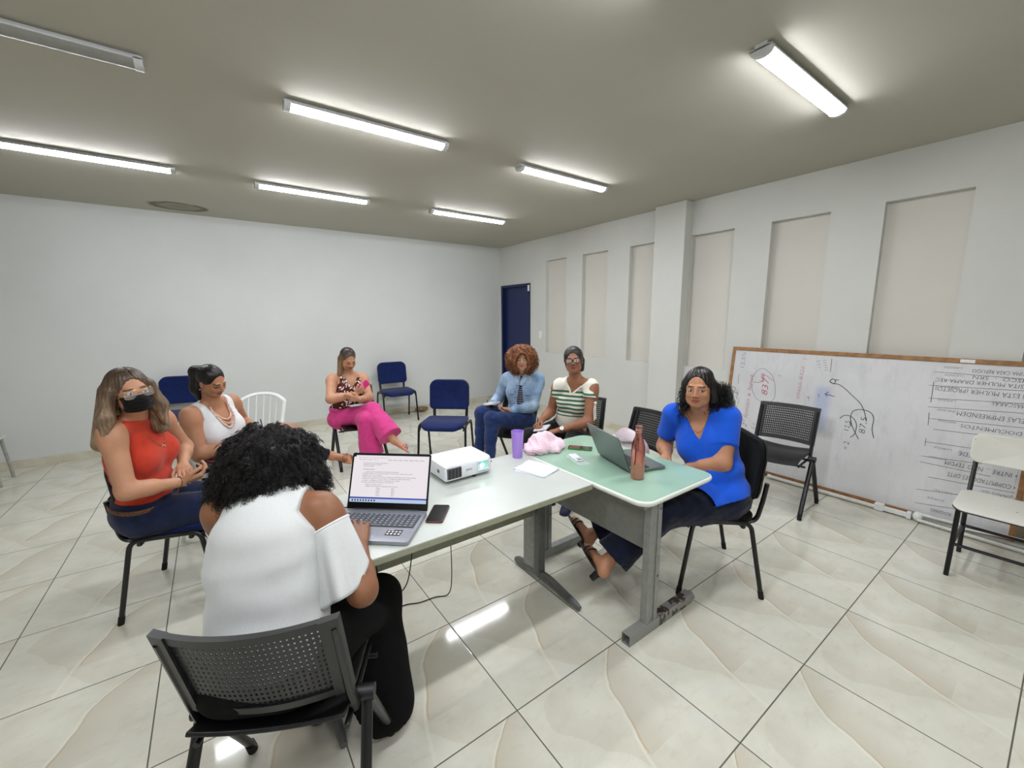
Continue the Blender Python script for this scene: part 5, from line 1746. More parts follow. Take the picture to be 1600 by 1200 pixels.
# ---------------------------------------------------------------- woman in the green and white striped top
def mk_person_stripe():
    J = {k: V3(v) for k, v in SK['stripe'].items()}
    s = Person(J, (-0.74, -0.67, 0.10), w=1.0, arm=1.10, leg=1.05, bust=0.95, skin=(158, 108, 82), belly=1.05)
    s.hs = 0.97
    s.skinmat = 'skin_stripe'; mk_skin('skin_stripe', (158, 108, 82))
    root = person_root('seated woman with dark-rimmed glasses in a green and white striped cold-shoulder top', J)
    s.hands = [make_hand(J['wrR'], J['haR'] - J['wrR'], nrm(V3((-0.5, -0.6, -0.5))), 1, curl=(46, 50, 54, 58), thumb=(0.2, 35), scale=0.95),
               make_hand(J['wrL'], J['haL'] - J['wrL'], nrm(V3((-0.1, 0.2, -0.95))), -1, curl=(16, 20, 24, 28), thumb=(0.5, 15), scale=0.97)]
    build_body(s, root, hf=0.004, hh=0.0035, lips=(130, 62, 58))
    t = NT('stripe_knit', 0.85, (240, 238, 228), spec=0.2)
    co = t.coord(); sep = t.n('ShaderNodeSeparateXYZ'); t.l(co, sep.inputs[0])
    w1 = t.math('ADD', sep.outputs[2], t.math('MULTIPLY', t.noise(co, 5, 1), 0.012))
    w = t.math('GREATER_THAN', t.math('FRACT', t.math('MULTIPLY', w1, 26)), 0.52)
    w = t.math('MULTIPLY', w, t.math('GREATER_THAN', sep.outputs[2], 0.715))
    w = t.math('MULTIPLY', w, t.math('LESS_THAN', sep.outputs[2], 0.955))
    t.color(t.mix(w, (232, 228, 214), (62, 112, 88)))
    fabric('cream_knit', (232, 228, 214), 0.85, 500, 0.03)
    def top(P):
        q = s.tl(P); x = np.abs(q[:, 0]); z = q[:, 2]
        d = s.torso(P, 0.012)
        for sd in 'RL':
            ar = cone(P, J['sh' + sd] - (J['sh' + sd] - J['neck']) * 0.1, J['sh' + sd] + (J['el' + sd] - J['sh' + sd]) * 0.36, 0.066, 0.068)
            t_, L_ = along(P, J['sh' + sd], J['el' + sd])
            out = V3((1 if sd == 'R' else -1, 0.55, 0.15)) @ s.U
            hole = ell(P, J['sh' + sd] + out * 0.055 - s.U[2] * 0.045, (0.045, 0.045, 0.062))
            ar = np.maximum(ar, t_ - L_ * 0.33)
            ar = smax(ar, -hole, 0.004)
            d = smin(d, ar, 0.012)
        d = d + 0.003 * noise3(P, 36, 5)
        d = smax(d, -wedge(s, P, 0.080, 0.075, -0.03), 0.004)
        d = smax(d, -cone(P, s.tp(0, 0, -0.03), s.tp(0, 0, 0.15), 0.066, 0.08), 0.004)
        return np.maximum(d, -(z + s.L * 0.90))
    tp = cloth_obj('striped_top', top, [J['neck'], J['chest'], J['pel'], J['shR'], J['shL']], 'stripe_knit', root, h=0.006)
    b = MB(); pts = [surf_out(s, x, z, 0.013, 0.02) for x, z in ((-0.075, 0.018), (-0.052, -0.015), (-0.026, -0.048), (0, -0.076), (0.026, -0.048), (0.052, -0.015), (0.075, 0.018))]
    b.tube(pts, 0.008, 8, flat=0.6); b.build('neck_trim', 'cream_knit', tp)
    b = MB()
    sh = J['shL']; e = J['elL']; c = sh + (e - sh) * 0.36; ax = nrm(e - sh)
    o1 = nrm(V3((-1, 0.7, 0)) @ s.U)
    b.tube([c + o1 * 0.066 + ax * t_ + V3((0, 0, 0)) + (V3((0.3, 0.6, 0)) @ s.U) * (0.012 * math.sin(t_ * 30)) for t_ in np.linspace(0, 0.15, 8)], 0.009, 6, flat=0.35)
    b.tube([c + o1 * 0.066 + ax * t_ - (V3((0.0, 0.9, 0)) @ s.U) * (t_ * 0.35) for t_ in np.linspace(0, 0.16, 8)], 0.009, 6, flat=0.35)
    b.ball(c + o1 * 0.068, 0.014, 8, 6)
    b.build('sleeve_tie', 'cream_knit', tp)
    fabric('trousers_black', (17, 15, 17), 0.85, 400, 0.2, fold=0.3)
    trousers(s, root, 'trousers_black', top=0.84, off=0.016, flare=(0.07, 0.075, 0.9), cuff=0.95, foldamp=0.005)
    mk_hair('hair_dark', [(0.3, (24, 22, 22)), (0.7, (52, 48, 46))], scale=60, bump=0.3)
    def hair(P):
        q = s.hl(P)
        d = ell(q, (0, -0.022, 0.040), (0.084, 0.100, 0.092))
        d = smax(d, -ell(q, (0, 0.100, -0.022), (0.064, 0.068, 0.100)), 0.012)
        d = smin(d, cone(P, s.hp(-0.062, -0.045, 0.0), s.hp(-0.060, -0.045, -0.075), 0.032, 0.024), 0.02)
        d = smin(d, cone(P, s.hp(0.055, -0.050, 0.0), s.hp(0.050, -0.055, -0.05), 0.030, 0.022), 0.02)
        d = smin(d, ell(q, (0, -0.10, 0.0), (0.05, 0.04, 0.05)), 0.02)
        ang = np.arctan2(q[:, 1] + 0.02, q[:, 0])
        return d + 0.001 * np.sin(ang * 34 + 8 * q[:, 2])
    H = J['head']
    sdf_object('hair', hair, H - 0.2, H + 0.2, 0.005, 'hair_dark', root)
    glasses(s, root, 'glasses_black', 'lens_clear', w=0.027, h=0.018, thick=0.0026)
    plain('watch_face', (206, 206, 200), 0.2)
    ax = J['wrL'] - J['elL']; c = J['wrL'] - nrm(ax) * 0.012
    wt = ring('wrist_watch', c, ax, 0.029, 0.006, 'steel', root, flat=1.6)
    up_ = nrm(V3((-0.5, -0.6, 0.5)) - nrm(ax) * (V3((-0.5, -0.6, 0.5)) @ nrm(ax)))
    b = MB(); b.tube([c + up_ * 0.028, c + up_ * 0.037], 0.017, 18); b.build('watch_face', 'watch_face', wt)
    for sd in 'RL': sneaker(s, sd, root, 'sneaker_navy', 'sole_white')
    return s
STRIPE = mk_person_stripe()

# ---------------------------------------------------------------- woman in the royal blue shirt
def mk_person_blue():
    J = {k: V3(v) for k, v in SK['blue'].items()}
    J['elL'] = V3((1.415, -0.655, 0.765)); J['wrL'] = V3((1.375, -0.43, 0.665)); J['haL'] = J['wrL'] + V3((-0.04, 0.07, -0.01))
    s = Person(J, (-0.97, -0.34, -0.02), w=1.18, arm=1.22, leg=1.10, bust=1.15, skin=(188, 134, 102), belly=1.15)
    s.hs = 0.98; s.gaze = -0.004
    s.skinmat = 'skin_blue'; mk_skin('skin_blue', (188, 134, 102))
    root = person_root('seated woman in a royal blue T-shirt and dark jeans at the green desk', J)
    s.hands = [make_hand(J['wrR'], nrm(V3((-0.9, -0.1, -0.2))), V3((0.1, 0, -1)), 1, curl=(24, 28, 32, 36), scale=0.93),
               make_hand(J['wrL'], nrm(V3((-0.6, 0.6, 0.1))), V3((0.3, 0.3, -0.9)), -1, curl=(24, 28, 32, 36), scale=0.93)]
    build_body(s, root, hf=0.0032, hh=0.004, lips=(160, 78, 74))
    fabric('royal_blue', (16, 84, 206), 0.8, 600, 0.05, fold=0.45, foldscale=11)
    def top(P):
        q = s.tl(P); x = np.abs(q[:, 0]); z = q[:, 2]
        d = s.torso(P, 0.013)
        for sd in 'RL':
            ar = cone(P, J['sh' + sd], J['el' + sd], 0.070, 0.068)
            t_, L_ = along(P, J['sh' + sd], J['el' + sd])
            ar = np.maximum(ar, t_ - L_ * 0.60)
            d = smin(d, ar, 0.03)
        d = d + 0.004 * noise3(P, 26, 5) + 0.0035 * np.sin(z * 55 + 10 * q[:, 0]) * np.clip((-z - 0.24) / 0.08, 0, 1)
        for sd in 'RL':
            t_, L_ = along(P, J['sh' + sd], J['el' + sd])
            d = np.maximum(d, np.where(cone(P, J['sh' + sd], J['el' + sd] + (J['el' + sd] - J['sh' + sd]) * 0.2, 0.085, 0.085) < 0, np.minimum(t_ - L_ * 0.60, 1), d)) if False else d
        d = smax(d, -wedge(s, P, 0.160, 0.085, -0.03), 0.004)
        d = smax(d, -cone(P, s.tp(0, 0, -0.025), s.tp(0, 0, 0.15), 0.074, 0.09), 0.005)
        for sd in 'RL':
            d = smin(d, cone(P, J['hip' + sd], J['hip' + sd] + 0.40 * (J['kn' + sd] - J['hip' + sd]), 0.118 * s.leg, 0.108 * s.leg), 0.03)
        return np.maximum(d, -(z + s.L * 0.99))
    cloth_obj('t_shirt', top, [J['neck'], J['chest'], J['pel'], J['shR'], J['shL'], J['elR'], J['elL']], 'royal_blue', root, h=0.006)
    fabric('jeans_dark', (15, 20, 42), 0.85, 600, 0.25, fold=0.35, foldscale=12)
    trousers(s, root, 'jeans_dark', top=0.86, off=0.012, flare=(0.068, 0.088, 0.86), cuff=0.88, foldamp=0.004)
    mk_hair('hair_black_wavy', [(0.3, (9, 7, 7)), (0.7, (24, 19, 18))], sc=(1, 1, 0.3), scale=50, bump=0.4, rough=0.33)
    def hair(P):
        q = s.hl(P)
        d = ell(q, (0, -0.022, 0.038), (0.082, 0.098, 0.090))
        ang = np.arctan2(q[:, 1] + 0.03, q[:, 0])
        d = d + 0.0014 * np.sin(ang * 30 + 20 * q[:, 2])
        d = smax(d, -ell(q, (0.004, 0.102, -0.014), (0.072, 0.074, 0.110)), 0.005)
        d = smax(d, -cone(q, (0.012, 0.10, 0.10), (0.010, 0.02, 0.140), 0.010, 0.002), 0.006)
        e = smn(0.03, cone(P, s.hp(0, -0.07, 0.02), s.hp(0, -0.10, -0.03), 0.075, 0.070), cone(P, s.hp(0.0, -0.10, -0.04), s.hp(-0.03, -0.13, -0.02) + V3((0, 0, -0.10)), 0.075, 0.05))
        for sx in (-1, 1):
            e = smin(e, cone(P, s.hp(sx * 0.070, -0.02, 0.02), s.hp(sx * 0.080, -0.02, -0.07), 0.026, 0.024), 0.02)
        e = smin(e, cone(P, s.hp(-0.07, -0.06, -0.02), s.hp(-0.12, -0.08, -0.10), 0.05, 0.045), 0.03)
        d = smin(d, e, 0.02)
        d = d + np.where(q[:, 1] < -0.01, 0.002 * np.sin(ang * 30 + 50 * q[:, 2] + 3 * noise3(P, 30, 3)) + 0.003 * noise3(P, 70, 8), 0)
        return np.maximum(d, -np.minimum(s.torso(P, 0.016), s.neckd(P, 0.002)))
    H = J['head']
    ho = sdf_object('hair', hair, H + V3((-0.26, -0.26, -0.25)), H + V3((0.26, 0.26, 0.17)), 0.0045, 'hair_black_wavy', root)
    rnd = random.Random(12)
    roots = []
    for i in range(900):
        sx = rnd.choice((-1, -1, -1, 1)); yb = rnd.uniform(-0.15, 0.0)
        p = s.hp(sx * rnd.uniform(0.055, 0.150 if sx < 0 else 0.095), yb, rnd.uniform(-0.13, 0.03))
        roots.append((p, nrm(s.Hm[0] * sx * rnd.uniform(0.2, 0.8) - s.Hm[1] * rnd.uniform(0.0, 0.6) + V3((0, 0, -1.0)))))
    curls('curls', roots, 'hair_black_wavy', ho, rnd, (0.06, 0.13), (0.006, 0.010), 0.0017, grav=0.5, n=3, turns=(2, 4))
    necklace('necklace', s, 0.055, 0.10, 'gold', root, r=0.0011, o=0.004)
    earring(s, root, 'gold_pale')
    sandal(s, 'L', root, 'shoe_black', heel=0.055, name='heeled_sandal')
    sandal(s, 'R', root, 'shoe_black', heel=0.055, name='heeled_sandal')
    return s
BLUE = mk_person_blue()

# ---------------------------------------------------------------- woman with her back to the camera
def mk_person_front():
    J = {k: V3(v) for k, v in SK['front'].items()}
    J['anL'] = V3((-0.66, -0.16, 0.10)); J['toL'] = V3((-0.61, -0.02, 0.03)); J['wrR'] = J['wrR'] + V3((0.010, 0.010, 0.008)); J['haR'] = J['haR'] + V3((0.004, 0.018, 0.0)); J['elR'] = J['elR'] + V3((0.018, -0.008, 0.0))
    s = Person(J, (0.62, 0.66, -0.42), w=1.06, arm=1.12, leg=1.1, bust=0.9, skin=(142, 96, 68), belly=1.1)
    s.skinmat = 'skin_front'; mk_skin('skin_front', (142, 96, 68))
    root = person_root('woman with big black curly hair and white cold-shoulder blouse, seen from behind typing', J)
    s.hands = [make_hand(J['wrR'], nrm(J['haR'] - J['wrR'] + V3((-0.01, 0, 0.0))), V3((0.0, 0.15, -1)), 1, curl=(16, 18, 20, 22), thumb=(0.9, 12), scale=1.06, spread=8),
               make_hand(J['wrL'], nrm(J['haL'] - J['wrL']), V3((0, 0.1, -1)), -1, curl=(20, 24, 28, 32), scale=0.98)]
    build_body(s, root, hf=0.004, hh=0.0028)
    ring('finger_ring', s.hands[0]['segs'][8][1] * 0.6 + s.hands[0]['segs'][8][2] * 0.4, s.hands[0]['segs'][8][2] - s.hands[0]['segs'][8][1], 0.0100, 0.0016, 'gold_pale', root)
    t = NT('blouse_white', 0.75, (222, 224, 222), spec=0.2)
    t.b.inputs['Sheen Weight'].default_value = 0.2
    co = t.coord()
    t.color(t.ramp(t.noise(co, 200, 2), [(0.3, (203, 206, 205)), (0.7, (209, 211, 210))]))
    t.bump(t.math('ADD', t.math('MULTIPLY', t.noise(co, 7, 2, 0.5, sc=(1, 1, 0.5)), 0.6), t.math('MULTIPLY', t.noise(co, 600, 1), 0.004)), 0.45, 0.03)
    def top(P):
        q = s.tl(P); x = np.abs(q[:, 0]); z = q[:, 2]
        d = s.torso(P, 0.016)
        loose = cone(P, s.tp(0, -0.03, -0.20), s.J['pel'] - s.U[1] * 0.01, 0.155, 0.175, (s.U[1], 1.35))
        d = smin(d, loose, 0.04)
        d = d + 0.007 * noise3(P * V3((1, 1, 1.5)), 17, 5) + 0.003 * noise3(P * V3((0.7, 0.7, 1.8)), 38, 9)
        d = smax(d, x - (0.115 + 0.13 * np.clip(-z - 0.05, 0, 0.16) / 0.16), 0.006)
        d = smax(d, -cone(P, s.tp(0, 0.01, -0.01), s.tp(0, 0.02, 0.15), 0.066, 0.09), 0.005)
        return np.maximum(d, -(z + s.L * 1.06))
    tp = cloth_obj('blouse', top, [J['neck'], J['chest'], J['pel'], J['shR'], J['shL']], 'blouse_white', root, h=0.006)
    # fluttering cold-shoulder sleeves
    for sd, sg in (('R', 1), ('L', -1)):
        sh, el = J['sh' + sd], J['el' + sd]
        ax = nrm(el - sh); A = nrm(s.U[0] * sg - ax * (s.U[0] @ ax) * sg); B = np.cross(ax, A)
        L_ = np.linalg.norm(el - sh)
        def fn(u, v):
            a = u * 6.2832
            r = 0.062 + 0.024 * v + 0.014 * v * math.sin(a * 5 + 1.0) + 0.005 * v * math.sin(a * 9 + 2)
            out = math.cos(a)
            t0 = 0.22
            back = -(math.cos(a) * A @ s.U[1] + math.sin(a) * B @ s.U[1])
            ln = 0.55 + 0.22 * back + 0.04 * math.sin(a * 3)
            c = sh + ax * L_ * (t0 + ln * v)
            # drape: hangs towards the floor away from the arm
            p = c + A * math.cos(a) * r + B * math.sin(a) * r
            p = p + V3((0, 0, -0.02)) * v * v + (V3((-0.81, 0.59, 0)) * 0.042 * v if sg > 0 else 0)
            return tuple(p)
        b = MB(); b.grid(96, 22, fn, closed_u=True)
        b.build('sleeve', 'blouse_white', tp, smooth=180, solid=0.003)
        b = MB(); pts = [fn(i / 48, 0.0) for i in range(48)]
        b.tube(pts, 0.0042, 6, closed=True); b.build('sleeve_trim', 'white_cotton', tp)
    fabric('skirt_black', (7, 7, 8), 0.95, 400, 0.15, fold=0.3, sheen=0.0)
    def skirt(P):
        d = np.maximum(s.torso(P, 0.014), s.tl(P)[:, 2] + s.L * 0.86)
        for sd in 'RL':
            h, k, a = J['hip' + sd], J['kn' + sd], J['an' + sd]
            d = smin(d, cone(P, h, k, 0.112, 0.084), 0.05)
            d = smin(d, cone(P, k, k + (a - k) * 0.98 + V3((0, 0, 0)), 0.085, 0.115), 0.05)
        d = smin(d, cone(P, (J['hipR'] + J['hipL']) / 2, (J['knR'] + J['knL']) / 2, 0.10, 0.09), 0.06)
        d = d + 0.006 * noise3(P, 28, 5)
        return np.maximum(d, -(P[:, 2] - 0.045 - 0.13 * np.clip((-0.52 - P[:, 0]) / 0.08, 0, 1)))
    cloth_obj('skirt', skirt, [J[k] for k in ('pel', 'hipR', 'hipL', 'knR', 'knL', 'anR', 'anL')], 'skirt_black', root, h=0.008, pad=0.2, zmin=0.0)
    for sd in 'RL': sneaker(s, sd, root, 'shoe_red', 'shoe_black', name='shoe')
    mk_hair('hair_black_curly', [(0.25, (6, 5, 5)), (0.7, (26, 21, 20))], sc=(1, 1, 1), scale=60, bump=0.5, rough=0.36)
    c = s.hp(0.0, -0.045, 0.0) + V3((0, 0, -0.02))
    c = V3((-0.742, -0.195, 1.048))
    afro('hair', s, c, (0.165, 0.160, 0.190), 'hair_black_curly', root, 5200, 9, (0.040, 0.085), (0.0045, 0.008), 0.0011, grav=0.35, k=3, amp=0.018, h=0.007, turns=(4, 7),
         inner=0.93)
    earring(s, root, 'gold_pale')
    return s
FRONT = mk_person_front()
# ================================================================= whiteboard leaning on the right wall
t = NT('board_white', 0.16, (205, 206, 212), spec=0.5)
co = t.coord()
n1 = t.noise(co, 1.6, 5, 0.6); n2 = t.noise(co, 6, 5, 0.7, sc=(1, 1.8, 0.5))
base = t.ramp(n1, [(0.3, (206, 206, 208)), (0.7, (224, 224, 225))])
base = t.mix(t.math('MULTIPLY', t.math('SUBTRACT', n2, 0.52, clamp=True), 1.5), base, (172, 173, 176))
sep = t.n('ShaderNodeSeparateXYZ'); t.l(co, sep.inputs[0])
def band(y0, y1, z0, z1, soft=0.05):
    a = t.math('MULTIPLY', t.math('DIVIDE', t.math('SUBTRACT', sep.outputs[1], y0), soft, clamp=True), t.math('DIVIDE', t.math('SUBTRACT', y1, sep.outputs[1]), soft, clamp=True))
    c_ = t.math('MULTIPLY', t.math('DIVIDE', t.math('SUBTRACT', sep.outputs[2], z0), soft, clamp=True), t.math('DIVIDE', t.math('SUBTRACT', z1, sep.outputs[2]), soft, clamp=True))
    return t.math('MULTIPLY', a, c_)
base = t.mix(t.math('MULTIPLY', band(-0.52, -0.36, 0.50, 0.95), 0.5), base, (150, 170, 214))
base = t.mix(t.math('MULTIPLY', band(-0.58, -0.36, 0.45, 0.68), t.math('MULTIPLY', n2, 0.8)), base, (140, 142, 140))
t.color(base)
plain('board_wood', (150, 108, 66), 0.45, var=0.12, nscale=20)
for nm_, c_ in (('ink_black', (52, 54, 60)), ('ink_red', (176, 52, 78)), ('ink_faint', (120, 122, 128)), ('ink_faded_red', (192, 128, 142))):
    NT(nm_, 0.5, c_)
BY0, BY1, BH = 0.41, -1.66, 1.25
tilt = math.atan2(0.13, 1.24)
wb = thing('whiteboard', 'large wood-framed whiteboard standing upside down against the right wall', 'whiteboard', (3.50, 0, 0.02))
wb.rotation_euler = (0, tilt, 0)
# local frame of the board: x = depth (towards the wall), y = room y, z = up along the board
b = MB(); b.span((0.0, BY1 + 0.02, 0.02), (0.012, BY0 - 0.02, BH - 0.02)); b.build('board_surface', 'board_white', wb, smooth=0)
for a_, c_ in (((-0.008, BY1, BH - 0.035), (0.018, BY0, BH)), ((-0.008, BY1, 0.0), (0.018, BY0, 0.030)), ((-0.008, BY1, 0.03), (0.018, BY1 + 0.030, BH - 0.035)), ((-0.008, BY0 - 0.030, 0.03), (0.018, BY0, BH - 0.035))):
    b = MB(); b.span(a_, c_); b.build('frame_rail', 'board_wood', wb, smooth=0, bevel=0.002)
b = MB(); b.span((-0.0095, -1.25, BH - 0.030), (-0.0075, -1.325, BH - 0.006)); b.build('frame_label', 'white_plastic', wb, smooth=0)
FX = -0.0012
def btxt(body, y, z, size, mat='ink_black', rot=180, sx=1.0, shear=0.1, wide=None):
    """rot 180: upside-down rows; rot 90: reading upwards"""
    if rot == 180:
        R_ = Matrix(((0, 0, -1), (1, 0, 0), (0, -1, 0)))      # text x -> +y, text y -> -z
    else:
        R_ = Matrix(((0, 0, -1), (0, 1, 0), (1, 0, 0)))       # text x -> +z, text y -> +y
    return text(body, size, (FX, y, z), R_, mat, 'writing', wb, extrude=0.0002, shear=shear, offset=-0.016 * size, wide=wide)
def bline(pts, mat='ink_black', r=0.0022, smooth=True, name='drawn_line'):
    P_ = [Vector((FX, y, z)) for y, z in pts]
    if smooth and len(P_) > 2:
        Q = []
        for i in range(len(P_) - 1):
            p0 = P_[max(i - 1, 0)]; p1 = P_[i]; p2 = P_[i + 1]; p3 = P_[min(i + 2, len(P_) - 1)]
            for k in range(6):
                u = k / 6
                Q.append(0.5 * ((2 * p1) + (p2 - p0) * u + (2 * p0 - 5 * p1 + 4 * p2 - p3) * u * u + (3 * p1 - p0 - 3 * p2 + p3) * u ** 3))
        P_ = Q + [P_[-1]]
    b = MB(); b.tube(P_, r, 6, flat=1.0, up=(1, 0, 0))
    b.v = [(FX + (x - FX) * 0.25, y, z) for x, y, z in b.v]
    return b.build(name, mat, wb, smooth=0)
# the drawing in the middle
bline([(-0.476, 0.983), (-0.505, 0.968), (-0.518, 0.988), (-0.509, 1.001), (-0.492, 1.009), (-0.476, 0.983), (-0.505, 0.966), (-0.536, 0.967), (-0.584, 0.941), (-0.659, 0.874), (-0.716, 0.819), (-0.753, 0.745), (-0.768, 0.685)], r=0.003)
bline([(-0.509, 1.001), (-0.539, 1.005)], r=0.003)
bline([(-0.674, 0.611), (-0.663, 0.701), (-0.675, 0.749), (-0.722, 0.771), (-0.786, 0.76), (-0.816, 0.712), (-0.817, 0.623), (-0.837, 0.548)], r=0.003)
bline([(-0.589, 0.668), (-0.622, 0.702), (-0.675, 0.694), (-0.711, 0.637), (-0.707, 0.554), (-0.682, 0.52)], r=0.003)
bline([(-0.66, 0.691), (-0.685, 0.613), (-0.74, 0.516)], r=0.003)
bline([(-0.527, 0.854), (-0.456, 0.867)], r=0.003); bline([(-0.48, 0.889), (-0.454, 0.867), (-0.474, 0.846)], r=0.003, smooth=False)
bline([(-0.469, 1.067), (-0.465, 1.188)], r=0.002)
bline([(-0.40, 0.86), (-0.412, 0.845), (-0.405, 0.83)], r=0.002)
bline([(0.315, 0.859), (0.319, 0.969)], 'ink_faint', 0.002)
bline([(0.064, 1.038), (0.093, 1.046), (0.14, 1.02), (0.18, 0.941), (0.173, 0.845), (0.124, 0.744), (0.05, 0.708)], 'ink_faint', 0.002)
bline([(0.064, 1.038), (-0.001, 0.982), (-0.043, 0.874), (-0.047, 0.77), (-0.016, 0.719)], 'ink_faint', 0.002)
bline([(0.17, 0.90), (0.09, 0.91), (0.07, 0.98), (-0.02, 0.93)], 'ink_red', 0.002)
for i in range(5):
    bline([(-0.352 - 0.014 * i, 1.155 - 0.028 * i), (-0.380 - 0.006 * i, 1.160 - 0.028 * i)], 'ink_faint', 0.002)
    bline([(-0.400 - 0.006 * i, 1.165 - 0.022 * i), (-0.425 - 0.006 * i, 1.172 - 0.022 * i)], 'ink_faint', 0.002)
btxt('12,5%', 0.275, 1.02, 0.055, 'ink_faint', 90, wide=0.16)
btxt('0/.', 0.295, 0.745, 0.05, 'ink_faint', 90, wide=0.06)
btxt('2\u00ba feman x leput.', 0.175, 0.42, 0.06, 'ink_red', 90, wide=0.56, shear=0.3)
btxt('837', 0.02, 0.775, 0.085, 'ink_red', 90, wide=0.17, shear=0.2)
btxt('Leg.', 0.08, 0.91, 0.05, 'ink_red', 90, wide=0.09)
btxt(':)', -0.08, 0.97, 0.05, 'ink_faint', 90)
btxt('; )', -0.10, 0.70, 0.05, 'ink_faint', 90)
btxt('99466-8326', -0.265, 0.78, 0.045, 'ink_faded_red', 90, wide=0.31, shear=0.2)
btxt('2', -0.27, 1.16, 0.04, 'ink_faded_red', 90)
btxt('~4', -0.345, 0.78, 0.04, 'ink_black', 90)
btxt('5 1.', 0.09, 0.42, 0.05, 'ink_faint', 90)
btxt('12,5', -0.665, 0.56, 0.050, 'ink_black', 90, wide=0.085)
btxt('87,5', -0.775, 0.565, 0.062, 'ink_black', 90, wide=0.14)
btxt('= 2', -0.680, 0.40, 0.055, 'ink_black', 90, wide=0.07)
btxt('L /', 0.02, 0.20, 0.05, 'ink_faint', 90)
# ruled list on the right, upside down
for a_, c_ in (((-1.119, 1.138), (-1.60, 1.132)), ((-1.108, 1.031), (-1.60, 1.053)), ((-1.116, 0.932), (-1.60, 0.966)), ((-1.124, 0.864), (-1.60, 0.900)), ((-1.136, 0.776), (-1.61, 0.80)), ((-1.175, 0.698), (-1.50, 0.712)),
               ((-1.139, 0.592), (-1.50, 0.606)), ((-1.135, 0.476), (-1.45, 0.503)), ((-1.135, 0.430), (-1.50, 0.425)), ((-1.193, 0.325), (-1.623, 0.345)), ((-1.142, 0.21), (-1.45, 0.255)), ((-1.145, 0.101), (-1.50, 0.150))):
    bline([a_, c_], 'ink_black', 0.0014)
bline([(-1.131, 1.061), (-1.135, 0.90)], r=0.002); bline([(-1.136, 0.82), (-1.142, 0.722)], r=0.0016); bline([(-1.144, 0.62), (-1.146, 0.56)], r=0.0014)
rows = [('\u00daLTIMA CASA REFÚGIO', -1.60, 1.178, 0.038, 0.28), ('DISCO  -  SRN', -1.60, 1.132, 0.038, 0.27), ('VISITA MULHER DRAMA-REC', -1.60, 1.093, 0.040, 0.46),
        ('\u00d1 EST\u00c1 MULHER (PROJETO)', -1.60, 1.028, 0.046, 0.45), ('M\u00c1SCARAS', -1.60, 0.958, 0.040, 0.155), ('ELAS EMPREENDEM', -1.605, 0.860, 0.048, 0.32), ('DOCUMENTOS', -1.605, 0.768, 0.040, 0.29),
        ('REFORMA SEDE', -1.61, 0.565, 0.046, 0.28), ('\u2022 INTR\u00c9 ... N\u00c3O TEPDM', -1.62, 0.478, 0.046, 0.35), ('\u2022 COMPUTADORES OPTE', -1.622, 0.396, 0.048, 0.33), ('\u2022 QUADROS E TELAS', -1.63, 0.318, 0.046, 0.30), ('ROGERIO', -1.35, 0.092, 0.036, 0.11)]
for body, y, z, sz, wd in rows:
    btxt(body, y, z, sz, 'ink_black', 180, wide=wd)
for body, y, z in (('LARISSA', -1.268, 1.186), ('LUCINDA', -1.279, 1.128), ('MARIANA', -1.272, 1.036), ('LARISSA', -1.267, 0.936), ('ISMAEL MAGNO', -1.272, 0.860), ('ANDR\u00c9 JOANA', -1.287, 0.778), ('LARISSA', -1.291, 0.570), ('MARCELO', -1.273, 0.490), ('LUIS E INES', -1.33, 0.245), ('JORGE', -1.30, 0.175)):
    btxt(body, y, z, 0.022, 'ink_faint', 180, wide=0.095)

# tripod stand of a projection screen lying along the foot of the board
plain('stand_white', (214, 214, 210), 0.35, var=0.02)
st = thing('screen_stand', 'white folded projection screen stand lying on the floor below the whiteboard', 'stand', (0, 0, 0))
b = MB(); b.tube([(3.455, -0.12, 0.022), (3.445, -0.93, 0.022)], 0.017, 10, flat=1.0); b.build('pole', 'stand_white', st)
b = MB(); b.tube([(3.455, -0.105, 0.022), (3.455, -0.135, 0.022)], 0.021, 10); b.build('pole_cap', 'white_plastic', st)
b = MB(); b.box((3.445, -0.955, 0.032), (0.05, 0.06, 0.058)); b.box((3.443, -1.06, 0.028), (0.035, 0.17, 0.035)); b.box((3.44, -1.135, 0.032), (0.045, 0.03, 0.055))
b.build('clamp', 'white_plastic', st, smooth=30, bevel=0.006)
b = MB(); b.ball((3.44, -1.185, 0.040), (0.035, 0.032, 0.038), 14, 10); b.build('knuckle', 'white_plastic', st)
for i, (x0, z0, x1, z1) in enumerate(((3.41, 0.016, 3.36, 0.016), (3.44, 0.055, 3.44, 0.075), (3.47, 0.018, 3.455, 0.018))):
    b = MB(); b.tube([(x0, -1.19, z0 + 0.006), (x1, -2.05, z1 + 0.006)], 0.013, 10); b.build('leg', 'stand_white', st)
b = MB(); b.tube([(3.43, -1.40, 0.045), (3.46, -2.0, 0.10)], 0.008, 8, flat=1.6); b.build('brace', 'stand_white', st)

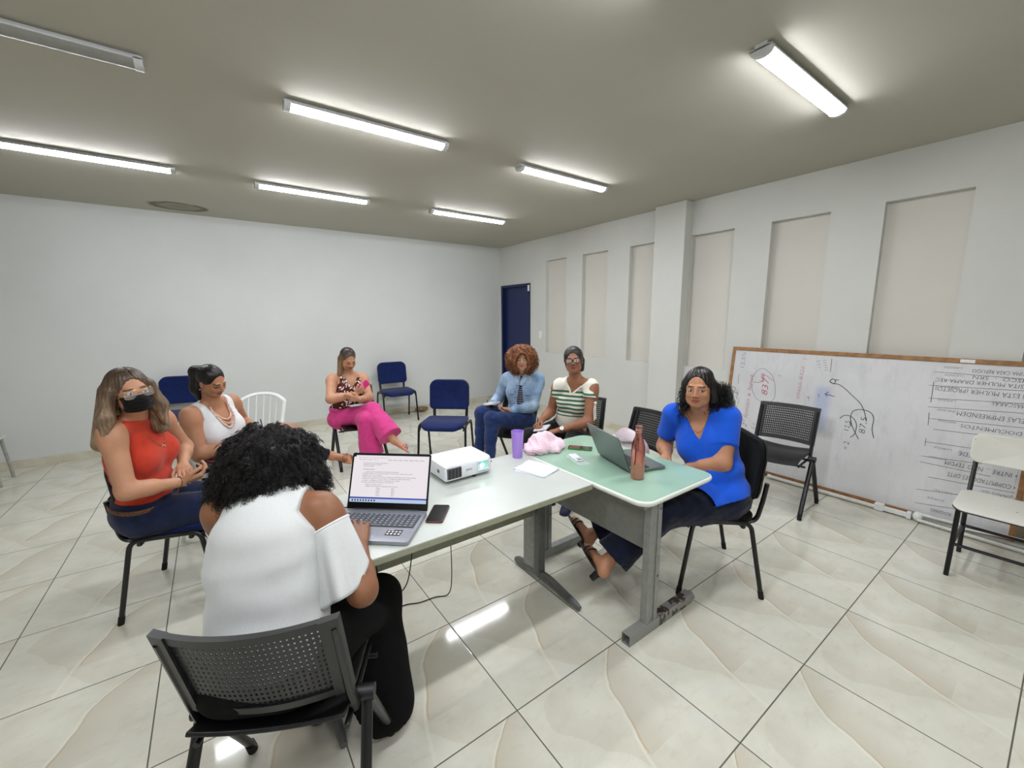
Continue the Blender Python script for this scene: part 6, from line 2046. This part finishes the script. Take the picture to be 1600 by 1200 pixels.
# ================================================================= on the white desk
# projector
plain('projector_white', (226, 228, 232), 0.35, var=0.01)
plain('projector_grille', (86, 86, 88), 0.5)
plain('slot_black', (10, 10, 11), 0.6)
pj = thing('projector', 'white video projector with its lens glowing on the white desk', 'projector', (0.178, 0.165, TZ))
pj.rotation_euler = (0, 0, 0.02)
b = MB()
pw, pd = 0.305, 0.235
ol = rrect(pw, pd, (0.02, 0.02, 0.012, 0.05), 8)
lay = [(0.90, 0.018), (0.97, 0.020), (1.0, 0.030), (1.0, 0.055), (0.985, 0.078), (0.955, 0.092), (0.90, 0.098), (0.5, 0.1005), (0.05, 0.101)]
vs = []
for s_, z_ in lay:
    for x, y in ol: vs.append((x * s_, y * s_, z_ + 0.004 * (y / pd)))
n_ = len(ol)
fs = [tuple(reversed(range(n_))), tuple((len(lay) - 1) * n_ + k for k in range(n_))] + [(i * n_ + k, i * n_ + (k + 1) % n_, (i + 1) * n_ + (k + 1) % n_, (i + 1) * n_ + k) for i in range(len(lay) - 1) for k in range(n_)]
b.add(vs, fs); b.build('housing', 'projector_white', pj, smooth=35)
FY = -pd / 2
b = MB()
b.box((-0.098, FY + 0.001, 0.056), (0.084, 0.012, 0.058))
g = b.build('exhaust_grille', 'projector_grille', pj, smooth=0, bevel=0.005)
b = MB()
for i in range(6):
    for j in range(4):
        b.box((-0.127 + 0.0195 * j, FY - 0.0052, 0.034 + 0.0088 * i), (0.0135, 0.002, 0.0052))
b.build('grille_slots', 'slot_black', g, smooth=0)
plain('lens_frame', (40, 52, 54), 0.25)
b = MB(); b.box((0.077, FY + 0.010, 0.062), (0.068, 0.012, 0.046)); b.build('lens_recess', 'lens_frame', pj, smooth=0)
b = MB()
for a_, c_ in (((0.040, FY - 0.006, 0.036), (0.114, FY + 0.006, 0.040)), ((0.040, FY - 0.006, 0.084), (0.114, FY + 0.006, 0.088)), ((0.040, FY - 0.006, 0.04), (0.044, FY + 0.006, 0.084)), ((0.110, FY - 0.006, 0.04), (0.114, FY + 0.006, 0.084))):
    b.span(a_, c_)
b.build('lens_bezel', 'projector_white', pj, smooth=0, bevel=0.001)
emit('lens_glow', (190, 255, 236), 9.0)
emit('lens_halo', (96, 190, 176), 0.9)
b = MB(); b.tube([(0.077, FY + 0.003, 0.062), (0.077, FY - 0.002, 0.062)], [0.021, 0.0215], 24); b.build('lens_ring', 'lens_halo', pj)
b = MB(); b.ball((0.070, FY - 0.003, 0.060), (0.0135, 0.003, 0.0135), 20, 10); b.build('lens', 'lens_glow', pj)
RF_ = Matrix(((1, 0, 0), (0, 0, -1), (0, 1, 0)))
NT('print_grey', 0.5, (92, 96, 104))
text('EPSON', 0.0125, (-0.030, FY - 0.0012, 0.052), RF_, 'print_grey', 'logo', pj)
b = MB(); b.add([(0.124, FY + 0.004 - 0.006, 0.066), (0.136, FY + 0.004 - 0.004, 0.066), (0.128, FY + 0.004 - 0.005, 0.078)], [(0, 1, 2)]); b.build('emblem', 'print_grey', pj, smooth=0)
b = MB(); b.box((-pw / 2 - 0.0005, -0.045, 0.058), (0.002, 0.022, 0.016)); b.build('side_socket', 'print_grey', pj, smooth=0)
b = MB()
for i in range(3): b.box((-0.02 + 0.03 * i, 0.03, 0.1022), (0.020, 0.004, 0.001))
b.build('buttons', 'print_grey', pj, smooth=0)
b = MB(); b.tube([(0.035, -0.09, 0.0), (0.035, -0.09, 0.022)], [0.010, 0.008], 12); b.build('foot', 'slot_black', pj)
for x in (-0.12, 0.12):
    b = MB(); b.tube([(x, 0.09, 0.0), (x, 0.09, 0.02)], 0.01, 12); b.build('foot', 'slot_black', pj)

# laptops
plain('laptop_silver', (150, 154, 162), 0.32, metal=0.5, var=0.01)
plain('laptop_grey', (116, 122, 120), 0.35, metal=0.5, var=0.01)
plain('laptop_dark', (66, 70, 74), 0.4, metal=0.3, var=0.01)
plain('bezel_black', (12, 12, 14), 0.3)
plain('key_grey', (88, 92, 100), 0.45, var=0.03)
plain('key_dark', (46, 50, 54), 0.45, var=0.03)
plain('key_legend', (190, 196, 204), 0.5)
def make_laptop(label, loc, rz, w, d, h, tilt, body, keymat, screen, legends=True):
    t_ = thing('laptop', label, 'laptop', loc, rz)
    b = MB(); b.prism(rrect(w, d, (0.006, 0.006, 0.012, 0.012), 4, 0, -d / 2), 0.002, 0.017); base = b.build('base', body, t_, smooth=30, bevel=0.001)
    b = MB(); b.box((0, -d * 0.36, 0.0172), (w * 0.93, d * 0.44, 0.0006)); kd = b.build('keyboard_deck', 'laptop_dark' if legends else body, t_, smooth=0)
    b = MB()
    lg = MB()
    nx_, ny_ = 15, 6
    for j in range(ny_):
        for i in range(nx_):
            if j == ny_ - 1 and 4 <= i <= 8:
                if i > 4: continue
                cxk, ww = 6, 4.85
            else:
                cxk, ww = i, 0.84
            kx = -w * 0.455 + w * 0.91 * (cxk + 0.5) / nx_; ky = -d * 0.16 - d * 0.41 * (j + 0.5) / ny_
            b.box((kx, ky, 0.0188), (w * 0.91 / nx_ * ww, d * 0.41 / ny_ * 0.82, 0.0024))
            if legends and ww < 1:
                lg.box((kx - 0.002, ky + 0.002, 0.0202), (0.005, 0.0035, 0.0003))
    o = b.build('keys', keymat, kd, smooth=0)
    if legends: lg.build('key_legends', 'key_legend', kd, smooth=0)
    b = MB(); b.box((-0.01, -d * 0.80, 0.0173), (w * 0.30, d * 0.30, 0.0005)); b.build('touchpad', body, t_, smooth=0, bevel=0.001)
    # lid
    lid = bpy.data.objects.new('lid', None); COL.objects.link(lid); lid.parent = t_
    lid.location = (0, 0.003, 0.016); lid.rotation_euler = (math.pi / 2 - tilt, 0, 0)   # local y runs up the screen
    # replaced by meshes placed directly so that every part carries geometry
    bpy.data.objects.remove(lid)
    R_ = Matrix.Rotation(math.pi / 2 - tilt, 3, 'X')
    def L(p): return R_ @ Vector(p) + Vector((0, 0.003, 0.016))
    b = MB(); b.prism(rrect(w, h, (0.010, 0.010, 0.004, 0.004), 4, 0, h / 2), -0.0055, -0.0008, fn=L); ld = b.build('lid', body, t_, smooth=30)
    b = MB(); b.prism(rrect(w - 0.001, h - 0.001, (0.010, 0.010, 0.003, 0.003), 4, 0, h / 2), -0.0008, 0.0004, fn=L); b.build('screen_bezel', 'bezel_black', ld, smooth=30)
    x0, x1, y0, y1 = -w / 2 + 0.008, w / 2 - 0.008, 0.030, h - 0.011
    b = MB(); b.add([L((x0, y0, 0.0008)), L((x1, y0, 0.0008)), L((x1, y1, 0.0008)), L((x0, y1, 0.0008))], [(0, 1, 2, 3)]); sc2 = b.build('screen', screen, ld, smooth=0)
    b = MB(); b.tube([(-w * 0.40, 0.003, 0.014), (w * 0.40, 0.003, 0.014)], 0.0065, 10); b.build('hinge', 'laptop_dark', t_)
    return t_, sc2, L, R_, (x0, x1, y0, y1)
emit('screen_white', (240, 233, 238), 0.93, base=(24, 24, 26))
lap, scr, L, R_, (x0, x1, y0, y1) = make_laptop('open silver laptop showing a text document on the white desk', (-0.316, -0.071, TZ), -0.717, 0.364, 0.249, 0.245, 0.399, 'laptop_silver', 'key_grey', 'screen_white')
for nm_, c_, s_ in (('scr_blue', (60, 84, 190), 0.6), ('scr_pale', (196, 214, 244), 0.72), ('scr_text', (70, 68, 84), 0.15), ('scr_red', (196, 120, 132), 0.5), ('scr_dark', (40, 44, 60), 0.2), ('scr_bar', (224, 214, 226), 0.85)):
    emit(nm_, c_, s_ * 1.15, base=(24, 24, 26))
def srect(x, y, w_, h_, mat, name, z=0.0011):
    b = MB(); b.add([L((x, y, z)), L((x + w_, y, z)), L((x + w_, y + h_, z)), L((x, y + h_, z))], [(0, 1, 2, 3)]); return b.build(name, mat, scr, smooth=0)
W_ = x1 - x0; H_ = y1 - y0
srect(x0, y0, W_, H_ * 0.075, 'scr_pale', 'taskbar')
srect(x0, y0 + H_ * 0.075, W_, H_ * 0.032, 'scr_blue', 'status_bar')
srect(x0, y1 - H_ * 0.035, W_ * 0.03, H_ * 0.035, 'scr_dark', 'window_icon')
b = MB()
for i in range(9):
    xx = x0 + W_ * (0.03 + 0.036 * i); b.add([L((xx, y0 + H_ * 0.02, .0014)), L((xx + W_ * .018, y0 + H_ * 0.02, .0014)), L((xx + W_ * .018, y0 + H_ * 0.055, .0014)), L((xx, y0 + H_ * 0.055, .0014))], [(0, 1, 2, 3)])
b.build('taskbar_icons', 'scr_text', scr, smooth=0)
def sline(body, fx, fy, size, wide, mat='scr_text'):
    text(body, size, L((x0 + W_ * fx, y0 + H_ * fy, 0.0012)), R_, mat, 'screen_text', scr, extrude=0.0, wide=W_ * wide)
sline('Arquivo  Pagina Inicial  Inserir  Design  Layout  Referencias  Revisao', 0.06, 0.945, 0.005, 0.42, 'scr_red')
sline('AaBbCc  AaBbCc  AaBbCc  AaBbCc  AaBbCc  AaBbCc  AaBbCc', 0.46, 0.895, 0.006, 0.48)
sline('Times New Roman   N  I  S', 0.07, 0.90, 0.005, 0.26)
ys_ = [(0.135, 0.825, 0.33, 'Encaminhamentos da reuniao de planejamento'), (0.135, 0.79, 0.25, 'Atualizacao do plano de trabalho'), (0.135, 0.755, 0.14, 'Lista de presenca'), (0.135, 0.685, 0.155, 'ENCAMINHAMENTOS'),
       (0.17, 0.635, 0.44, '1. Sobre cadastro e planejamento do trabalho de acolhimento'), (0.135, 0.600, 0.66, 'As equipes levantaram os pontos principais da agenda e vao encaminhar os relatorios para a reuniao'), (0.135, 0.562, 0.26, 'seguinte com toda a equipe'),
       (0.135, 0.525, 0.71, 'Foi falado sobre o espaco que vai receber o atendimento das familias e sobre a lista de materiais'), (0.135, 0.488, 0.64, 'necessarios. Tambem se conversou sobre o calendario das oficinas do semestre'), (0.135, 0.450, 0.50, 'e sobre a divulgacao entre os grupos da cidade'), (0.135, 0.412, 0.42, 'Reuniao de avaliacao marcada para o fim do mes'),
       (0.19, 0.365, 0.22, 'Nome, contato, bairro'), (0.19, 0.328, 0.42, 'Relacao de materiais e equipamentos da sala')]
for fx, fy, wd, body in ys_:
    sline(body, fx, fy, 0.0062, wd)
for i, fy in enumerate((0.285, 0.25, 0.215, 0.18, 0.14)):
    sline(('Mesa', 'Cadeira', 'Quadro', 'Projetor', 'Cabo')[i], 0.335, fy, 0.0062, 0.05); sline(('01', '02', '01', '01', '03')[i], 0.535, fy, 0.0062, 0.035)
# warranty sticker by the touchpad
plain('sticker_black', (18, 18, 22), 0.4); plain('sticker_white', (224, 224, 228), 0.4)
b = MB(); b.box((0.105, -0.185, 0.0176), (0.062, 0.042, 0.0004)); sk = b.build('sticker', 'sticker_black', lap, smooth=0)
b = MB()
for i in range(4):
    for j in range(2):
        b.tube([(0.083 + 0.0148 * i, -0.195 + 0.0165 * j, 0.0178), (0.083 + 0.0148 * i, -0.195 + 0.0165 * j, 0.0181)], 0.0048, 12)
b.box((0.088, -0.1655, 0.0179), (0.024, 0.003, 0.0003))
b.build('sticker_icons', 'sticker_white', sk, smooth=0)

plain('screen_off', (40, 46, 52), 0.2)
lap2 = make_laptop('grey laptop seen from behind its open lid on the green desk', (0.959, -0.26, TZ + 0.001), 1.273, 0.330, 0.228, 0.218, 0.41, 'laptop_grey', 'key_dark', 'screen_off', legends=False)[0]

# phones
plain('phone_glass', (16, 18, 24), 0.12, spec=0.6, var=0)
plain('case_brown', (92, 40, 34), 0.45); plain('case_green', (46, 122, 40), 0.4); plain('case_pink', (232, 48, 140), 0.4); plain('case_red', (196, 66, 78), 0.4); plain('case_black', (14, 14, 15), 0.4)
def phone(label, loc, rot, case, w=0.072, h=0.155):
    """rot: 3x3 rotation, screen normal = local z, long side = local y"""
    t_ = thing('phone', label, 'phone', loc)
    t_.rotation_euler = rot.to_euler()
    b = MB(); b.prism(rrect(w, h, 0.010, 5), 0.0, 0.0085); b.build('case', case, t_, smooth=30, bevel=0.002)
    b = MB(); b.prism(rrect(w - 0.006, h - 0.006, 0.008, 5), 0.0085, 0.0092); b.build('screen', 'phone_glass', t_, smooth=30)
    return t_
p1 = phone('black phone in a dark red case lying on the white desk beside the silver laptop', (-0.138, -0.213, TZ), M3(rz=-0.68), 'case_brown', w=0.074, h=0.158)
p2 = phone('phone in a green case lying on the green desk', (1.005, 0.062, TZ + 0.001), M3(rz=0.66), 'case_green')
b = MB(); b.box((0.0, 0.035, 0.0094), (0.062, 0.07, 0.0002)); b.build('card', 'leather_brown', p2, smooth=0)

# sheets of paper
plain('paper_white', (226, 230, 240), 0.6, var=0.01)
def sheets(name, label, cat, loc, rz, w, h, n, mat='paper_white', curl=0.0):
    t_ = thing(name, label, cat, loc, rz)
    rnd = random.Random(5)
    for i in range(n):
        b = MB()
        def fn(u, v, i=i):
            x = (u - 0.5) * w; y = (v - 0.5) * h
            a = (0.08, -0.05, 0.0)[i % 3]
            return (x * math.cos(a) - y * math.sin(a) + 0.004 * i, x * math.sin(a) + y * math.cos(a), 0.001 + 0.0022 * i + curl * max(0, u - 0.6) ** 2 * (1 + v))
        b.grid(10, 12, fn); b.build('sheet', mat, t_, smooth=180, solid=0.0008)
    return t_
sheets('paper_stack', 'loose white sheets of paper on the white desk near the purple cup', 'paper', (0.535, -0.055, TZ), 0.30, 0.15, 0.21, 3, curl=0.03)

# tumbler
t = NT('cup_purple', 0.35, (176, 140, 226), spec=0.4)
t.b.inputs['Subsurface Weight'].default_value = 0.3; t.b.inputs['Subsurface Radius'].default_value = (0.01, 0.01, 0.01)
prof = [(0.029, 0.0), (0.0305, 0.003), (0.0345, 0.10), (0.0385, 0.165), (0.0370, 0.165), (0.0330, 0.10), (0.0290, 0.006), (0.0, 0.006)]
b = MB(); b.lathe(prof[:-1], 36); cup = tag(b.build('tumbler', 'cup_purple', smooth=40), 'tall translucent purple plastic cup on the white desk', 'cup'); cup.location = (0.585, 0.178, TZ)

# copper bottle
t = NT('copper', 0.12, (214, 140, 128), metal=1.0)
plain('copper_cap', (206, 150, 140), 0.16, metal=1.0, var=0)
bt = thing('water_bottle', 'shiny rose copper metal bottle standing on the green desk', 'bottle', (0.892, -0.470, TZ + 0.001))
b = MB(); b.lathe([(0.031, 0.0), (0.0345, 0.003), (0.0352, 0.02), (0.0355, 0.03), (0.0352, 0.032), (0.0355, 0.034), (0.0355, 0.155), (0.034, 0.175), (0.029, 0.20), (0.021, 0.222), (0.0170, 0.235), (0.0165, 0.25)], 48); b.build('bottle_body', 'copper', bt, smooth=40)
b = MB(); b.lathe([(0.0185, 0.250), (0.0200, 0.252), (0.0200, 0.262), (0.0185, 0.264), (0.0190, 0.268), (0.0190, 0.280), (0.0175, 0.285), (0.004, 0.286)], 36); b.build('cap', 'copper_cap', bt, smooth=40)

# crumpled pink striped cloth bag
t = NT('cloth_pink', 0.85, (240, 208, 222), spec=0.2)
co = t.coord(); sep = t.n('ShaderNodeSeparateXYZ'); t.l(co, sep.inputs[0])
wv = t.math('ADD', t.math('ADD', t.math('MULTIPLY', sep.outputs[0], 0.75), t.math('MULTIPLY', sep.outputs[1], 0.55)), t.math('ADD', t.math('MULTIPLY', sep.outputs[2], 0.9), t.math('MULTIPLY', t.noise(co, 9, 2), 0.05)))
st_ = t.math('GREATER_THAN', t.math('FRACT', t.math('MULTIPLY', wv, 70)), 0.72)
t.color(t.mix(st_, (246, 220, 230), (222, 164, 184)))
def clothbag(P):
    q = P - V3((0.800, 0.180, TZ))
    d = ell(q, (0.0, 0.0, 0.03), (0.170, 0.090, 0.052))
    d = smin(d, ell(q, (-0.015, 0.01, 0.05), (0.095, 0.060, 0.072)), 0.03)
    d = smin(d, ell(q, (-0.075, -0.01, 0.02), (0.055, 0.06, 0.04)), 0.03)
    d = smin(d, cone(q, (0.06, -0.03, 0.025), (0.135, 0.0, 0.035), 0.035, 0.02), 0.02)
    d = smin(d, cone(q, (0.0, -0.03, 0.03), (0.02, -0.095, 0.02), 0.03, 0.026), 0.02)
    a = nrm((0.75, -0.5, 0.35))
    d = d + 0.0065 * np.abs(np.sin(q @ a * 60 + 3 * noise3(P, 20, 3))) + 0.010 * noise3(P, 36, 6) + 0.004 * noise3(P, 90, 7)
    return np.maximum(d, -(q[:, 2] - 0.002))
R_z = 0
cb = sdf_object('cloth_bag', clothbag, (0.54, 0.02, TZ - 0.01), (1.0, 0.34, TZ + 0.17), 0.004, 'cloth_pink', None)
tag(cb, 'crumpled pink and white striped cloth bag lying across both desks', 'bag')

# glasses case in a clear sleeve
plain('pouch_white', (222, 226, 228), 0.3)
t = NT('clear_sleeve', 0.12, (230, 240, 240), spec=0.6, Alpha=0.35)
po = thing('packet', 'small white packet in a clear plastic sleeve on the green desk', 'packet', (0.845, -0.075, TZ + 0.001), -0.33)
b = MB(); b.prism(rrect(0.052, 0.125, 0.01, 4, 0, 0.02), 0.001, 0.010); b.build('packet_body', 'pouch_white', po, smooth=30, bevel=0.003)
b = MB(); b.prism(rrect(0.075, 0.195, 0.018, 5, 0.0, -0.005), 0.0006, 0.0012); b.build('clear_sleeve', 'clear_sleeve', po, smooth=30)
b = MB(); b.box((0.004, -0.028, 0.0105), (0.034, 0.010, 0.001)); b.build('black_label', 'slot_black', po, smooth=0)
b = MB()
for i in range(5): b.box((-0.012 + 0.006 * i, -0.010, 0.0105), (0.004, 0.010, 0.0008))
b.build('printed_mark', 'ink_faint', po, smooth=0)

# stylus by the grey laptop
b = MB(); b.tube([(1.135, -0.185, TZ + 0.007), (1.225, -0.275, TZ + 0.007)], 0.006, 8, flat=1.0)
tag(b.build('pen', 'bezel_black'), 'dark pen on the green desk behind the grey laptop', 'pen')

# cables
def cable(label, pts, r=0.0028, mat='slot_black', group=None):
    P_ = [Vector(p) for p in pts]; Q = []
    for i in range(len(P_) - 1):
        p0 = P_[max(i - 1, 0)]; p1 = P_[i]; p2 = P_[i + 1]; p3 = P_[min(i + 2, len(P_) - 1)]
        for k in range(8):
            u = k / 8
            Q.append(0.5 * ((2 * p1) + (p2 - p0) * u + (2 * p0 - 5 * p1 + 4 * p2 - p3) * u * u + (3 * p1 - p0 - 3 * p2 + p3) * u ** 3))
    b = MB(); b.tube(Q + [P_[-1]], r, 8)
    return tag(b.build('cable', mat), label, 'cable', group)
cable('black cable hanging below the white desk and running over the floor', [(0.20, 0.315, TZ - 0.03), (0.19, 0.33, 0.62), (0.16, 0.27, 0.35), (0.135, 0.22, 0.10), (0.10, 0.20, 0.012), (0.03, 0.23, 0.004), (-0.06, 0.24, 0.004), (-0.14, 0.27, 0.004), (-0.26, 0.25, 0.004), (-0.42, 0.10, 0.004)])
cable('black laptop charging cable on the white desk left of the silver laptop', [(-0.445, 0.075, TZ + 0.010), (-0.475, 0.10, TZ + 0.006), (-0.47, 0.155, TZ + 0.004), (-0.53, 0.20, TZ + 0.004), (-0.60, 0.235, TZ + 0.004)], r=0.003)
cable('short loop of black cable drooping under the near edge of the white desk', [(-0.16, -0.02, TZ - 0.035), (-0.20, -0.02, 0.42), (-0.24, -0.04, 0.335), (-0.30, -0.06, 0.34), (-0.36, -0.06, 0.42), (-0.38, -0.02, TZ - 0.035)])

# ================================================================= things people hold
def rot_from(xax, yax):
    y = Vector(nrm(yax)); x = Vector(nrm(xax)); x = (x - y * x.dot(y)).normalized(); z = x.cross(y)
    return Matrix((x, y, z)).transposed()
# phone in the hand of the woman in orange
H0 = RED.hands[0]; pc = H0['wr'] + H0['d'] * 0.120 + H0['n'] * 0.022
phone('black phone held by the woman in the orange top', tuple(pc), rot_from(-H0['lat'], H0['d']), 'case_black', h=0.15)
H1 = PINK.hands[0]; pc = H1['wr'] + H1['d'] * 0.100 + H1['n'] * 0.020
phone('pink phone held by the woman in pink trousers', tuple(pc), rot_from(H1['lat'], H1['d'] * 0.8 + H1['n'] * 0.1), 'case_pink', h=0.15, w=0.076)
for ob in list(bpy.data.objects):
    pass
def pen(label, a, d, mat='ink_pen', L_=0.14):
    a = V3(a); d = nrm(d)
    b = MB(); b.tube([a, a + d * 0.012, a + d * L_], [0.001, 0.004, 0.004], 8)
    return tag(b.build('pen', mat), label, 'pen')
plain('pen_blue', (30, 34, 110), 0.3); plain('pen_black', (14, 14, 16), 0.3)
H2 = PONY.hands[1]; pen('blue pen in the hand of the woman with a ponytail', H2['wr'] + H2['d'] * 0.12 + H2['n'] * 0.045, -H2['n'] * 0.9 + H2['lat'] * 0.2 - H2['d'] * 0.5 + V3((-0.2, 0, 0.2)), 'pen_blue')
H3 = DENIM.hands[0]; pen('black pen held upright by the woman in the denim jacket', H3['wr'] + H3['d'] * 0.10 + H3['n'] * 0.04, V3((-0.12, 0.05, 1.0)), 'pen_black')
H4 = STRIPE.hands[0]; pen('pen in the hand of the woman in the striped top', H4['wr'] + H4['d'] * 0.11 + H4['n'] * 0.045, V3((0.3, 0.4, 0.9)), 'pen_black', 0.12)
def notebook(name, label, c, R_, w, h, th, cover, pages='paper_white', cat='notebook'):
    t_ = thing(name, label, cat, c)
    t_.rotation_euler = R_.to_euler()
    b = MB(); b.box((0, 0, 0), (w - 0.006, h - 0.006, th * 0.8)); b.build('pages', pages, t_, smooth=0)
    b = MB(); b.box((0, 0, th * 0.45), (w, h, th * 0.12)); b.box((0, 0, -th * 0.45), (w, h, th * 0.12)); b.box((-w / 2, 0, 0), (th * 0.15, h, th)); b.build('cover', cover, t_, smooth=0, bevel=0.001)
    return t_
plain('cover_dark', (38, 38, 44), 0.55); plain('cover_white', (226, 226, 230), 0.5)
kc = V3((-0.885, 1.70, 0.602))
notebook('planner', 'dark covered planner on the lap of the woman with a ponytail', tuple(kc), M3(rz=0.80, rx=0.05, ry=-0.05), 0.25, 0.17, 0.022, 'cover_dark')
phone('phone in a red case lying on the dark planner', tuple(kc + V3((-0.01, 0.0, 0.016))), M3(rz=-0.75, rx=0.05), 'case_red')
hl3 = DENIM.hands[1]
notebook('notepad', 'white notepad on the knee of the woman in the denim jacket', tuple((DENIM.J['knR'] + V3((0.10, -0.02, 0.085)))), M3(rz=0.5, rx=-0.15, ry=0.1), 0.15, 0.11, 0.018, 'cover_white')
nb_ = (STRIPE.J['haL'] + STRIPE.J['haR']) / 2
notebook('notepad', 'white notepad under the hand of the woman in the striped top', tuple(nb_ + V3((0.03, 0.03, 0.0))), M3(rz=0.6, rx=-0.2), 0.16, 0.11, 0.012, 'cover_white')
kp = (PINK.J['knR'] * 0.35 + PINK.J['hipR'] * 0.65)
sheets('folded_paper', 'folded white paper on the lap of the woman in pink trousers', 'paper', tuple(kp + V3((0.06, -0.07, 0.125))), 0.1, 0.16, 0.10, 1)

# pale bag on the chair behind the desk
t = NT('bag_pale', 0.5, (206, 190, 196), spec=0.4)
co = t.coord()
t.color(t.ramp(t.noise(co, 6, 2), [(0.35, (196, 176, 186)), (0.65, (214, 208, 208))]))
plain('bag_silver', (186, 186, 188), 0.3, metal=0.6, var=0.02)
hb = thing('handbag', 'pale pink and silver handbag on the perforated chair behind the green desk', 'bag', (0, 0, 0))
def bagf(P):
    q = (P - V3((1.72, 0.22, 0.455)))
    c_, s_ = math.cos(-1.407), math.sin(-1.407)
    q = np.stack([q[:, 0] * c_ - q[:, 1] * s_, q[:, 0] * s_ + q[:, 1] * c_, q[:, 2]], 1)
    d = ell(q, (0, 0, 0.11), (0.19, 0.085, 0.16)) 
    d = smax(d, np.abs(q[:, 1] - 0.03 + 0.0) - (0.085 - 0.22 * np.clip(q[:, 2] - 0.02, 0, 0.3)), 0.02)
    d = smax(d, -(q[:, 2] - 0.004), 0.02)
    return d + 0.004 * noise3(P, 35, 4)
sdf_object('bag_body', bagf, (1.45, -0.05, 0.43), (2.0, 0.5, 0.78), 0.006, 'bag_pale', hb)
b = MB()
Rb = Matrix.Rotation(1.407, 3, 'Z')
def B_(p): return Rb @ Vector(p) + Vector((1.72, 0.22, 0.455))
b.tube([B_(p) for p in ((-0.12, 0.06, 0.15), (-0.10, 0.08, 0.20), (0.0, 0.085, 0.175), (0.10, 0.08, 0.20), (0.12, 0.06, 0.15))], 0.008, 8); b.build('bag_handle', 'bag_silver', hb)
b = MB(); b.add([B_((-0.16, 0.098, 0.04)), B_((0.02, 0.104, 0.04)), B_((0.02, 0.096, 0.13)), B_((-0.16, 0.088, 0.13))], [(0, 1, 2, 3)]); b.build('bag_pocket', 'bag_silver', hb, smooth=0, solid=0.008)

# brown cloth lump on the floor by the back wall
plain('rag_brown', (124, 98, 74), 0.9, var=0.2, bump=0.4, bscale=60)
def lump(P):
    return ell(P, (1.93, 4.74, 0.045), (0.115, 0.07, 0.042)) + 0.008 * noise3(P, 30, 2)
tag(sdf_object('floor_rag', lump, (1.75, 4.62, -0.005), (2.1, 4.84, 0.12), 0.008, 'rag_brown', None), 'small brown rounded lump on the floor by the back wall', 'rag')
cable('thin dark wire on the floor by the back wall under the empty blue chair', [(1.62, 4.80, 0.004), (1.70, 4.79, 0.006), (1.78, 4.80, 0.004), (1.83, 4.77, 0.01)], r=0.003)

# ---------------------------------------------------------------- every root sits at the base of its thing
def rebase(root, loc):
    root.location = loc
    for ch in [x for x in bpy.data.objects if x.parent == root]:
        ch.matrix_parent_inverse = Matrix.Translation(-Vector(loc))
for r_, s_ in ((o, None) for o in list(bpy.data.objects) if o.type == 'EMPTY' and o.name.split('.')[0] == 'person'):
    body_ = next(c for c in bpy.data.objects if c.parent == r_ and c.name.startswith('body'))
    xs = [v.co for v in body_.data.vertices]
    rebase(r_, (sum(v.x for v in xs) / len(xs), sum(v.y for v in xs) / len(xs), 0.0))
rebase(hb, (1.72, 0.22, 0.455))
rebase(st, (3.45, -1.1, 0.0))
